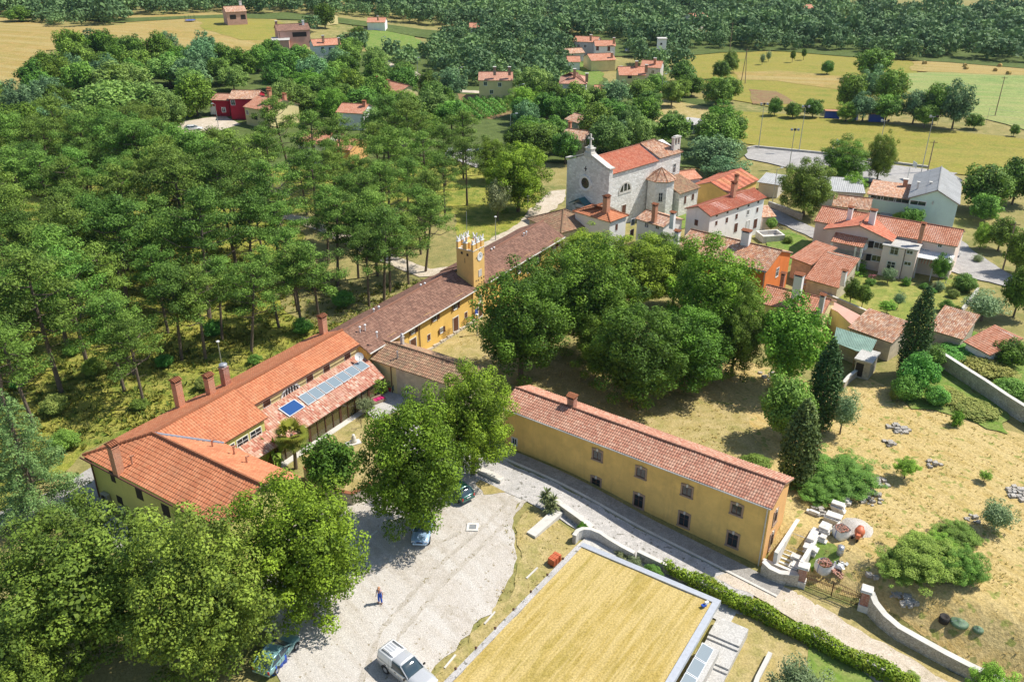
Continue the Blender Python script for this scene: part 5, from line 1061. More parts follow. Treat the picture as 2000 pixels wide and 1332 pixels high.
def T(kind,cx,cy,w_,h_,label,hb=1.5,**k):
    """place a crown that spans w_ x h_ photo pixels around (cx,cy)"""
    a=b=3.
    for _ in range(14):
        zc=hb+b; p=P(cx,cy,zc); s=FPX/depth(p); sd=(CAMZ-zc)/np.linalg.norm(p-CC); cd=math.sqrt(1-sd*sd)
        a=w_/2/s*.97; bb=max((h_/2/s)**2-(a*sd)**2,0)**.5/cd; b=min(max(bb,(.5 if k.get('trunk',True) else .28)*a),1.7*a)
    return tree(kind,p[:2],a,b,label,hb=hb,**k)
def B_(kind,cx,cy,w_,h_,label,cat='shrub',**k): return T(kind,cx,cy,w_,h_,label,hb=k.pop('hb',-.25),trunk=False,cat=cat,**k)
# the big chestnuts and walnuts round the car park
T('walnut',150,1140,310,330,'huge olive green tree filling the bottom left corner in front of the green wall',hb=.6,variant=0)
T('walnut',388,1170,280,325,'huge olive green tree right of the corner tree, over the blue barrels',hb=.6,variant=1)
T('walnut',40,1290,190,190,'broad crown cut by the bottom left corner of the photo',hb=1,variant=2)
T('chest',590,1070,245,290,'large green tree between the orange roof corner and the man in blue',hb=.6,variant=0)
T('chest',800,905,205,285,'full rounded chestnut standing beside the walled garden above the car park',hb=.6,variant=1)
T('chest',922,815,165,215,'chestnut standing between the old wing and the ochre building',hb=1.0,variant=2)
T('darkb',645,905,112,115,'small glossy magnolia in the walled garden beside the palm',hb=.6,variant=1)
T('chestd',1018,622,185,225,'dark chestnut nearest the yellow wall in the courtyard grove',hb=1.0,variant=0)
T('chestd',1150,585,175,215,'dark chestnut in the middle of the courtyard grove',hb=1.2,variant=1)
T('chest',1240,530,150,145,'bright green chestnut at the back centre of the courtyard grove',hb=1.2,variant=3)
T('chest',1150,494,130,100,'chestnut crown at the far left of the grove below the red hipped roof',hb=1.2,variant=1)
T('chestd',1245,690,180,215,'dark chestnut at the front of the grove behind the ochre building',hb=.5,variant=2)
T('chest',1395,585,185,225,'tall chestnut at the right of the grove in front of the orange house',hb=1.2,variant=0)
T('chestd',1345,680,170,170,'chestnut with browning lower leaves at the right of the grove',hb=.5,variant=3)
T('chestd',1290,482,75,52,'small dark crown before the white courtyard house',hb=1.0,variant=1)
T('walnut',1440,650,110,170,'chestnut with rusty lower crown left of the feathery robinia',hb=.5,variant=1)
T('chestd',1085,560,120,150,'dark crown filling the left part of the courtyard grove behind the nearest one',hb=.8,variant=2)
T('chest',1320,530,110,130,'bright crown at the back right of the courtyard grove',hb=1.,variant=2)
T('chestd',1180,680,110,130,'low dark crown in the shadow at the front left of the grove',hb=.5,variant=1)
T('bright',1550,665,140,180,'feathery light robinia in front of the salmon roofed house',hb=1,variant=0)
T('shrub',1540,800,110,130,'bright bushy tree in front of the darker second cypress',hb=.3,variant=1)
T('olivel',1650,800,60,80,'small grey green tree right of the second cypress',hb=.8,variant=1)
# trees by the church and in the village that can be told apart
T('chest',1012,345,125,130,'dark round chestnut left of the church front',hb=.6,variant=3)
T('chest',960,310,70,80,'chestnut beside the parked cars behind the pines',hb=.6,variant=2)
T('olivel',972,385,55,75,'grey green young tree at the edge of the pine wood near the chestnut',hb=1)
T('broad',1060,270,80,60,'round tree in front of the brown roofed house',hb=.6); T('broad',1105,285,60,60,'tree touching the cross side of the church front',hb=.6)
T('lightg',1190,265,85,75,'olive green willow behind the church ridge',hb=.6,variant=0); T('lightg',1245,262,60,60,'smaller olive green willow behind the church nave',hb=.6,variant=1)
T('bluish',1395,300,110,75,'wide blue green tree right of the bell gable',hb=.5,variant=2); T('bluish',1420,335,90,50,'low spreading robinia right of the church choir',hb=1,variant=1)
T('chestd',1650,315,95,85,'dark green tree on the edge of the asphalt sports court',hb=.6,variant=1); T('walnut',1722,305,58,90,'tall brownish tree beside the asphalt sports court',hb=.6,variant=2)
T('walnut',1577,365,105,110,'spreading walnut between the grey store and the street',hb=.5,variant=0); T('bright',1668,360,50,45,'light green tree in front of the grey roofed store',hb=.5,variant=0)
T('broad',1930,365,100,90,'large tree right of the mint green hall',hb=.6,variant=1); T('broad',1990,350,80,90,'tree at the right edge beyond the mint hall',hb=.6,variant=2)
T('broad',1925,405,60,55,'round low tree in front of the larger tree right of the hall',hb=.5,variant=3); T('bright',1920,460,35,45,'bright yellow green bush tree beside the yard',hb=.5,variant=1)
T('broad',1958,455,60,60,'tree beside the leaning pole at the right edge',hb=.6,variant=0); T('darkb',1995,490,60,80,'dark tree cut by the right edge above the lane',hb=.6,variant=2)
T('darkb',1995,565,70,90,'dark glossy tree at the right edge below the lane',hb=1,variant=0); T('olivel',1925,595,85,60,'grey brown shrubby tree in the rubble plot',hb=.5,variant=0)
T('darkb',1975,690,70,60,'dark fig like bush tree at the right edge above the stone wall',hb=.3,variant=1)
T('broad',1783,425,45,40,'small dark tree in front of the mint classroom wing',hb=.8,variant=1); B_('shrub',1758,425,30,22,'low clipped bush left of the small dark tree by the hall')
T('bright',1840,520,38,50,'yellow green garden tree below the white villa canopy',hb=1,variant=0); T('olivel',1737,535,32,28,'small olive tree on the villa lawn',hb=.6)
T('broad',1665,565,32,48,'fruit tree at the left of the villa lawn',hb=.8,variant=2); T('broad',1688,575,34,42,'second fruit tree on the villa lawn',hb=.8,variant=3)
T('bright',1735,597,34,20,'pergola like clump of vines on the villa lawn',hb=.8,variant=1); T('olivel',1757,583,26,28,'grey green sapling beside the vine clump',hb=.6)
B_('bright',1652,515,85,28,'bright climbing vine below the villa balcony'); B_('shrub',1885,555,50,40,'mixed hedge at the end of the villa garden')
T('broad',1708,125,75,60,'big wide tree standing alone between the fields',hb=.6,variant=2)
for k,(x,y,w_,h_) in enumerate(((1665,175,60,70),(1705,165,55,60),(1745,170,60,70),(1690,205,60,50),(1735,208,60,50),(1790,205,60,60),(1830,200,60,75),(1870,205,65,80),(1810,225,50,40))):
    T('bluish' if k%2 else 'broad',x,y,w_,h_,'tree in the dense clump between the football pitch and the pale field',hb=1,group='clump of trees beside the pitch')
for k,(x,y,w_,h_,l_) in enumerate(((1409,132,36,36,'left round tree of the pair in the pasture'),(1428,118,34,40,'right taller tree of the pair in the pasture'),(1617,132,26,26,'light round tree in the mown pasture'),(1655,218,45,34,'bright green tree behind the dugouts'),(1590,208,40,36,'dark green tree beyond the pitch left of the dugouts'),(1550,212,36,30,'bushy tree in the row beyond the pitch'),(1515,205,30,34,'small tree at the end of the pitch hedge'),(1905,238,36,28,'low dark bush tree at the pitch corner'),(1982,255,20,22,'lone bush at the right edge of the pitch'))):
    T('broad' if k!=3 else 'bright',x,y,w_,h_,l_,hb=.3)
for k,(x,y) in enumerate(((1549,108),(1571,104))): T('darkb',x,y,11,17,'%s of two small dark egg shaped trees in the pasture'%('left' if k==0 else 'right'),hb=1.2)
for k,(x,y,h_) in enumerate(((1490,113,22),(1502,108,26))): T('olivel',x,y,12,h_,'%s thin sapling in the pasture beside the wood'%('left' if k==0 else 'right'),hb=.6)
T('lightg',1040,155,75,65,'yellow green lime tree between the beige and the mauve house',hb=.6,variant=2)
T('darkb',635,52,42,46,'dark round tree between the two hill houses',hb=.5,variant=1); T('chestd',700,82,42,40,'dark tree below the orange bungalow lane',hb=.5,variant=2)
T('darkb',380,190,85,75,'dark tree left of the crimson house',hb=.5,variant=0); T('lightg',455,160,58,44,'pale rounded tree above the crimson house',hb=1)
for k,(x,y,w_,h_) in enumerate(((225,205,150,95),(290,200,95,80),(235,165,120,55),(330,148,90,55),(190,225,100,70),(325,215,75,70),(370,165,60,50))): T('lightg',x,y,w_,h_,'pale green domed tree in the grove left of the crimson house',hb=1.5,group='pale domed trees at the left')
T('bluish',270,430,1,1,'x') if 0 else None
T('broad',45,62,56,26,'dark rounded bush alone on the left of the hill pasture',hb=.2); T('darkb',26,40,26,20,'dark bush at the left edge of the hill pasture',hb=.2); T('broad',82,50,22,18,'small bush right of the lone rounded bush on the pasture',hb=.2)
# cypresses
def cypress(cx,cyt,cyb,w_,label,seed,kind='cypress',nm='cypress_tree',prof=None):
    p=G(cx[1],cyb); 
    h=5.
    for _ in range(20):
        q=pr((p[0],p[1],p[2]+h)); h*= (cyb-cyt)/max(cyb-q[1],1)
    a=.9*w_/2/(FPX/depth(p+UP*h/2)); rng=np.random.default_rng(seed); bl=[]
    n=130
    for i in range(n):
        t=i/(n-1); rr=(prof(t) if prof else (.62+.38*math.sin(math.pi*min(1,t*.95+.05)))*(1-t**5)**.8+.05); ph=i*2.4; R=.36
        bl.append((math.cos(ph)*rr*.66,math.sin(ph)*rr*.66,(.03+t*.94)*h/a,R*(.35+.65*rr),R*(.35+.65*rr),.5,rng.uniform(.1,.9)))
    V,TT=leaf_arrays(rng,bl,.55,.13,.45,.2,.3)
    r=empty(nm,p,0,label,'tree'); c=link('crown',quads_mesh('crown',V*a,TT,X[kind]),r)
    m=MB(); m.tube([(0,0,-.1),(0,0,h*.8)],[.22,.05],8); m.build('trunk',X['bark'],r); return r
cypress((0,1773),562,735,66,'tallest dark cypress beside the stone garden wall',1); cypress((0,1597),665,835,72,'second dark cypress behind the ochre building',2)
cypress((0,1550),785,945,85,'shorter bushy cypress at the corner of the ochre building',3)
# big cedar at the left
def cedar(cx,cyb,h,label,seed):
    p=G(cx,cyb); rng=np.random.default_rng(seed); rd=random.Random(seed); bl=[]; m=MB(); m.tube([(0,0,-.1),(0,0,h*.5),(0,0,h*.98)],[.35,.22,.03],8)
    for i in range(26):
        t=i/25; z=h*(.1+.88*t); R=h*.30*(1-t)**.8+.3
        for k in range(5 if t<.9 else 3):
            a=i*1.1+k*2*math.pi/5+rd.uniform(-.2,.2); L=R*rd.uniform(.7,1.1); 
            m.tube([(0,0,z),(math.cos(a)*L*.95,math.sin(a)*L*.95,z-L*.12)],[.07*(1-t)+.02,.01],4)
            for s_ in (.4,.62,.82,1.): bl.append((math.cos(a)*L*s_,math.sin(a)*L*s_,z-L*.14*s_**2,.2*L*(1.15-s_*.5)+.15,.2*L*(1.15-s_*.5)+.15,.14+.03*L,rng.uniform(.1,.9)))
    V,TT=leaf_arrays(rng,bl,.75,.2,.5,.6,.8,.35); r=empty('cedar_tree',p,0,label,'tree'); link('crown',quads_mesh('crown',V,TT,X['cedar']),r); m.build('trunk',X['bark'],r)
cedar(80,1015,14.5,'silver green cedar beside the lane at the left edge',5)
# pines
def pine_model(seed):
    rng=np.random.default_rng(seed); rd=random.Random(seed); m=MB(); bx,by=rd.uniform(-.04,.04),rd.uniform(-.04,.04)
    st=[(0,0,-.01),(bx*.5,by*.5,.3),(bx,by,.6),(bx*1.3,by*1.3,.93)]; m.tube(st,[.017,.0135,.011,.004],7); bl=[]
    n=rd.randint(17,21)
    for i in range(n):
        t=i/(n-1); z=.44+.49*t; a=i*2.4+rd.uniform(-.4,.4); L=(.305*(1-t)**.5+.05)*rd.uniform(.6,1.15)
        ex,ey,ez=bx+math.cos(a)*L,by+math.sin(a)*L,z+.03+.08*(1-t)*rd.uniform(.3,1.2)
        m.tube([(bx,by,z-.03),(bx+math.cos(a)*L*.5,by+math.sin(a)*L*.5,z-.01),(ex,ey,ez)],[.006,.004,.0015],5)
        for s_ in ((.35,.58,.8,1.02) if L>.12 else (.5,1.0)):
            w_=rd.uniform(.052,.09); o1,o2=rd.uniform(-.04,.04),rd.uniform(-.04,.04)
            bl.append((bx+math.cos(a)*L*s_+o1,by+math.sin(a)*L*s_+o2,ez-.02*(1-s_)+.012,w_,w_,w_*.6,rd.uniform(.1,.95)))
    bl.append((bx*1.3,by*1.3,.955,.06,.06,.04,.7))
    for k in range(5):   # dead snags under the crown
        a=rd.uniform(0,6.28); z=rd.uniform(.3,.55); m.tube([(bx*.6,by*.6,z),(bx*.6+math.cos(a)*.08,by*.6+math.sin(a)*.08,z+.01)],[.003,.001],4)
    V,TT=leaf_arrays(rng,bl,.8,.018,.6,.7,.7,.4)
    o=m.build('trunk',X['bark']); d=o.data; bpy.data.objects.remove(o)
    return quads_mesh('crown',V,TT,X['pine']),d
POLYS.append([G(*q)[:2] for q in [(345,222),(560,222),(570,340),(490,365),(330,365)]]); POLYS.append([G(*q)[:2] for q in [(866,296),(965,296),(960,352),(900,352)]])
PM=[pine_model(i+1) for i in range(8)]
TREEPTS=[]
PZ='in the open park between the chimneys and the tower'
def pine(x,y,h):
    z=float(tz(x,y)); c,t=rt.choice(PM); r=empty('pine_tree',(x,y,z),rt.uniform(0,6.28),'bare stemmed pine with flat crown '+PZ,'tree','pines '+PZ)
    r.scale=(h,h,h); r.rotation_euler[0]=rt.gauss(0,.06); r.rotation_euler[1]=rt.gauss(0,.06)
    link('crown',c,r); link('trunk',t,r); TREEPTS.append((x,y))
POLYS.append([G(*q)[:2] for q in [(890,222),(1014,212),(1030,300),(915,300)]])
def inside(p,poly):
    x,y=p; c=False; n=len(poly)
    for i in range(n):
        x1,y1=poly[i][:2]; x2,y2=poly[(i+1)%n][:2]
        if (y1>y)!=(y2>y) and x<(x2-x1)*(y-y1)/(y2-y1)+x1: c=not c
    return c
def blocked(p,pad=0):
    for c,R in KEEP:
        if (p[0]-c[0])**2+(p[1]-c[1])**2<(R+pad)**2: return True
    return any(inside(p,q) for q in POLYS)
def scatter(poly_px,sp,seed=0,limit=9999,keep=True,pts=None,tries=14,pad=0):
    poly=[G(*q)[:2] for q in poly_px]; a=np.array(poly); lo=a.min(0); hi=a.max(0); rd=random.Random(seed); out=[]; cell={}
    for q in (pts or []): cell.setdefault((int(q[0]//sp),int(q[1]//sp)),[]).append(q)
    N=int((hi-lo).prod()/(sp*sp)*tries)
    for _ in range(min(N,200000)):
        p=(rd.uniform(lo[0],hi[0]),rd.uniform(lo[1],hi[1])); k=(int(p[0]//sp),int(p[1]//sp))
        if any((p[0]-q[0])**2+(p[1]-q[1])**2<sp*sp for i in (-1,0,1) for j in (-1,0,1) for q in cell.get((k[0]+i,k[1]+j),[])): continue
        if not inside(p,poly) or (keep and blocked(p,pad)): continue
        cell.setdefault(k,[]).append(p); out.append(p)
        if len(out)>=limit: break
    return out
for (x,y) in ((331,567),(312,560),(236,550),(250,530),(402,705),(434,667),(491,692),(355,704),(262,732),(283,797),(243,765),(721,600),(762,572),(798,556),(831,532),(822,498),(750,588),(738,540),(714,490),(757,478),(625,640),(582,610),(690,470),(660,560),(700,545),(640,520),(575,540),(590,650),(545,640),(620,450),(600,420),(905,350),(870,365)):
    p=G(x,y); pine(p[0],p[1],rt.uniform(11.5,14.5))
npx=len(TREEPTS)
MANK=[(MF.pt(x,3,0)[:2],5.) for x in range(-54,26,5)]
KEEP+=MANK
PZ='in the thick wood behind the chimneys'
for p in scatter([(-60,470),(120,400),(420,385),(560,470),(580,560),(600,640),(520,690),(420,700),(300,700),(180,810),(60,850),(-30,900),(-120,700)],5.9,3,150,pts=TREEPTS): pine(*p,rt.uniform(12,18.5))
PZ='in the back rows of the pine wood'
for p in scatter([(-60,420),(0,350),(150,330),(300,330),(420,330),(560,330),(700,310),(830,325),(880,400),(760,420),(640,400),(520,400),(420,385),(120,400)],6.6,4,115,pts=TREEPTS): pine(*p,rt.uniform(11.5,17))
PZ='in the thin stand behind the tower'
for p in scatter([(640,400),(760,390),(900,360),(930,400),(890,440),(830,500),(720,500),(600,440)],6.4,5,34,pts=TREEPTS): pine(*p,rt.uniform(10,13.5))
for k,p in enumerate(scatter([(120,560),(420,560),(640,560),(700,600),(640,650),(440,750),(300,790),(160,870),(40,900),(0,700)],7,31,36,keep=True)):
    a=rt.uniform(.8,2.0); tree('shrub' if k%3 else 'weed',p,a,a*.8,'leafy undergrowth bush on the yellow grass of the pine wood','shrub','undergrowth of the pine wood',hb=-.2,trunk=False)
# bare dead pines
def bare(loc,h,seed,label,nm='dead_tree',mat='deadwood',lv=4):
    rd=random.Random(seed); m=MB()
    def br(p,d,L,r,k):
        e=p+d*L; m.tube([p,p+d*L*.5+np.array([rd.uniform(-1,1),rd.uniform(-1,1),0])*L*.05,e],[r,r*.8,r*.6],5 if k>1 else 3,cap=False)
        if k==0: return
        for _ in range(3 if k<3 else 4):
            dd=nrm(d*.8+np.array([rd.uniform(-1,1),rd.uniform(-1,1),rd.uniform(-.3,.6)])*.9); br(p+d*L*rd.uniform(.5,1),dd,L*rd.uniform(.5,.75),r*.5,k-1)
    br(np.array([0,0,-.1]),np.array([0,0,1.]),h*.5,h*.016,lv); r=empty(nm,(loc[0],loc[1],float(tz(loc[0],loc[1]))),0,label,'tree'); m.build('branches',X[mat],r)
for k,(x,y,l_) in enumerate(((520,415,'bare grey dead pine in the middle of the park wood'),(800,345,'bare grey crown among the pines below the orange annex'),(545,455,'bleached dead pine beside the park path'))): bare(G(x,y)[:2],11,k+3,l_)
# village trees, each one its own object
VT='leafy village tree of the mixed wood round the far houses'
cnt=0
KD={'broad':'rounded mid green','bluish':'loose blue green','lightg':'pale olive domed','darkb':'dense dark green','bright':'bright light green','walnut':'wide olive green'}
def vtrees(poly,sp,seed,kinds,hr=(3.2,5.2),limit=80,zone=''):
    global cnt
    for p in scatter(poly,sp,seed,limit,pts=TREEPTS,tries=9):
        a=rt.uniform(*hr); kd=rt.choice(kinds); tree(kd,p,a,a*rt.uniform(.75,1.05),KD[kd]+' tree '+zone,hb=rt.uniform(.2,1.4),group=KD[kd]+' trees '+zone); TREEPTS.append(p); cnt+=1
MX=['broad','broad','broad','bluish','lightg','darkb','bright']
vtrees([(60,190),(95,135),(210,112),(340,120),(480,130),(540,120),(530,165),(420,175),(300,190),(120,230)],8.2,21,['broad','broad','darkb','bluish'],(4,5.4),60,'in the belt below the hill pasture')
vtrees([(-150,330),(-80,200),(60,190),(150,250),(340,240),(345,275),(440,290),(560,300),(480,325),(300,330),(0,345)],8.5,22,['broad','bluish','broad','darkb','walnut'],(3.8,5.4),60,'behind the pine wood at the left')
vtrees([(525,230),(590,160),(660,130),(735,140),(800,175),(890,200),(900,235),(960,245),(970,285),(860,285),(760,300),(700,240),(600,240)],8.0,23,MX,(3.6,5.2),62,'among the middle village houses')
vtrees([(520,120),(600,120),(680,110),(720,128),(660,165),(560,190),(520,170)],8.5,26,MX,(3.8,5.),24,'below the white hill house')
vtrees([(1020,225),(1090,210),(1190,215),(1280,240),(1330,260),(1440,275),(1440,310),(1380,320),(1330,290),(1100,300),(1040,320),(985,300)],7.2,24,MX,(3.,4.6),44,'around and behind the church')
vtrees([(1195,180),(1290,165),(1330,165),(1440,205),(1395,210),(1330,205),(1270,225),(1190,215)],8,25,['broad','bluish','darkb'],(3.4,4.8),30,'below the grey and gabled villas')
# the wood beyond the village: one mass
rng=np.random.default_rng(77)
FM=[]
for k in range(6):
    V,TT=leaf_arrays(rng,dome_blobs(rng,10,(.36,.52),zlo=-.3,core=False),.8,.23,.5,.3,.3); FM.append((V.reshape(-1,4,3),TT))
def wood(name,polys,sp,label_limit,seed,hr=(3.2,6.6)):
    pts=[]
    for k,(q,s_) in enumerate(polys): pts+=scatter(q,s_,seed+k,label_limit,pts=TREEPTS,tries=6)
    Vs=[];Ts=[]; rd=random.Random(seed)
    for p in pts:
        V,TT=rd.choice(FM); a=rd.uniform(*hr); b=a*rd.uniform(.75,1.1); an=rd.uniform(0,6.28); c,s_=math.cos(an),math.sin(an)
        M=np.array([[c*a,-s_*a,0],[s_*a,c*a,0],[0,0,b]]); Vs.append(V@M.T+np.array([p[0],p[1],float(tz(p[0],p[1]))+b*.75])); Ts.append(np.clip(TT*.5+rd.choice((-.25,-.1,0,.15,.35,.6)),0,1))
    V=np.concatenate(Vs).reshape(-1,3); o=link(name,quads_mesh(name,V,np.concatenate(Ts),X['far'])); print(name,len(pts),len(V)//4)
    return o
o=wood('distant_wood',[([(-350,30),(-200,-40),(-50,-55),(600,-55),(1200,-55),(2100,-55),(2300,0),(2300,160),(2000,136),(1930,130),(1850,112),(1780,118),(1700,110),(1640,100),(1500,98),(1380,96),(1320,110),(1225,80),(1110,72),(1040,100),(900,60),(760,40),(560,28),(430,26),(330,30),(250,32),(240,50),(120,55),(0,30),(-100,50)],7.4)],7,6500,90)
tag(o,'dense dark oak wood covering the hills behind the village','wood',kind='stuff')
o=wood('village_wood',[([(600,60),(700,110),(800,110),(850,95),(900,70),(1040,100),(1100,85),(1110,150),(1080,200),(1010,180),(900,160),(830,150),(760,120),(690,100)],7.6),([(1210,90),(1320,105),(1360,160),(1330,170),(1290,165),(1210,110)],7.5)],7,900,95,(3.6,5.2))
tag(o,'mass of mixed trees between the far houses and the oak wood','wood',kind='stuff')
patch('wood_floor',[(-500,60),(-300,-60),(2300,-60),(2500,170),(2000,136),(1780,120),(1500,100),(1320,112),(1040,110),(860,80),(560,26),(240,46),(0,30)],'wood floor',.2,40,(10,2))
patch('village_undergrowth',[(-200,340),(-150,200),(60,185),(90,110),(480,115),(680,105),(900,90),(1100,90),(1200,170),(1400,200),(1460,300),(1380,330),(1100,320),(980,310),(700,320),(300,340)],'wood floor',.055,12,(6,1.5))

# loose tufts of dry and green grass over the meadow, verges and park floor
def tufts(name,poly,n,size,mat,label,seed,green=.3):
    q=[G(*a)[:2] for a in poly]; a=np.array(q); lo=a.min(0); hi=a.max(0); rd=random.Random(seed); rng=np.random.default_rng(seed); V=[];T_=[]; k=0; cl=[(rd.uniform(lo[0],hi[0]),rd.uniform(lo[1],hi[1]),rd.uniform(1,5)) for _ in range(60)]
    while k<n:
        if rd.random()<.6: c=rd.choice(cl); p=(rd.gauss(c[0],c[2]),rd.gauss(c[1],c[2]))
        else: p=(rd.uniform(lo[0],hi[0]),rd.uniform(lo[1],hi[1]))
        k+=1
        if not inside(p,q): continue
        if any(inside(p,w) for w in POLYS[:4]) or any((p[0]-c[0])**2+(p[1]-c[1])**2<c2 for c,c2 in FOOT): continue
        z=float(tz(*p))+.03; s=size*rd.uniform(.5,1.3); t=rd.random()
        for j in range(5):
            an=rd.uniform(0,6.28); d=np.array([math.cos(an),math.sin(an),0]); e=np.array([-d[1],d[0],0]); b=np.array([p[0],p[1],z])+d*s*.15
            V+=[b-e*s*.16,b+e*s*.16,b+d*s*.5+e*s*.1+UP*s*rd.uniform(.4,.8),b+d*s*.5-e*s*.1+UP*s*rd.uniform(.4,.8)]; T_.append(min(1,max(0,t+rd.uniform(-.2,.2))))
    o=link(name,quads_mesh(name,np.array(V),np.array(T_),mat)); tag(o,label,'grass',kind='stuff')
FOOT=[(NF.pt(x,3,0)[:2],16) for x in np.arange(0,NL,3)]
X['tuft_dry']=leaf_mat('dry grass tufts',(.36,.34,.09),(.60,.46,.2),None,trans=.3,hv=0); X['tuft_park']=leaf_mat('tall park grass tufts',(.14,.22,.03),(.46,.42,.08),None,trans=.3,hv=0)
tufts('meadow_grass',[(1540,960),(1640,770),(1700,740),(2000,850),(2150,900),(2200,1400),(1930,1345),(1800,1240),(1690,1170),(1580,1140)],2300,.2,X['tuft_dry'],'loose dry and green grass tufts over the mown meadow',1)
tufts('verge_tufts',[(1045,985),(1130,1050),(1125,1066),(880,1332),(800,1345),(960,1180),(1000,1090),(985,1030)],900,.18,X['tuft_dry'],'thin dry grass tufts along the gravel edge',2)
tufts('courtyard_tufts',[(880,640),(1300,760),(1450,800),(1500,900),(1240,840),(1000,760),(900,700)],1800,.22,X['tuft_dry'],'sparse grass tufts on the courtyard floor',3)
tufts('park_tall_grass',[(-60,1000),(-60,500),(500,480),(700,560),(860,550),(640,660),(440,760),(160,880)],15000,.55,X['tuft_park'],'tall yellow green grass under the pines',4)
# ---------------------------------------------------------------- garden walls, lawn roof, steps, gate
def wallline(pts,h,w,nm,label,mat='drystone',cap='cap',world=False,zb=None,capt=.07,ztop=None,cat='wall'):
    """a wall following points; h may be a list"""
    q=[G(*p) for p in pts] if not world else [np.array([p[0],p[1],float(tz(p[0],p[1]))]) for p in pts]
    hs=h if hasattr(h,'__len__') else [h]*len(q); off=q[len(q)//2].copy(); r=empty(nm,off,0,label,cat)
    m=MB(off); mc=MB(off); L=[];Rr=[]
    for i,p in enumerate(q):
        t=nrm((q[min(i+1,len(q)-1)]-q[max(i-1,0)])*np.array([1,1,0])); n=np.array([-t[1],t[0],0]); L.append(p+n*w/2); Rr.append(p-n*w/2)
    def sweep(mm,l,r_,zl,zh):
        vs_=[]
        for i in range(len(l)): vs_+=[l[i]*[1,1,0]+UP*zl[i],r_[i]*[1,1,0]+UP*zl[i],r_[i]*[1,1,0]+UP*zh[i],l[i]*[1,1,0]+UP*zh[i]]
        k=len(l); fs=[(4*i+a,4*i+(a+1)%4,4*i+4+(a+1)%4,4*i+4+a) for i in range(k-1) for a in range(4)]+[(0,1,2,3),(4*k-4,4*k-3,4*k-2,4*k-1)]; mm.add(vs_,fs)
    zt=[(q[i][2]+hs[i]) if ztop is None else ztop[i] for i in range(len(q))]
    sweep(m,L,Rr,[p[2]-.6 for p in q],zt); m.build('masonry',X[mat],r)
    if cap:
        L2=[(a-b)*.58+ (a+b)/2 for a,b in zip(L,Rr)]; R2=[(b-a)*.58+(a+b)/2 for a,b in zip(L,Rr)]
        sweep(mc,L2,R2,[z+.003 for z in zt],[z+capt for z in zt]); mc.build('coping',X[cap],r)
    return r
def dens(pts,k=4):
    out=[]
    for a,b in zip(pts[:-1],pts[1:]): out+=[(a[0]+(b[0]-a[0])*i/k,a[1]+(b[1]-a[1])*i/k) for i in range(k)]
    return out+[pts[-1]]
# the sunken lawn on the flat roof: straw coloured grass held by a grey metal edge
LZ=.12; a=P(1136,1070,LZ); b=P(1391,1178,LZ); c=P(1288,1352,LZ); d=P(868,1348,LZ)
off=(a+b+c+d)/4; off[2]=0; r=empty('roof_lawn',off,0,'large flat straw coloured lawn roof with pale metal edging at the bottom centre','green roof')
m=MB(off); m.prism([p[:2] for p in (a,b,c,d)],-4,LZ-.02); m.build('retaining_block',X['concrete'],r)
o=patch('mown_grass',[p[:2] for p in (a,b,c,d)],'straw',0,1.,(1,.06),False,True,kind=None,zf=lambda x,y:LZ+.05+.03*math.sin(x*.8)*math.sin(y*.7)); o.parent=r; o.location=tuple(-off)
m=MB(off)
def edge(m,p,q,w_,z0,z1,side=1):
    t=nrm(q-p); n=np.array([-t[1],t[0],0])*side; m.add([p*[1,1,0]+UP*z0,q*[1,1,0]+UP*z0,q*[1,1,0]+n*w_+UP*z0,p*[1,1,0]+n*w_+UP*z0,p*[1,1,0]+UP*z1,q*[1,1,0]+UP*z1,q*[1,1,0]+n*w_+UP*z1,p*[1,1,0]+n*w_+UP*z1],[(0,1,2,3),(4,5,6,7),(0,1,5,4),(1,2,6,5),(2,3,7,6),(3,0,4,7)])
X['alu']=plain('pale metal edging',(.55,.57,.60),.45,.4)
tb_=nrm(b-a); edge(m,a-tb_*.2,b+tb_*.55,.55,-.15,LZ+.18,1); tc=nrm(c-b); edge(m,b,c,.55,-.15,LZ+.175,1); m.build('metal_edging',X['alu'],r)
m=MB(off); td=nrm(d-a); edge(m,a,d+td*3,.5,-.3,LZ+.12,-1); m.build('gravel_border',X['roadg'],r)
for i in range(7):
    p=a+(d-a)*(.12+.13*i); n=np.array([-td[1],td[0],0]); m=MB(off); cc=p-n*.5; m.lathe((cc[0],cc[1],0),[(.09,0),(.09,.35),(.12,.36),(.02,.42)],8); m.build('edge_lamp',X['iron'],r)
# paving beyond the edge, planters and the terrace of steps
nb=np.array([-tb_[1],tb_[0],0]); 
def PL(u,v,z): q=a+tb_*u+nb*v; return np.array([q[0],q[1],z])
Lab=np.linalg.norm(b-a)
def zw(x,y): u=(np.array([x,y,0])-a)@tb_; return -.35-.115*max(0,u)
o=patch('walkway',[PL(-1.,.5,0)[:2],PL(Lab+1.5,.5,0)[:2],PL(Lab+1.5,2.6,0)[:2],PL(2,2.6,0)[:2],PL(-.8,2.4,0)[:2]],'concrete',0,1.,None,False,True,zf=lambda x,y:max(zw(x,y),float(tz(x,y))+.12) if 0 else float(tz(x,y))+.14)
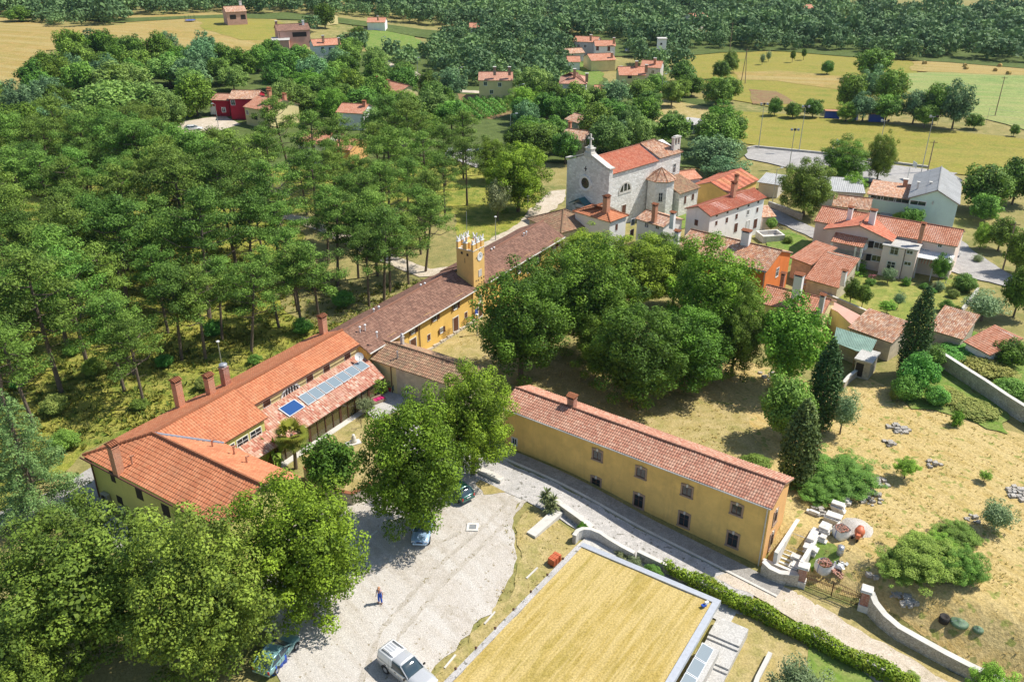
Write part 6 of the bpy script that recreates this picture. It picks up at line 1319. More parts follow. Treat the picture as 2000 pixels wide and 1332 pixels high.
# curved bench wall at the head of the walkway
cp=[PL(-1.2+1.0*math.cos(t)-0.0,2.0+1.6*math.sin(t),0) for t in np.linspace(math.pi*1.05,math.pi*.15,12)]
cp=[PL(-1.3,.9,0),PL(-1.35,1.6,0),PL(-1.1,2.2,0),PL(-.5,2.65,0),PL(.4,2.85,0),PL(1.4,2.75,0),PL(2.6,2.7,0),PL(4,2.7,0)]
wallline([p[:2] for p in cp],[1.0,1.05,1.05,1.05,1.0,.95,.9,.85],.35,'curved_wall','curved pale rendered wall end at the corner of the roof lawn','concrete',world=True)
wallline([PL(-6.5,4.4,0)[:2],PL(-4.5,4.0,0)[:2],PL(-2.2,3.5,0)[:2],PL(-.6,3.1,0)[:2]],[.75,.8,.85,.9],.5,'low_stone_wall','low stone wall from the yucca to the curved wall','drystone',world=True)
q1=G(1091,1003)[:2]; q0=G(1037,1048)[:2]
wallline([q0,q1],[.3,.42],1.0,'stone_ramp_slab','long pale stone slab lying across the dry grass below the yucca','cap',None,world=True,cat='stone slab')
wallline([(598,932),(640,975),(690,985),(732,962)],1.3,.4,'garden_wall','low garden wall under tile coping between the walled garden and the car park','rough','t_red')
wallline([G(938,922)[:2],G(981,943)[:2]],.42,.6,'stone_bench','rough pale stone bench block beside the dark green car','whitestone','cap',world=True,cat='bench')
# low wall with hanging creeper between walkway and road
wl=[PL(u,2.95,0)[:2] for u in np.linspace(4.2,Lab+14,12)]
wallline(wl,1.0,.35,'creeper_wall','low wall under trailing green creeper beside the dirt track','drystone',world=True)
rng=np.random.default_rng(5); bl=[]
for u in np.linspace(7.0,Lab+15.5,80):
    q=PL(u,3.0+.25*math.sin(u*1.3),0); z=float(tz(q[0],q[1])); 
    w_=.35+.35*min(1,max(0,(u-6.5)/5)); bl.append((q[0]-off[0],q[1]-off[1],z+.95+rng.uniform(-.15,.1),.62*w_+.25,.62*w_+.25,.4+.2*w_,rng.uniform(.2,1)))
    q=PL(u,2.75,0); u<9 or bl.append((q[0]-off[0]+rng.uniform(-.2,.2),q[1]-off[1],z+.45,.45*w_+.1,.45*w_+.1,.45,rng.uniform(0,.8)))
V,TT=leaf_arrays(rng,bl,1.0,.17,.6,.3,.3); X['creeper']=leaf_mat('creeper leaves',(.10,.20,.015),(.26,.40,.03),(.32,.33,.04),.6); X['creeper2']=X['creeper']
r=empty('creeper_hedge',(off[0],off[1],0),0,'long trailing bright green creeper hedge along the dirt track','hedge'); link('foliage',quads_mesh('foliage',V,TT,X['creeper']),r)
for k,(px,py,w_,h_,kd,l_) in enumerate(((1217,1062,36,26,'olivel','silver lavender bush nearest the curved wall'),(1240,1078,36,32,'olivel','second silver lavender bush along the walkway'),(1278,1095,42,36,'shrub','green planter shrub between the lavender bushes and the creeper'),(1305,1115,30,24,'olivel','silver planter shrub beside the creeper wall'),(1325,1128,26,22,'shrub','dark green planter shrub beside the creeper wall'))): B_(kd,px,py,w_,h_,l_)
# broad steps going down at the right, planter edge and glazed light strip
su=Lab+.75; sdir=nrm((c-b)); sn=np.array([-sdir[1],sdir[0],0])
def SL(u,v,z): q=b+sdir*u+sn*v; return np.array([q[0],q[1],z])
if sn@tb_<0: 
    sn=-sn
off2=SL(4,3,-2); r=empty('garden_steps',off2,0,'broad pale concrete steps descending along the right side of the roof lawn','steps')
zs0=float(tz(*SL(.5,2,0)[:2]))+.95
lev=[(-.2,2.0,0),(2.0,2.35,1),(2.35,4.4,2),(4.4,4.75,3),(4.75,6.5,4),(6.5,6.85,5),(6.85,13,6)]
for u0,u1,k in lev: z=max(zs0-.16*k,float(tz(*SL((u0+u1)/2,2,0)[:2]))+.12); m=MB(off2); q=[SL(u0,.6,0),SL(u1,.6,0),SL(u1,3.2,0),SL(u0,3.2,0)]; m.prism([p[:2] for p in q],z-1,z); m.build('step',X['concrete'],r)
r=empty('roof_light_strip',SL(6,1,0),0,'row of grey glass skylight panels along the right edge of the roof lawn','skylight'); o2=SL(6,1,0)
m=MB(o2); 
m.prism([p[:2] for p in (SL(3.6,.62,0),SL(14,.62,0),SL(14,2.1,0),SL(3.6,2.1,0))],-2.8,-.75); m.build('kerb',X['concrete'],r)
for k in range(5):
    m=MB(o2); u0=3.8+k*1.75; q=[SL(u0,.72,-.55),SL(u0+1.68,.72,-.55),SL(u0+1.68,1.7,-.75),SL(u0,1.7,-.75)]; m.add([p-UP*.06 for p in q]+q,[(0,1,2,3),(4,5,6,7),(0,1,5,4),(1,2,6,5),(2,3,7,6),(3,0,4,7)]); f_=m.build('panel_frame',X['alu'],r)
    cc=sum(q)/4; m=MB(o2); m.add([cc+(p-cc)*.93+UP*.006 for p in q],[(0,1,2,3)]); m.build('pane',X['skyl'],f_)
# small things at the lawn corner
p=SL(.6,-.3,LZ+.2); r=empty('floodlight',p,0,'small white and blue floodlight at the right corner of the roof lawn','floodlight'); m=MB(); m.box((0,0,.2),(.35,.2,.28),.5); m.build('lamp_housing',X['whitepl'],r,bevel=.02); m=MB(); m.box((-.25,-.15,.08),(.4,.3,.1),.5); m.tube([(0,0,-.05),(0,0,.1)],.04,6); m.build('mount',X['bluepl'],r)
p=SL(6.3,2.9,-2.5); r=empty('flower_pot',p,0,'terracotta pot of red flowers on the garden steps','pot'); m=MB(); m.lathe((0,0,0),[(.16,0),(.25,.4),(.28,.42),(.24,.44)],14); m.build('pot',X['t_red'],r); V,TT=leaf_arrays(np.random.default_rng(3),[(0,0,.65,.34,.34,.3,.5)],1.2,.09); link('flowers',quads_mesh('flowers',V,TT,X['pinkfl']),r)
wallline([G(1503,1283)[:2],G(1478,1332)[:2],G(1465,1370)[:2]],.5,.3,'white_kerb_wall','narrow white concrete wall below the olive trees at the bottom edge','concrete',world=True)
# gate and its walls
def pillar(px,py,label):
    p=G(px,py); r=empty('gate_pillar',p,0,label,'pillar','pillars of the garden gate'); an=NF.a+.15; A=(math.cos(an),math.sin(an),0); Bv=(-math.sin(an),math.cos(an),0)
    m=MB(); m.fbox((0,0,0),A,Bv,UP,(-.42,.42),(-.42,.42),(-.3,.6)); m.build('plinth',X['whitestone'],r); m=MB(); m.fbox((0,0,0),A,Bv,UP,(-.34,.34),(-.34,.34),(.6,2.05)); m.build('brick_shaft',X['brick'],r)
    m=MB(); m.fbox((0,0,0),A,Bv,UP,(-.5,.5),(-.5,.5),(2.05,2.15)); m.fbox((0,0,0),A,Bv,UP,(-.46,.46),(-.46,.46),(2.153,2.3)); m.build('capstone',X['whitestone'],r,bevel=.03); return p
pa=pillar(1563,1141,'left brick gate pillar with white capstone beside the stacked slabs'); pb=pillar(1685,1188,'right brick gate pillar with white capstone at the head of the curved wall')
def leafgate(p,q,label,flip):
    t=nrm((q-p)*[1,1,0]); L=np.linalg.norm((q-p)[:2]); r=empty('gate_leaf',p,0,label,'gate','leaves of the iron gate'); m=MB(); n=np.array([-t[1],t[0],0]); zt=lambda s: 1.25+.35*math.sin((s if not flip else 1-s)*math.pi/2)
    for zz in (.1,.95,1.08): m.fbox((0,0,0),t,n,UP,(0,L),(-.02,.02),(zz,zz+.04))
    for i in range(2): m.fbox((0,0,0),t,n,UP,(i*(L-.05),i*(L-.05)+.05),(-.025,.025),(.02,zt(i)+.05))
    m.tube([t*L*s+UP*zt(s) for s in np.linspace(0,1,9)],.025,5); m.build('frame',X['iron'],r)
    m=MB(); k=int(L/.14)
    for i in range(1,k): s=i/k; m.fbox(t*L*s,t,n,UP,(-.01,.01),(-.01,.01),(.1,zt(s)+.14))
    m.build('bars',X['iron'],r); return r
pm=(pa+pb)/2; leafgate(pa+(pm-pa)*.08,pm,'left leaf of the arched rusty iron gate',False); leafgate(pm,pb+(pm-pb)*.08,'right leaf of the arched rusty iron gate',True)
wallline([(1694,1192),(1703,1206),(1722,1226),(1750,1248),(1790,1270),(1840,1297),(1890,1322),(1950,1350),(2010,1380)],[2.0,1.7,1.5,1.4,1.35,1.3,1.25,1.2,1.2],.5,'curved_stone_wall','long curved dry stone wall running from the right gate pillar to the bottom right','drystone')
wallline([(1487,1121),(1500,1130),(1520,1138),(1540,1141),(1556,1143)],[1.5,1.3,1.2,1.25,1.3],.45,'short_stone_wall','short curved stone wall between the ochre building corner and the left pillar','drystone')
wallline([(1822,708),(1850,726),(1880,746),(1920,772),(1960,800),(2010,832),(2060,860)],[1.9]*7,.45,'field_wall','tall pale stone wall running from the tallest cypress to the right edge','drystone')
wallline([(1440,545),(1480,560)],.1,.1,'x','x')if 0 else None
wallline([(1567,565),(1620,588),(1690,618),(1742,642)],.9,.3,'garden_boundary_wall','low dark garden wall along the villa lawn behind the tiled shed','rough')
wallline([(1840,655),(1862,632),(1895,590),(1908,572)],.8,.3,'rubble_plot_wall','low pale wall between the villa lawn and the rubble plot','concrete')
wallline([(1500,405),(1530,415),(1565,430)],1.1,.35,'street_wall','stone wall along the street below the walnut tree','drystone')
wallline([(1645,760),(1655,748),(1690,720),(1700,708)],.9,.35,'ruined_wall','crumbling wall from the stone hut down to the second cypress','rough')
wallline([(1460,293),(1475,290),(1610,303),(1700,316),(1812,330)],.6,.3,'court_kerb_wall','low kerb wall along the far side of the sports court','concrete')
wallline([(1812,330),(1807,340)],.8,.3,'court_end_wall','short white end wall at the sports court corner','white') if 0 else None
wallline([(1180,440),(1240,455)],.1,.1,'x','x') if 0 else None
# steps at the gable of the ochre building
sx=NL+1.3
def SN(x,y,z): return NF.pt(x,y,z)
o=SN(sx+.9,1,-1); r=empty('stone_staircase',o,0,'flight of pale stone steps beside the gable of the ochre building','staircase')
for k in range(8):
    y1=4.0-k*.42; z=-.35-.19*k; m=MB(o); m.fbox(SN(sx,0,0),np.append(NF.x,0),np.append(NF.y,0),UP,(0,1.9),(y1-.42,y1),(z-.7,z)); m.build('step',X['whitestone'],r)
m=MB(o); m.fbox(SN(sx,0,0),np.append(NF.x,0),np.append(NF.y,0),UP,(0,1.9),(4.0,6.0),(-1.2,-.16)); m.build('landing',X['concrete'],r)
m=MB(o)
for x in (-.35,1.95): m.fbox(SN(sx,0,0),np.append(NF.x,0),np.append(NF.y,0),UP,(x,x+.35),(.2,6.0),(-2.4,.1 if x<0 else .2))
m.fbox(SN(sx,0,0),np.append(NF.x,0),np.append(NF.y,0),UP,(-1.2,1.9),(.0,.3),(-2.6,-1.1)); m.build('flank_wall',X['whitestone'],r)
# stacks of pale stone slabs
def slabs(px,py,n,w_,d_,label,ang=.0,seed=0):
    p=G(px,py); rd=random.Random(seed); r=empty('slab_stack',p,0,label,'stone slabs'); z=0
    for k in range(n):
        m=MB(); t=rd.uniform(.1,.2); m.box((rd.uniform(-.14,.14),rd.uniform(-.14,.14),z+t/2),(w_*rd.uniform(.65,.95),d_*rd.uniform(.65,.95),t),NF.a+ang+rd.uniform(-.08,.08)); z+=t+.01; m.build('slab',X['whitestone'],r,bevel=.02)
    return r
for k,(x,y,n,w_,d_,l_) in enumerate(((1581,1081,5,1.3,.8,'stack of white slabs nearest the left gate pillar'),(1552,1112,5,1.0,1.2,'stack of pale blocks behind the short stone wall'),(1556,1096,4,1.1,.7,'smaller stack of pale blocks against the staircase wall'),(1586,1052,4,1.0,2.2,'long row of pale slabs along the staircase'),(1612,1040,5,1.1,1.3,'slab stack in front of the first rubble bag'),(1624,1020,6,1.5,1.0,'big slab stack behind the rubble bag'),(1636,1000,6,1.4,.9,'grey slab stack nearest the ivy mound'),(1651,984,4,1.1,.7,'farthest small slab stack by the ivy mound'),(1587,1004,3,1.3,.5,'low pile of broken slabs beside the ivy mound'),(1607,1056,3,.8,.8,'short slab stack left of the barrel'))): slabs(x,y,n,w_,d_,l_,.0,k)
def rubble(px,py,n,R,label,seed=0,h=.3,nm='rubble_heap',sz=(.12,.38),mat='rubble'):
    p=G(px,py); rd=random.Random(seed); r=empty(nm,p,0,label,'rocks'); m=MB()
    for k in range(n):
        a=rd.uniform(0,6.28); q=R*math.sqrt(rd.random()); s=rd.uniform(*sz)*.72; c=np.array([math.cos(a)*q,math.sin(a)*q,h*(1-q/R)+s*.3]); vs_=[c+s*np.array([dx*rd.uniform(.7,1.1),dy*rd.uniform(.6,1.1),dz*rd.uniform(.4,.8)]) for dx in (-1,1) for dy in (-1,1) for dz in (-1,1)]
        m.add(vs_,[(0,1,3,2),(4,6,7,5),(0,4,5,1),(2,3,7,6),(0,2,6,4),(1,5,7,3)])
    m.build('stones',X[mat],r); tag(r.children[0],kind='stuff'); return r
for k,(x,y,n,R,l_) in enumerate(((1698,972,40,1.3,'heap of bleached rocks left of the fig sapling'),(1717,945,26,.9,'upper heap of bleached rocks at the ivy mound edge'),(1678,955,10,.5,'few grey rocks in the ivy mound edge'),(1753,838,40,1.1,'pile of grey stones in the middle of the mown meadow'),(1735,868,14,.6,'small scatter of stones below the stone pile in the meadow'),(1822,908,12,.8,'three flat stones right of the fig sapling'),(1762,1178,30,1.0,'rubbish and rubble heap below the big bramble thicket'),(1600,1000,16,.8,'broken stone pieces at the foot of the ivy mound'),(1990,965,40,1.2,'stone heap at the right edge of the meadow'),(1900,1015,10,.6,'scattered stones beside the round olive bush'),(1500,735,18,1.2,'white boulders beside the broken furniture under the robinia'),(1705,1127,4,.5,'two pale stones below the bramble thicket'))): rubble(x,y,n,R,l_,k)
# big bags, barrel, mixer, gravel heap
def bag(px,py,label,open_=False,seed=0):
    p=G(px,py); r=empty('bulk_bag',p,.4,label,'bag'); m=MB(); rd=random.Random(seed); s=.62; prof=[(.92,0),(1.06,.25),(1.1,.55),(1.02,.85),(1.05,1.0)]
    n=16; vs_=[]
    for k,z in prof:
        for i in range(n):
            a=2*math.pi*i/n; rr=s*k*(1/max(abs(math.cos(a)),abs(math.sin(a))))**.55*(1+rd.uniform(-.03,.03)); vs_.append((math.cos(a)*rr,math.sin(a)*rr,z))
    fs=[(j*n+i,j*n+(i+1)%n,(j+1)*n+(i+1)%n,(j+1)*n+i) for j in range(len(prof)-1) for i in range(n)]; m.add(vs_,fs); m.build('sack',X['whitepl'],r,True)
    m=MB()
    for k in range(90):
        a=rd.uniform(0,6.28); q=.6*math.sqrt(rd.random()); sz=rd.uniform(.05,.1); c=(math.cos(a)*q,math.sin(a)*q,.9+rd.uniform(0,.12)); m.box(c,(sz,sz*1.3,sz),rd.uniform(0,3))
    if open_:
        for k in range(120): a=rd.uniform(-1.2,.4); q=rd.uniform(.6,1.7); m.box((math.cos(a)*q,math.sin(a)*q,.08+max(0,.5-.35*(q-.6))),(.12,.16,.1),rd.uniform(0,3))
    o=m.build('rubble_load',X['brick'],r); tag(o,kind='stuff')
    for sg in (-1,1): m=MB(); m.tube([(sg*.66,-.02,.1),(sg*.7,-.02,.6),(sg*.66,-.02,1.)],.025,4); m.build('strap',X['bluepl'],r)
bag(1641,1048,'white bulk bag full of brick rubble beside the gravel heap'); bag(1607,1116,'torn white bulk bag spilling brick rubble behind the iron gate',True,4)
p=G(1640,1082); r=empty('metal_drum',p,0,'upright grey metal drum below the rubble bag','drum'); m=MB(); m.lathe((0,0,0),[(.3,0),(.3,.3),(.315,.32),(.3,.34),(.3,.6),(.315,.62),(.3,.64),(.3,.9)],18); m.build('barrel',X['metal'],r,True); m=MB(); m.lathe((0,0,0),[(.29,.88),(.05,.885)],18); m.build('lid',X['whitepl'],r)
p=G(1641,1105); r=empty('crumpled_sack',p,0,'crumpled white plastic sack lying on the dry grass right of the torn bag','sack'); V,TT=leaf_arrays(np.random.default_rng(8),[(0,0,.15,.7,.5,.22,.5)],2.,.3,.5,.6,.2,1.); link('folds',quads_mesh('folds',V,TT,X['whitepl']),r)
p=G(1672,1031); r=empty('gravel_heap',p,0,'round heap of pale gravel behind the orange cement mixer','heap'); m=MB(); rd=random.Random(2); n=28; prof=[(1.65,-.05),(1.4,.1),(1.05,.35),(.6,.52),(.2,.6)]
m.add([(math.cos(2*math.pi*i/n)*a_*rd.uniform(.95,1.05),math.sin(2*math.pi*i/n)*a_*rd.uniform(.95,1.05),z+rd.uniform(-.03,.03)) for a_,z in prof for i in range(n)],[(j*n+i,j*n+(i+1)%n,(j+1)*n+(i+1)%n,(j+1)*n+i) for j in range(4) for i in range(n)]+[tuple(4*n+i for i in range(n))]); m.build('mound',X['gravel'],r,True)
p=G(1676,1052); r=empty('cement_mixer',p,.5,'small orange cement mixer on a tubular stand','cement mixer'); X['orangep']=plain('orange paint',(.60,.16,.07),.5)
m=MB(); ax_=nrm((.8,.5,.45)); bx_=nrm(np.cross(UP,ax_)); 
def ringm(m,prof,c,axis,n=16):
    u=nrm(np.cross(UP,axis)); v=np.cross(axis,u); m.add([np.array(c)+axis*z+(u*math.cos(2*math.pi*i/n)+v*math.sin(2*math.pi*i/n))*r_ for r_,z in prof for i in range(n)],[(j*n+i,j*n+(i+1)%n,(j+1)*n+(i+1)%n,(j+1)*n+i) for j in range(len(prof)-1) for i in range(n)])
ringm(m,[(.05,-.5),(.34,-.45),(.45,-.1),(.45,.12),(.24,.5),(.26,.53),(.2,.5)],(0,0,.85),ax_); m.build('drum',X['orangep'],r,True); m=MB(); m.box((-.5,-.3,.75),(.5,.35,.42),.5); m.build('motor_housing',X['orangep'],r,bevel=.03)
m=MB(); 
for q in ((.4,.3),(.4,-.3),(-.5,.25),(-.5,-.35)): m.tube([(0,0,.75),(q[0],q[1],0)],.03,6)
m.build('stand',X['iron'],r)
for y_ in (.3,-.3): m=MB(); lathe_dir(m,(-.5,y_,.16),(1,0,0),(0,1,0),[(.02,-.04),(.16,-.04),(.16,.04),(.02,.04)],12); m.build('wheel',X['dark'],r)
for k,(x,y,l_,mt) in enumerate(((1839,1225,'black plastic tub by the tank covers','dark'),(1868,1234,'larger round green tank cover in the meadow','tank'),(1903,1252,'smaller round green tank cover in the meadow','tank'))):
    p=G(x,y); r=empty('tank_cover',p,0,l_,'cover'); m=MB(); R=(.4,.72,.42)[k]; m.lathe((0,0,0),[(R,-.1),(R,.12 if k else .5),(R*.8,.2 if k else .5),(R*.35,.26 if k else .42),(R*.3,.34 if k else .4)],18); m.build('dome',X[mt],r,True)
    if k: 
        for j in range(6): m=MB(); a_=j*math.pi/3; m.tube([(R*.35*math.cos(a_),R*.35*math.sin(a_),.27),(R*.95*math.cos(a_),R*.95*math.sin(a_),.15)],.02,4); m.build('rib',X['metal'],r)
# ---------------------------------------------------------------- shrubs and small trees of the meadow
B_('thicket',1645,930,140,85,'ivy and bramble mound beside the ochre building gable',hb=-.6,variant=0); B_('thicket',1600,960,90,60,'lower ivy mound behind the stone stacks',hb=-.6,variant=1)
B_('thicket',1810,1095,150,100,'big bramble thicket in the middle of the dry meadow',hb=-.5,variant=2); B_('bright',1835,1060,60,40,'light green bush on top of the bramble thicket',hb=.2,variant=1); B_('shrub',1790,1055,46,36,'small leafy bush at the top left of the thicket',hb=.1,variant=2); B_('thicket',1762,1108,95,66,'bramble mass at the left of the thicket',hb=-.6,variant=0); B_('thicket',1872,1048,85,55,'dry edged bramble at the top of the thicket',hb=-.6,variant=1); B_('thicket',1880,1112,88,76,'dark bramble at the right of the thicket',hb=-.6,variant=0)
T('olivel',1950,1005,70,66,'round grey green olive bush at the right of the meadow',hb=.2,variant=0)
T('bright',1772,910,48,36,'little leaning fig sapling with bare stem in the dry meadow',hb=.8,variant=0); T('bright',1925,928,26,14,'tiny fig sapling near the right edge of the meadow',hb=.5,variant=1)
B_('bright',1870,818,24,44,'narrow upright light green shrub in the meadow'); B_('shrub',1830,775,52,46,'compact laurel bush below the field wall',variant=1); B_('weed',1748,770,22,36,'thin yellow green shrub at the meadow corner')
for k,(x,y,w_,h_,kd,l_) in enumerate(((1790,735,75,90,'shrub','ivy covered bush at the foot of the tallest cypress'),(1820,700,50,60,'shrub','ivy climbing the field wall end'),(1770,760,60,60,'shrub','dark ivy clump below the tallest cypress'),(1850,775,80,40,'weed','pale weeds along the field wall'),(1905,800,90,45,'weed','weeds at the foot of the field wall near the right edge'),(1870,690,80,40,'shrub','green thicket above the field wall'),(1930,720,100,50,'weed','weeds on the bank above the field wall'),(1975,760,70,50,'shrub','bramble on the bank at the right edge'))): B_(kd,x,y,w_,h_,l_,hb=-.4)
T('bright',1965,1275,90,85,'loose fruit tree above the curved stone wall at the bottom right',hb=.7,variant=1); T('olivel',1572,1285,110,100,'feathery olive tree below the creeper hedge',hb=.3,variant=1); T('olivel',1500,1330,50,40,'small olive bush cut by the bottom edge',hb=.0,variant=2)
B_('shrub',1797,1270,40,28,'oleander bush against the curved wall'); p=G(1805,1276); r=empty('oleander_blossom',p,0,'pink oleander blossom in front of the curved stone wall','flowers'); V,TT=leaf_arrays(np.random.default_rng(4),[(.2,0,.7,.5,.4,.35,.5),(.7,.1,.5,.4,.3,.3,.5)],.5,.1); link('blossom',quads_mesh('blossom',V,TT,X['pinkfl']),r)
B_('bright',1138,1022,22,30,'small yellow green shrub beside the low stone wall'); B_('bluish',1110,372,10,10,'x') if 0 else None
B_('olivel',1265,410,55,28,'silvery bush on the lawn at the foot of the church turret'); B_('shrub',1236,413,20,16,'dark bush by the church side door')
B_('shrub',1428,455,34,26,'round yellow green bush in front of the white farmhouse',variant=2); B_('bright',1394,453,20,14,'small light bush at the corner of the white farmhouse'); T('shrub',1507,437,24,24,'small round tree behind the stone basin',hb=.5)
B_('shrub',1480,905,60,40,'dry edged shrub behind the ochre building roof'); B_('shrub',1520,910,1,1,'x') if 0 else None
# yucca
def blades(loc,heads,label,nm,mat,cat='plant',n=46,L=.75,w_=.06,droop=.5,trunkr=.08):
    r=empty(nm,loc,0,label,cat); rng=np.random.default_rng(9); V=[]; m=MB()
    for hx,hy,hz in heads:
        m.tube([(hx*.2,hy*.2,-.05),(hx*.7,hy*.7,hz*.6),(hx,hy,hz)],[trunkr*1.2,trunkr,trunkr*.8],6)
        for i in range(n):
            a=rng.uniform(0,6.28); el=rng.uniform(-.5,1.4); d=np.array([math.cos(a)*math.cos(el),math.sin(a)*math.cos(el),math.sin(el)]); s=np.cross(d,UP); s/=np.linalg.norm(s)+1e-6; l=L*rng.uniform(.7,1.1); o=np.array([hx,hy,hz])
            k1=o+d*l*.5; k2=o+d*l-UP*droop*l*.5*math.cos(el)
            V+= [o-s*w_*.4,o+s*w_*.4,k1+s*w_,k1-s*w_, k1-s*w_,k1+s*w_,k2+s*.01,k2-s*.01]
    V=np.array(V); link('blades',quads_mesh('blades',V,rng.random(len(V)//4),X[mat]),r); m.build('stem',X['bark'],r); return r
blades(G(1070,998),[(0,0,.9),(.5,.1,1.2),(-.4,.3,1.3),(.1,-.4,.6),(.55,-.35,.7),(-.1,.5,1.7)],'spiky variegated yucca clump at the end of the low stone wall','yucca_plant','yucca',n=60,L=.8,droop=.3)
def fanpalm(loc,h,label):
    r=empty('fan_palm',loc,0,label,'palm'); rng=np.random.default_rng(2); V=[]; T_=[]; m=MB(); m.tube([(0,0,-.1),(.1,0,h*.5),(0,.05,h)],[.22,.17,.15],9); m.build('trunk',X['bark'],r)
    for i in range(52):
        a=rng.uniform(0,6.28); el=rng.uniform(-.8,1.3); d=np.array([math.cos(a)*math.cos(el),math.sin(a)*math.cos(el),math.sin(el)]); o=np.array([0,.05,h]); c=o+d*rng.uniform(.8,1.15)-UP*.15; s=nrm(np.cross(d,UP)); u=np.cross(s,d)
        for k in range(13):
            t=(k-6)/6*1.5; dd=nrm(d*math.cos(t)+s*math.sin(t)-UP*.25); e=c+dd*.9; sd=nrm(np.cross(dd,u))*.075; V+=[c-sd*.3,c+sd*.3,c+dd*.4+sd,c+dd*.4-sd, c+dd*.4-sd,c+dd*.4+sd,e+sd*.1,e-sd*.1]; T_+=[el/2+.4]*2
    link('fronds',quads_mesh('fronds',np.array(V),np.clip(np.array(T_),0,1),X['palm']),r)
fanpalm(G(578,915),4.2,'fan palm with shaggy stem in the walled garden beside the glazed veranda')
blades(G(540,905),[(0,0,1.6),(.5,-.3,1.3),(-.3,.2,2.2)],'ragged banana plant between the palm and the orange roof','banana_plant','palm',n=9,L=2.0,w_=.22,droop=.7)
bare(G(706,836)[:2],2.6,12,'small bare twisted tree on the garden lawn','bare_tree','bark',3); blades(G(706,836)+UP*1.6,[(0.2,.1,.5)],'tuft of olive leaves on the bare garden tree','leaf_tuft','olivel',n=70,L=.5) if 0 else None
T('olivel',715,790,42,36,'small olive in front of the veranda glass',hb=.3,variant=2)
# statue plinth
p=G(690,867); r=empty('garden_statue',p,.5,'small reclining stone figure on a slab in the garden lawn','statue'); m=MB(); m.box((0,0,.1),(1.6,.9,.2)); m.build('base_slab',X['cap'],r,bevel=.02); m=MB(); m.lathe((0.1,0,0),[(.32,.2),(.34,.45),(.22,.65),(.28,.8),(.15,.95),(.19,1.08),(.12,1.2)],12,0,1,.8); m.tube([(-.55,-.1,.3),(-.2,.05,.42),(.1,0,.5)],[.1,.14,.18],8); m.build('figure',X['whitestone'],r,True)
# patio things
p=G(776,768); r=empty('round_table',p,0,'round blue table leaning by the old wing wall on the patio','table'); m=MB(); lathe_dir(m,(0,0,.75),nrm((1,.3,0)),nrm((-.25,.8,.55)),[(.55,0),(.55,.05),(.02,.05)],18); m.build('table_top',X['teal'],r); m=MB(); m.tube([(0,0,0),(0,0,.75)],.05,6); m.build('leg',X['iron'],r)
p=G(762,765); r=empty('red_planter',p,0,'tall red pot with green plant in the patio corner','pot'); m=MB(); m.lathe((0,0,0),[(.18,0),(.25,.6),(.28,.62)],12); m.build('pot',X['red'],r); V,TT=leaf_arrays(np.random.default_rng(3),[(0,0,1.1,.3,.3,.5,.5)],1.,.12); link('foliage',quads_mesh('foliage',V,TT,X['shrub']),r)
p=G(740,786); r=empty('garden_sofa',p,.7,'patio seat with magenta cushions under the garden tree','seat'); m=MB(); m.box((0,0,.22),(1.6,.7,.4)); m.box((0,.35,.5),(1.6,.15,.5)); m.build('frame',X['wood'],r,bevel=.03)
X['magenta']=plain('magenta cushion',(.5,.02,.14),.8)
for k in (-.5,0,.5): m=MB(); m.box((k,0,.5),(.46,.6,.16)); m.build('cushion',X['magenta'],r,bevel=.05)
# manhole, sleepers, tile stack, lamp posts
p=G(923,1031); r=empty('manhole_cover',p,-.05,'square grey manhole in a white stone frame on the gravel','manhole'); m=MB()
for a_,b_,c_,d_ in ((-.55,.55,-.55,-.33),(-.55,.55,.33,.55),(-.55,-.33,-.33,.33),(.33,.55,-.33,.33)): m.fbox((0,0,0),(1,0,0),(0,1,0),UP,(a_,b_),(c_,d_),(0,.16))
m.build('stone_frame',X['whitestone'],r); m=MB(); m.box((0,0,.07),(.66,.66,.1)); m.build('lid',X['metal'],r)
for k,(x0,y0,x1,y1) in enumerate(((868,1306,890,1280),(946,1220,967,1196),(1028,1131,1050,1110),(690,1072,737,1038))):
    a_=G(x0,y0); b_=G(x1,y1); t=nrm(b_-a_); r=empty('kerb_log',a_,0,('pale timber kerb nearest the bottom edge of the gravel','pale timber kerb in the middle of the gravel edge','pale timber kerb highest along the gravel edge','pale kerb log in the tree shade of the car park')[k],'kerb'); m=MB(); m.fbox((0,0,0),t,np.cross(UP,t),UP,(0,np.linalg.norm(b_-a_)),(-.08,.08),(0,.16)); m.build('beam',X['cap'],r,bevel=.02)
p=G(1083,1100); r=empty('tile_pallet',p,.9,'small pallet stacked with orange roof tiles beside the gravel border','pallet'); m=MB()
for k in range(3): m.box((0,-.4+k*.4,.06),(1.3,.1,.12))
m.build('pallet_base',X['wood'],r)
rd=random.Random(4)
for k in range(7): m=MB(); m.box((-.5+k*.165,0,.5),(.13,.75*rd.uniform(.9,1),.75*rd.uniform(.9,1.0)),rd.uniform(-.05,.05)); m.build('tile_row',X['orangep'],r,bevel=.02)
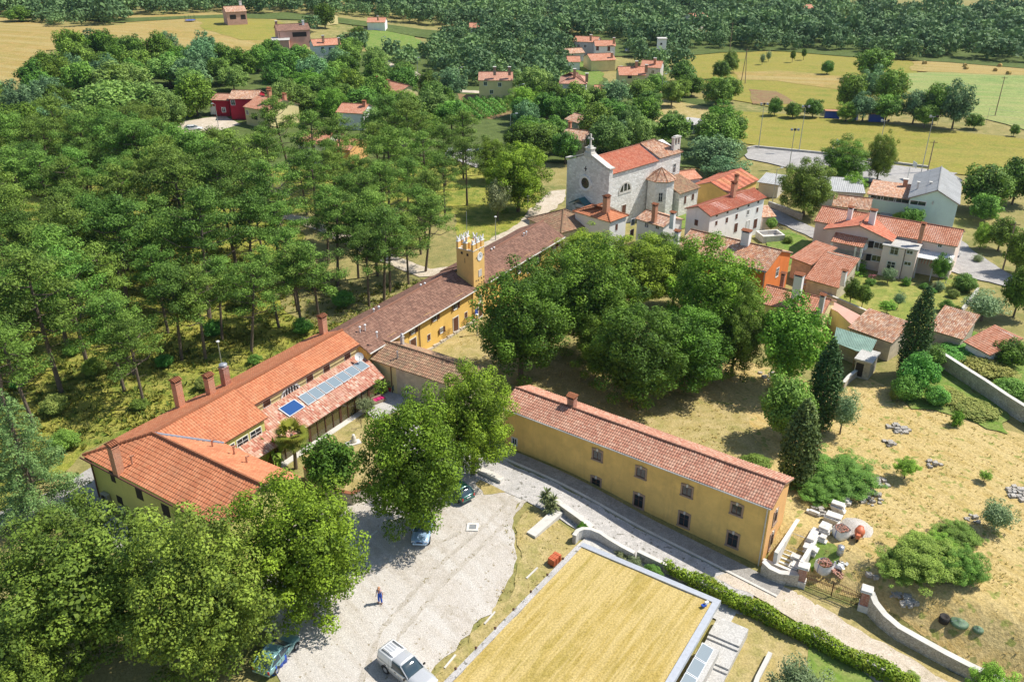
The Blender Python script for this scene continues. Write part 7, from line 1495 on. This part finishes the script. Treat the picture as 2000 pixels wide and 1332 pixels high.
def lamp(px,py,h,label,arm=(0,0),n=1,grp='street lamps of the village',nm='street_lamp'):
    p=G(px,py); r=empty(nm,p,0,label,'street lamp' if nm!='floodlight_mast' else 'floodlight mast',grp); m=MB(); m.tube([(0,0,-.1),(0,0,h)],[.1,.05],7); m.build('pole',X['metal'],r)
    if n==1: m=MB(); m.tube([(0,0,h-.05),(arm[0],arm[1],h+.15)],.035,5); m.build('arm',X['metal'],r); m=MB(); m.box((arm[0]*1.2,arm[1]*1.2,h+.15),(.55,.25,.14),math.atan2(arm[1],arm[0])); m.build('lantern',X['whitepl'],r)
    elif n==0: m=MB(); m.lathe((0,0,0),[(.03,h),(.22,h+.02),(.22,h+.12),(.05,h+.22)],10); m.build('lantern',X['whitepl'],r)
    else:
        m=MB(); m.box((0,0,h),(1.6,.08,.08)); m.build('crossbar',X['metal'],r)
        for k in range(n): m=MB(); m.box((-.7+1.4*k/(n-1),-.2,h+.1),(.42,.35,.45)); m.build('lamp_head',X['dark'] if k%2 else X['metal'],r)
lamp(1031,428,4.3,'lamp post with round head beside the church lane',n=0); lamp(968,470,4.2,'lamp post standing in the dry grass behind the tower',n=0); lamp(434,718,3.6,'lamp post behind the brick chimney at the edge of the pine wood',n=0)
lamp(932,655,3.0,'slim pale post in the courtyard before the yellow wall',n=0,nm='courtyard_lamp'); lamp(997,290,8,'street lamp above the parked cars',(1.2,.2)); lamp(1014,215,7,'street lamp beside the vineyard',(1,.1)); lamp(897,178,7,'street lamp left of the beige double house',(.8,0)); lamp(748,112,7,'street lamp where the lane climbs the hill',(.8,0)); lamp(816,150,6,'pole at the bend of the lane',(.5,0)); lamp(427,250,6,'street lamp in front of the crimson house',(-.6,0)); lamp(1291,200,8,'pole in the garden below the grey villa',(.7,0)); lamp(1508,400,7,'curved lamp beside the walnut and the street',(.8,.3))
lamp(1481,292,10.5,'floodlight mast at the left end of the sports court',n=3,nm='floodlight_mast',grp='floodlight masts'); lamp(1541,330,8.5,'floodlight mast on the near side of the sports court',n=3,nm='floodlight_mast',grp='floodlight masts'); lamp(1560,298,10.5,'floodlight mast on the far side of the sports court',n=3,nm='floodlight_mast',grp='floodlight masts'); lamp(1712,320,9.5,'floodlight mast behind the brownish tree by the court',n=2,nm='floodlight_mast',grp='floodlight masts'); lamp(1799,338,12,'tallest floodlight mast beside the mint hall roof',n=2,nm='floodlight_mast',grp='floodlight masts')
def upole(px,py,h,label,double=False):
    p=G(px,py); r=empty('utility_pole',p,0,label,'pole','wooden utility poles'); m=MB()
    if double: m.tube([(-.7,0,-.1),(0,0,h)],[.14,.09],6); m.tube([(.7,0,-.1),(0,0,h)],[.14,.09],6)
    else: m.tube([(0,0,-.1),(0,0,h)],[.14,.09],6)
    m.build('pole',X['wood'],r); m=MB(); m.box((0,0,h-.4),(1.6,.1,.1)); m.build('crossarm',X['iron'],r)
upole(1451,165,11,'A shaped utility pole between the pastures',True); upole(1425,103,11,'utility pole at the top left corner of the pasture'); upole(1943,228,10.5,'leaning utility pole in the pale green field'); upole(1958,528,8,'leaning wooden pole on the grass island at the right'); upole(1811,338,7,'short wooden pole beside the tallest floodlight mast'); upole(1264,198,6,'thin pole among the trees below the grey villa')
# sports things
for k,(x0,x1,y) in enumerate(((1610,1639,232),(1664,1671,235),(1696,1726,238))):
    a_=G(x0,y); b_=G(x1,y+1); t=nrm((b_-a_)*[1,1,0]); L_=np.linalg.norm(b_-a_); r=empty('team_dugout',a_,0,('left blue dugout beyond the pitch','small blue cabin between the two dugouts','right blue dugout beyond the pitch')[k],'dugout'); n_=np.cross(UP,t); m=MB(); m.fbox((0,0,0),t,n_,UP,(0,L_),(0,1.5),(0,2.0)); m.build('shelter',X['bluepl'],r); m=MB(); m.fbox((0,0,0),t,n_,UP,(-.1,L_+.1),(-.2,1.6),(2.003,2.15)); m.build('roof',X['chimbrick'],r)
def hoop(px,py,label):
    p=G(px,py); r=empty('basketball_hoop',p,0,label,'basketball hoop','basketball hoops'); m=MB(); m.tube([(0,0,0),(0,0,2.8),(.8,0,3.2)],.07,6); m.build('stand',X['whitepl'],r); m=MB(); m.box((.9,0,3.3),(.05,1.8,1.1)); m.build('backboard',X['whitepl'],r); m=MB(); ringm(m,[(.23,-.01),(.25,.0),(.23,.01)],(1.2,0,2.95),UP,12); m.build('rim',X['orangep'],r)
hoop(1624,306,'white basketball board at the far side of the court'); hoop(1772,352,'white basketball board before the brick chimney of the hall')
for k,(x,y) in enumerate(((1805,127),(1884,132),(1886,137),(1952,132),(1943,141),(1969,147))):
    p=G(x,y); r=empty('hay_bale',p+UP*.6,rt.uniform(0,3),('round hay bale farthest left in the hayfield','upper hay bale of the close pair','lower hay bale of the close pair','hay bale highest at the right','hay bale left of the rightmost bale','rightmost hay bale of the hayfield')[k],'hay bale','hay bales'); m=MB(); lathe_dir(m,(0,-.6,.05),(1,0,0),(0,1,0),[(.02,0),(.65,0),(.68,.6),(.65,1.2),(.02,1.2)],14); m.build('roll',X['hay'],r)
tr_p=G(372,44); r=empty('trampoline',tr_p,0,'round blue trampoline on the hill pasture','trampoline'); m=MB(); m.lathe((0,0,0),[(2.2,.8),(2.2,.9),(.1,.88)],18); m.build('mat',X['bluepl'],r); m=MB()
for k in range(6): a_=k*math.pi/3; m.tube([(2.2*math.cos(a_),2.2*math.sin(a_),0),(2.2*math.cos(a_),2.2*math.sin(a_),2.8)],.05,5)
m.build('net_pole',X['dark'],r)
# vineyard rows
a_=G(897,198); b_=G(960,232); 
for k in range(9):
    t=k/8; p=G(893+t*98,203-t*13); q=G(940+t*74,237-t*22); d_=nrm((q-p)*[1,1,0]); L_=np.linalg.norm((q-p)[:2]); rng=np.random.default_rng(k); bl=[(d_[0]*s,d_[1]*s,.9,.75,.75,.7,rng.uniform(.2,.9)) for s in np.arange(0,L_,1.0)]
    r=empty('vine_row',p,0,'trained row of vines in the small vineyard','vines','vineyard rows'); V,TT=leaf_arrays(rng,bl,.7,.35,.6,.3,.3); link('foliage',quads_mesh('foliage',V,TT,X['shrub']),r); m=MB()
    for s in np.arange(0,L_,4): m.tube([d_*s,d_*s+UP*1.6],.04,4)
    m.build('stakes',X['wood'],r)

# planting of the villa garden
for k,(x,y,w_,h_,kd,l_) in enumerate(((1700,552,22,18,'pinkish','small rose bush by the first villa fruit trees'),(1805,560,18,16,'shrub','low shrub at the foot of the villa wall'),(1822,570,16,14,'pinkish','red flowering bush near the villa steps'),(1770,552,18,20,'bright','yellow green young bush on the villa lawn'),(1848,600,30,30,'shrub','garden hedge bush at the end of the villa lawn'),(1862,575,24,22,'weed','pale garden bush before the corner post'),(1835,560,26,26,'olivel','grey green garden shrub in the villa corner'),(1795,600,20,16,'weed','low tuft bush in the middle of the villa lawn'),(1720,620,18,14,'shrub','small bush above the tiled shed'),(1870,610,22,26,'shrub','bush along the pale boundary wall'),(1910,505,22,20,'olivel','rockery shrub on the grass island'),(1540,470,20,18,'shrub','shrub in the grass yard by the street'))):
    B_('shrub' if kd=='pinkish' else kd,x,y,w_,h_,l_)
for k,(x,y,l_) in enumerate(((1702,549,'cluster of red roses in the villa garden'),(1824,566,'red blossom by the villa steps'))):
    p=G(x,y); r=empty('rose_blossom',p,0,l_,'flowers'); V,TT=leaf_arrays(np.random.default_rng(k),[(0,0,.8,.6,.6,.4,.5)],.35,.12); link('blossom',quads_mesh('blossom',V,TT,X['pinkfl']),r)
def fence(pts,h,label,sp=2.5,nm='wire_fence'):
    q=[G(*p) for p in pts]; o=q[0]; r=empty(nm,o,0,label,'fence'); mr=MB(o); 
    for a_,b_ in zip(q[:-1],q[1:]):
        L_=np.linalg.norm((b_-a_)[:2]); n=max(1,int(L_/sp))
        for i in range(n): p=a_+(b_-a_)*i/n; m=MB(o); m.tube([p,p+UP*h],.04,5); m.build('post',X['metal'],r)
        for z in (.3,.6,.95): mr.tube([a_+UP*h*z,b_+UP*h*z],.015,4)
    mr.build('wire',X['metal'],r)
fence([(1590,465),(1520,455),(1480,440)],1.2,'thin wire fence along the street side of the grass yard')
fence([(1925,245),(2000,256),(2060,262)],4.5,'tall ball fence at the right end of the football pitch',6)
fence([(1740,236),(1830,246),(1905,252)],4.0,'tall ball fence behind the pitch near the tree clump',8)
# ---------------------------------------------------------------- cars
def paint(name,c,metal=.3): return plain(name,c,.28,metal,.5,.02,2,coat=.8)
X['silver']=paint('silver paint',(.62,.62,.61),.35); X['tealp']=paint('pale teal paint',(.20,.38,.38)); X['greenp']=paint('dark green car paint',(.02,.10,.085)); X['lblue']=paint('light blue car paint',(.35,.50,.68)); X['whitep']=paint('white car paint',(.78,.78,.77),0); X['darkp']=paint('dark blue car paint',(.03,.045,.08))
X['tyre']=plain('tyre rubber',(.025,.025,.025),.8); X['tail']=plain('red tail light',(.5,.02,.015),.25); X['headl']=plain('headlight glass',(.7,.72,.75),.15); X['cglass']=glass_mat('car glass',(.035,.06,.075),.06)
def loft(m,secs,mi=0,caps=True):
    """secs: list of (x, [(y,z)...]) half profiles mirrored to closed rings"""
    rings=[]
    for x,pts in secs: rings.append([(x,y,z) for y,z in pts]+[(x,-y,z) for y,z in pts[::-1]])
    n=len(rings[0]); V=[p for r in rings for p in r]; fs=[(j*n+i,j*n+(i+1)%n,(j+1)*n+(i+1)%n,(j+1)*n+i) for j in range(len(rings)-1) for i in range(n)]
    if caps: fs+=[tuple(range(n)),tuple((len(rings)-1)*n+i for i in range(n))]
    m.add(V,fs,mi)
def car(loc,heading,kind,mat,label,cat='car',group=None,nm='parked_car'):
    r=empty(nm,loc,heading,label,cat,group); t=kind=='pickup'; van=kind=='van'
    L,W,H=(5.1,1.8,1.78) if t else (5.0,1.9,2.2) if van else (4.1,1.7,1.45) if kind=='hatch' else (4.5,1.75,1.45)
    hw=W/2; zb=.38; belt=1.12 if t else .95 if not van else 1.1
    def sec(x,w_,zl,zt): return (x,[(w_*.90,zl),(w_,zl+.12),(w_*1.0,(zl+zt)/2),(w_*.985,zt-.12),(w_*.93,zt-.02),(w_*.5,zt+.015),(0.01,zt+.02)])
    m=MB()
    hood=belt-.02 if t else belt-.06
    S=[sec(0,hw*.90,.5,belt-.08),sec(.06,hw*.97,.42,belt-.02),sec(.35,hw,.36,belt),sec(L*.45,hw,.34,belt),sec(L*.66,hw,.34,belt),sec(L*.72,hw,.34,hood),sec(L*.88,hw*.985,.34,hood-.06),sec(L*.96,hw*.93,.36,hood-.14),sec(L*.995,hw*.80,.42,hood-.3),sec(L,hw*.74,.5,hood-.36)]
    loft(m,S); body=m.build('body',X[mat],r,True)
    # cabin
    x0,x1,x2,x3=(.1,.16,L*.50,L*.68) if t else (.05,.25,L*.78,L*.93) if van else (.12,.75,L*.52,L*.72) if kind=='hatch' else (.1,.8,L*.53,L*.73)
    g=MB(); zt=H-.05
    def cs(x,w_,zt_): return (x,[(w_*1.0,belt-.03),(w_*.99,belt+.02),(w_*.90,belt+(zt_-belt)*.75),(w_*.82,zt_-.02),(w_*.4,zt_),(.01,zt_+.005)])
    k=hw*.95
    loft(g,[cs(x0,k*.95,belt+.02),cs(x1,k,zt),cs((x1+x2)/2,k,zt+.02),cs(x2,k*.99,zt-.01),cs(x3,k*.93,belt+.0)]); g.build('cabin_glass',X['cglass'],r,True)
    rf=MB(); loft(rf,[(x,[(w_,z-.06),(w_*1.0,z-.01),(w_*.9,z+.03),(w_*.4,z+.05),(.01,z+.055)]) for x,w_,z in ((x1-.02,k*.80,zt),(x1+.25,k*.83,zt+.02),((x1+x2)/2,k*.84,zt+.025),(x2-.2,k*.82,zt+.01),(x2+.03,k*.79,zt-.02))]); rp=rf.build('roof_panel',X[mat],r,True)
    pil=MB()
    for sg in (-1,1):
        pil.tube([(x2,sg*k*.81,zt-.02),(x3-.02,sg*k*.94,belt+.02)],.045,5); pil.tube([(x1,sg*k*.83,zt-.02),(x0+.02,sg*k*.98,belt+.02)],.06,5)
        for xx in ((x1+x2)/2,): pil.tube([(xx,sg*k*.85,zt-.02),(xx,sg*k*1.0,belt)],.045,5)
    pil.build('pillar',X[mat],r)
    if t: # hard canopy over the load bed
        c=MB(); loft(c,[(x,[(w_,belt-.03),(w_*.99,belt+.1),(w_*.90,z-.08),(w_*.85,z),(w_*.4,z+.03),(.01,z+.035)]) for x,w_,z in ((.06,k*.97,zt-.02),(.2,k,zt+.03),(1.6,k,zt+.05),(1.68,k*.99,zt+.02))]); cn=c.build('canopy',X['whitep'],r,True)
        for sg in (-1,1):
            m=MB(); m.fbox((.3,sg*k*.955,belt+.14),(1,0,0),nrm((0,.97,-.24*sg)),nrm((0,-.2*sg,1)),(0,1.15),(-.01,.02) if sg>0 else (-.02,.01),(0,.38)); m.build('side_window',X['cglass'],cn)
            m=MB(); m.tube([(.35,sg*.55,zt+.05),(.4,sg*.55,zt+.12),(1.5,sg*.55,zt+.14),(1.55,sg*.55,zt+.06)],.03,5); m.build('roof_rail',X['darkp'],cn)
        for kk in range(4): m=MB(); m.fbox((.3,-.36+kk*.24,zt+.06),(1,0,0),(0,1,0),UP,(0,1.2),(-.03,.03),(0,.025)); m.build('roof_rib',X['whitep'],cn)
        m=MB(); m.fbox((0,0,0),(1,0,0),(0,1,0),UP,(1.7,1.74),(-hw*.97,hw*.97),(.5,belt+.02)); m.build('bed_gap',X['dark'],r)
    for i,xw in enumerate((L*.19,L*.81)):
        for sg in (-1,1):
            rr=.37 if t else .31; m=MB(); c=(xw,sg*(hw-.09),rr); lathe_dir(m,(xw,sg*(hw-.2),rr),(1,0,0),(0,sg,0),[(.02,0),(rr,0),(rr,.21),(rr*.62,.23)],18); wl_=m.build('wheel',X['tyre'],r,True)
            m=MB(); lathe_dir(m,(xw,sg*(hw-.2),rr),(1,0,0),(0,sg,0),[(rr*.62,.215),(rr*.5,.2),(rr*.15,.225),(.01,.23)],14); m.build('rim',X['metal'],wl_)
            m=MB(); lathe_dir(m,(xw,sg*(hw*1.0-.002),rr),(1,0,0),(0,sg,0),[(rr*1.22,-.05),(rr*1.22,.006),(rr*1.02,.006)],18,0,-.1,math.pi+.1); m.build('wheel_arch',X['dark'],r)
    for sg in (-1,1):
        m=MB(); m.box((L*.955,sg*hw*.68,hood-.26),(.24,.36,.16)); m.build('headlight',X['headl'],r,bevel=.03)
        m=MB(); m.box((.03,sg*hw*.82,belt-.25),(.09,.16,.36)); m.build('tail_light',X['tail'],r,bevel=.02)
        m=MB(); m.box((x3-.18,sg*(hw+.1),belt+.06),(.12,.2,.16)); m.build('mirror',X['dark'] if t else X[mat],r,bevel=.03)
        for xx in ((x1+x2)/2-.35,(x1+x2)/2+.75): m=MB(); m.box((xx,sg*(hw+.005),belt-.2),(.18,.03,.04)); m.build('door_handle',X['dark'],r)
    m=MB(); m.box((L-.0,0,.48),(.12,hw*1.5,.22)); m.build('front_bumper',X[mat] if not t else X['silver'],r,bevel=.04); m=MB(); m.box((.0,0,.50),(.14,hw*1.8,.2)); m.build('rear_bumper',X[mat] if not t else X['metal'],r,bevel=.04)
    m=MB(); m.box((L+.02,0,hood-.25),(.05,.5,.12)); m.build('grille',X['dark'],r); m=MB(); m.box((-.06,0,.78),(.03,.45,.1)); m.build('number_plate',X['wframe'],r)
    m=MB()
    for sg in (-1,1): m.fbox((0,0,0),(1,0,0),(0,1,0),UP,((x1+x2)/2-.01,(x1+x2)/2+.01),(sg*(hw+.003)-.004,sg*(hw+.003)+.004),(.42,belt-.04))
    m.build('door_seam',X['dark'],r)
    return r
def hd(a,b,z=0): p=P(*a,z); q=P(*b,z); return math.atan2(q[1]-p[1],q[0]-p[0])
def place(px,py,z,heading,back,kind,mat,label,**k):
    p=P(px,py,z); p=p-np.array([math.cos(heading),math.sin(heading),0])*back; p[2]=float(tz(p[0],p[1]))+.05; return car(p,heading,kind,mat,label,**k)
h=hd((782.8,1260),(810.7,1281),1.75); place(752.5,1255,1.75,h,.1,'pickup','silver','silver white pickup truck with ribbed white canopy on the gravel car park',cat='pickup truck',nm='pickup_truck')
place(914,973,.6,hd((904,984),(880,966),.5),.1,'hatch','greenp','dark green hatchback parked nose in under the chestnut near the stone bench')
h=hd((560,1262),(583,1234),.5); place(572,1240,.5,h,4.1,'hatch','tealp','pale teal car half under the tree above the blue barrels')
h=hd((829,1026),(820,1062),.5); place(819,1063,.5,h,4.1,'hatch','lblue','light blue car showing only its nose under the round chestnut')
place(360,256,.4,hd((360,255),(395,253)),0,'estate','whitep','white estate car parked below the crimson house')
place(889,294,.4,hd((889,292),(912,293)),0,'hatch','silver','silver car parked beside the white van behind the pines',group='cars on the small parking yard'); place(878,312,.4,hd((878,312),(877,290)),0,'van','whitep','white van seen from behind beside the silver car',cat='van',nm='parked_van',group='cars on the small parking yard')
place(925,299,.4,hd((925,298),(945,299)),0,'estate','darkp','dark car in the tree shade right of the silver car',group='cars on the small parking yard')
for x,y,l_ in ((1206,131,'tiny car parked between the white car port house and the tower'),(1291,160,'car beside the grey walled villa'),(1222,99,'car parked right of the far terrace')): place(x,y,.4,.3,0,'hatch','whitep',l_)
# blue barrels and wheelbarrow heap
for k,(x,y) in enumerate(((546,1300),(554,1292),(536,1314))):
    p=G(x,y); r=empty('blue_barrel',p,0,('middle blue plastic barrel at the foot of the corner trees','rightmost blue plastic barrel at the foot of the corner trees','lowest blue barrel, half under the leaves')[k],'barrel'); m=MB(); m.lathe((0,0,0),[(.27,0),(.30,.05),(.30,.3),(.315,.32),(.30,.34),(.30,.6),(.315,.62),(.3,.64),(.28,.88)],18); m.build('drum',X['bluepl'],r,True); m=MB(); m.lathe((0,0,0),[(.29,.885),(.29,.92),(.05,.93)],18); m.build('lid',X['darkp'],r)
p=G(541,1278); r=empty('blue_tarpaulin',p,.4,'blue tarpaulin over a low frame behind the blue barrels','tarpaulin'); m=MB(); m.add([(-.9,-.6,.3),(.9,-.6,.35),(.9,.6,.9),(-.9,.6,.8),(-.9,-.6,.33),(.9,-.6,.38),(.9,.6,.93),(-.9,.6,.83)],[(0,1,2,3),(4,5,6,7),(0,1,5,4),(1,2,6,5),(2,3,7,6),(3,0,4,7)]); m.build('sheet',X['bluepl'],r); m=MB()
for q in ((-.8,.5,.8),(.8,.5,.85),(-.8,-.5,.33),(.8,-.5,.36)): m.tube([(q[0],q[1],0),q],.03,5)
m.build('frame_pole',X['metal'],r)
# ---------------------------------------------------------------- the man in blue overalls
def skin(name,verts,edges,radii,mat,parent,root=0,sub=2):
    me=bpy.data.meshes.new(name); me.from_pydata(verts,edges,[]); o=link(name,me,parent); me.materials.append(X[mat])
    sk=o.modifiers.new('skin','SKIN'); sk.use_smooth_shade=True
    if not me.skin_vertices: 
        bpy.context.view_layer.update()
    for i,rr in enumerate(radii): me.skin_vertices[0].data[i].radius=(rr,rr) if not hasattr(rr,'__len__') else rr
    me.skin_vertices[0].data[root].use_root=True
    ss=o.modifiers.new('sub','SUBSURF'); ss.levels=sub; ss.render_levels=sub
    dg=bpy.context.evaluated_depsgraph_get(); ev=o.evaluated_get(dg); nm_=bpy.data.meshes.new_from_object(ev); o.modifiers.clear(); o.data=nm_
    return o
X['skin']=plain('tanned skin',(.50,.27,.18),.6,var=.05); X['overall']=plain('blue work overalls',(.03,.10,.50),.85,var=.15,sc_=9); X['shirt']=plain('pale pink grey shirt',(.60,.52,.52),.85); X['straw']=X['straw']; X['hat']=plain('straw coloured cap',(.52,.28,.16),.85)
p=G(743,1178)+UP*.005; r=empty('person',p,math.radians(-105),'man in blue bib overalls, pale shirt and cap standing alone on the gravel','person')
J=[(0,0,.95),(0,0,1.12),(0.01,0,1.30),(0.02,0,1.44),(.03,0,1.53),(.05,0,1.63),(.05,0,1.74),   #0-6 spine, neck, head
 (0,.19,1.42),(-.02,.27,1.16),(.10,.29,.95),(.15,.28,.87),   #7-10 left arm
 (0,-.19,1.42),(-.02,-.27,1.16),(.08,-.29,.94),(.13,-.28,.86), #11-14 right arm
 (0,.10,.90),(.04,.13,.50),(.0,.14,.09),(.12,.15,.04),(0,-.10,.90),(.0,-.12,.50),(-.05,-.14,.09),(.07,-.16,.04)]
E_=[(0,1),(1,2),(2,3),(3,4),(4,5),(5,6),(3,7),(7,8),(8,9),(9,10),(3,11),(11,12),(12,13),(13,14),(0,15),(15,16),(16,17),(17,18),(0,19),(19,20),(20,21),(21,22)]
Rr=[.14,.135,.15,.10,.055,.10,.085,.065,.047,.032,.035,.065,.047,.032,.035,.095,.065,.045,.045,.095,.065,.045,.045]
# five fingers on each hand
for hnd,sg in ((10,1),(14,-1)):
    hx,hy,hz=J[hnd]
    for q,(dy,l_,dx) in enumerate(((.025,.065,.0),(.009,.075,.0),(-.009,.07,0),(-.025,.055,0))):
        J+= [(hx+.02,hy+dy,hz-.03),(hx+.035,hy+dy,hz-.03-l_*.6),(hx+.028,hy+dy,hz-.03-l_)]; b=len(J)-3; E_+=[(hnd,b),(b,b+1),(b+1,b+2)]; Rr+=[.011,.009,.007]
    J+=[(hx+.03,hy-sg*.03,hz-.005),(hx+.055,hy-sg*.04,hz-.04)]; b=len(J)-2; E_+=[(hnd,b),(b,b+1)]; Rr+=[.011,.008]
body=skin('body',J,E_,Rr,'skin',r)
skin('overalls',[(0,0,.95),(0,0,1.12),(0.012,0,1.28),(0,.10,.90),(.04,.13,.50),(0,.14,.14),(0,-.10,.90),(0,-.12,.50),(-.05,-.14,.14)],[(0,1),(1,2),(0,3),(3,4),(4,5),(0,6),(6,7),(7,8)],[.165,.16,.165,.115,.088,.075,.115,.088,.075],'overall',body)
skin('shirt',[(.01,0,1.26),(.015,0,1.42),(0,.19,1.42),(-.02,.25,1.22),(0,-.19,1.42),(-.02,-.25,1.22)],[(0,1),(1,2),(2,3),(1,4),(4,5)],[.162,.12,.085,.065,.085,.065],'shirt',body)
m=MB()
for sg in (-1,1): m.tube([(.165,sg*.09,1.28),(.13,sg*.1,1.42),(.0,sg*.09,1.50),(-.13,sg*.07,1.40),(-.15,sg*.04,1.2)],.02,5)
m.build('braces',X['overall'],body)
m=MB(); m.lathe((.05,0,0),[(.115,1.70),(.118,1.74),(.105,1.80),(.06,1.835),(.01,1.84)],16); m.add([(.13,-.09,1.715),(.25,-.06,1.695),(.25,.06,1.695),(.13,.09,1.715),(.13,-.09,1.73),(.25,-.06,1.71),(.25,.06,1.71),(.13,.09,1.73)],[(0,1,2,3),(4,5,6,7),(0,1,5,4),(1,2,6,5),(2,3,7,6),(3,0,4,7)]); m.build('cap',X['hat'],body,True)
m=MB(); m.tube([(.14,0,1.66),(.165,0,1.645),(.145,0,1.63)],.012,6); m.build('nose',X['skin'],body)
for nm_,zz,yy,mt_,w_ in (('eye',1.675,.035,'dark',.012),('eye',1.675,-.035,'dark',.012),('mouth',1.60,0,'tail',.01)):
    m=MB(); m.box((.138,yy,zz),(.012,.03 if nm_=='eye' else .05,w_)); m.build(nm_,X[mt_],body)
for sg in (-1,1): m=MB(); m.lathe((.05,sg*.105,0),[(.01,1.62),(.022,1.64),(.022,1.67),(.01,1.69)],8); m.build('ear',X['skin'],body)
m=MB(); m.lathe((.035,0,0),[(.10,1.62),(.112,1.66),(.114,1.70)],14); m.build('hair',X['deadwood'],body,True)
for (x,y,z) in ((.07,.15,.05),(.02,-.155,.05)): m=MB(); m.box((x,y,z),(.28,.105,.10)); m.build('shoe',X['brown'],body,bevel=.03)

# ---------------------------------------------------------------- summer air: far things fade a little to blue
hz,nt,b,o=newmat('summer haze'); nt.nodes.remove(b); pv=nt.nodes.new('ShaderNodeVolumePrincipled'); pv.inputs['Color'].default_value=(.72,.84,1,1); pv.inputs['Density'].default_value=.00006; pv.inputs['Anisotropy'].default_value=.3; nt.links.new(pv.outputs[0],o.inputs['Volume'])
m=MB(); m.fbox((0,0,0),(1,0,0),(0,1,0),UP,(-1500,1500),(-80,2400),(-5,75)); tag(m.build('haze',hz),kind='stuff')
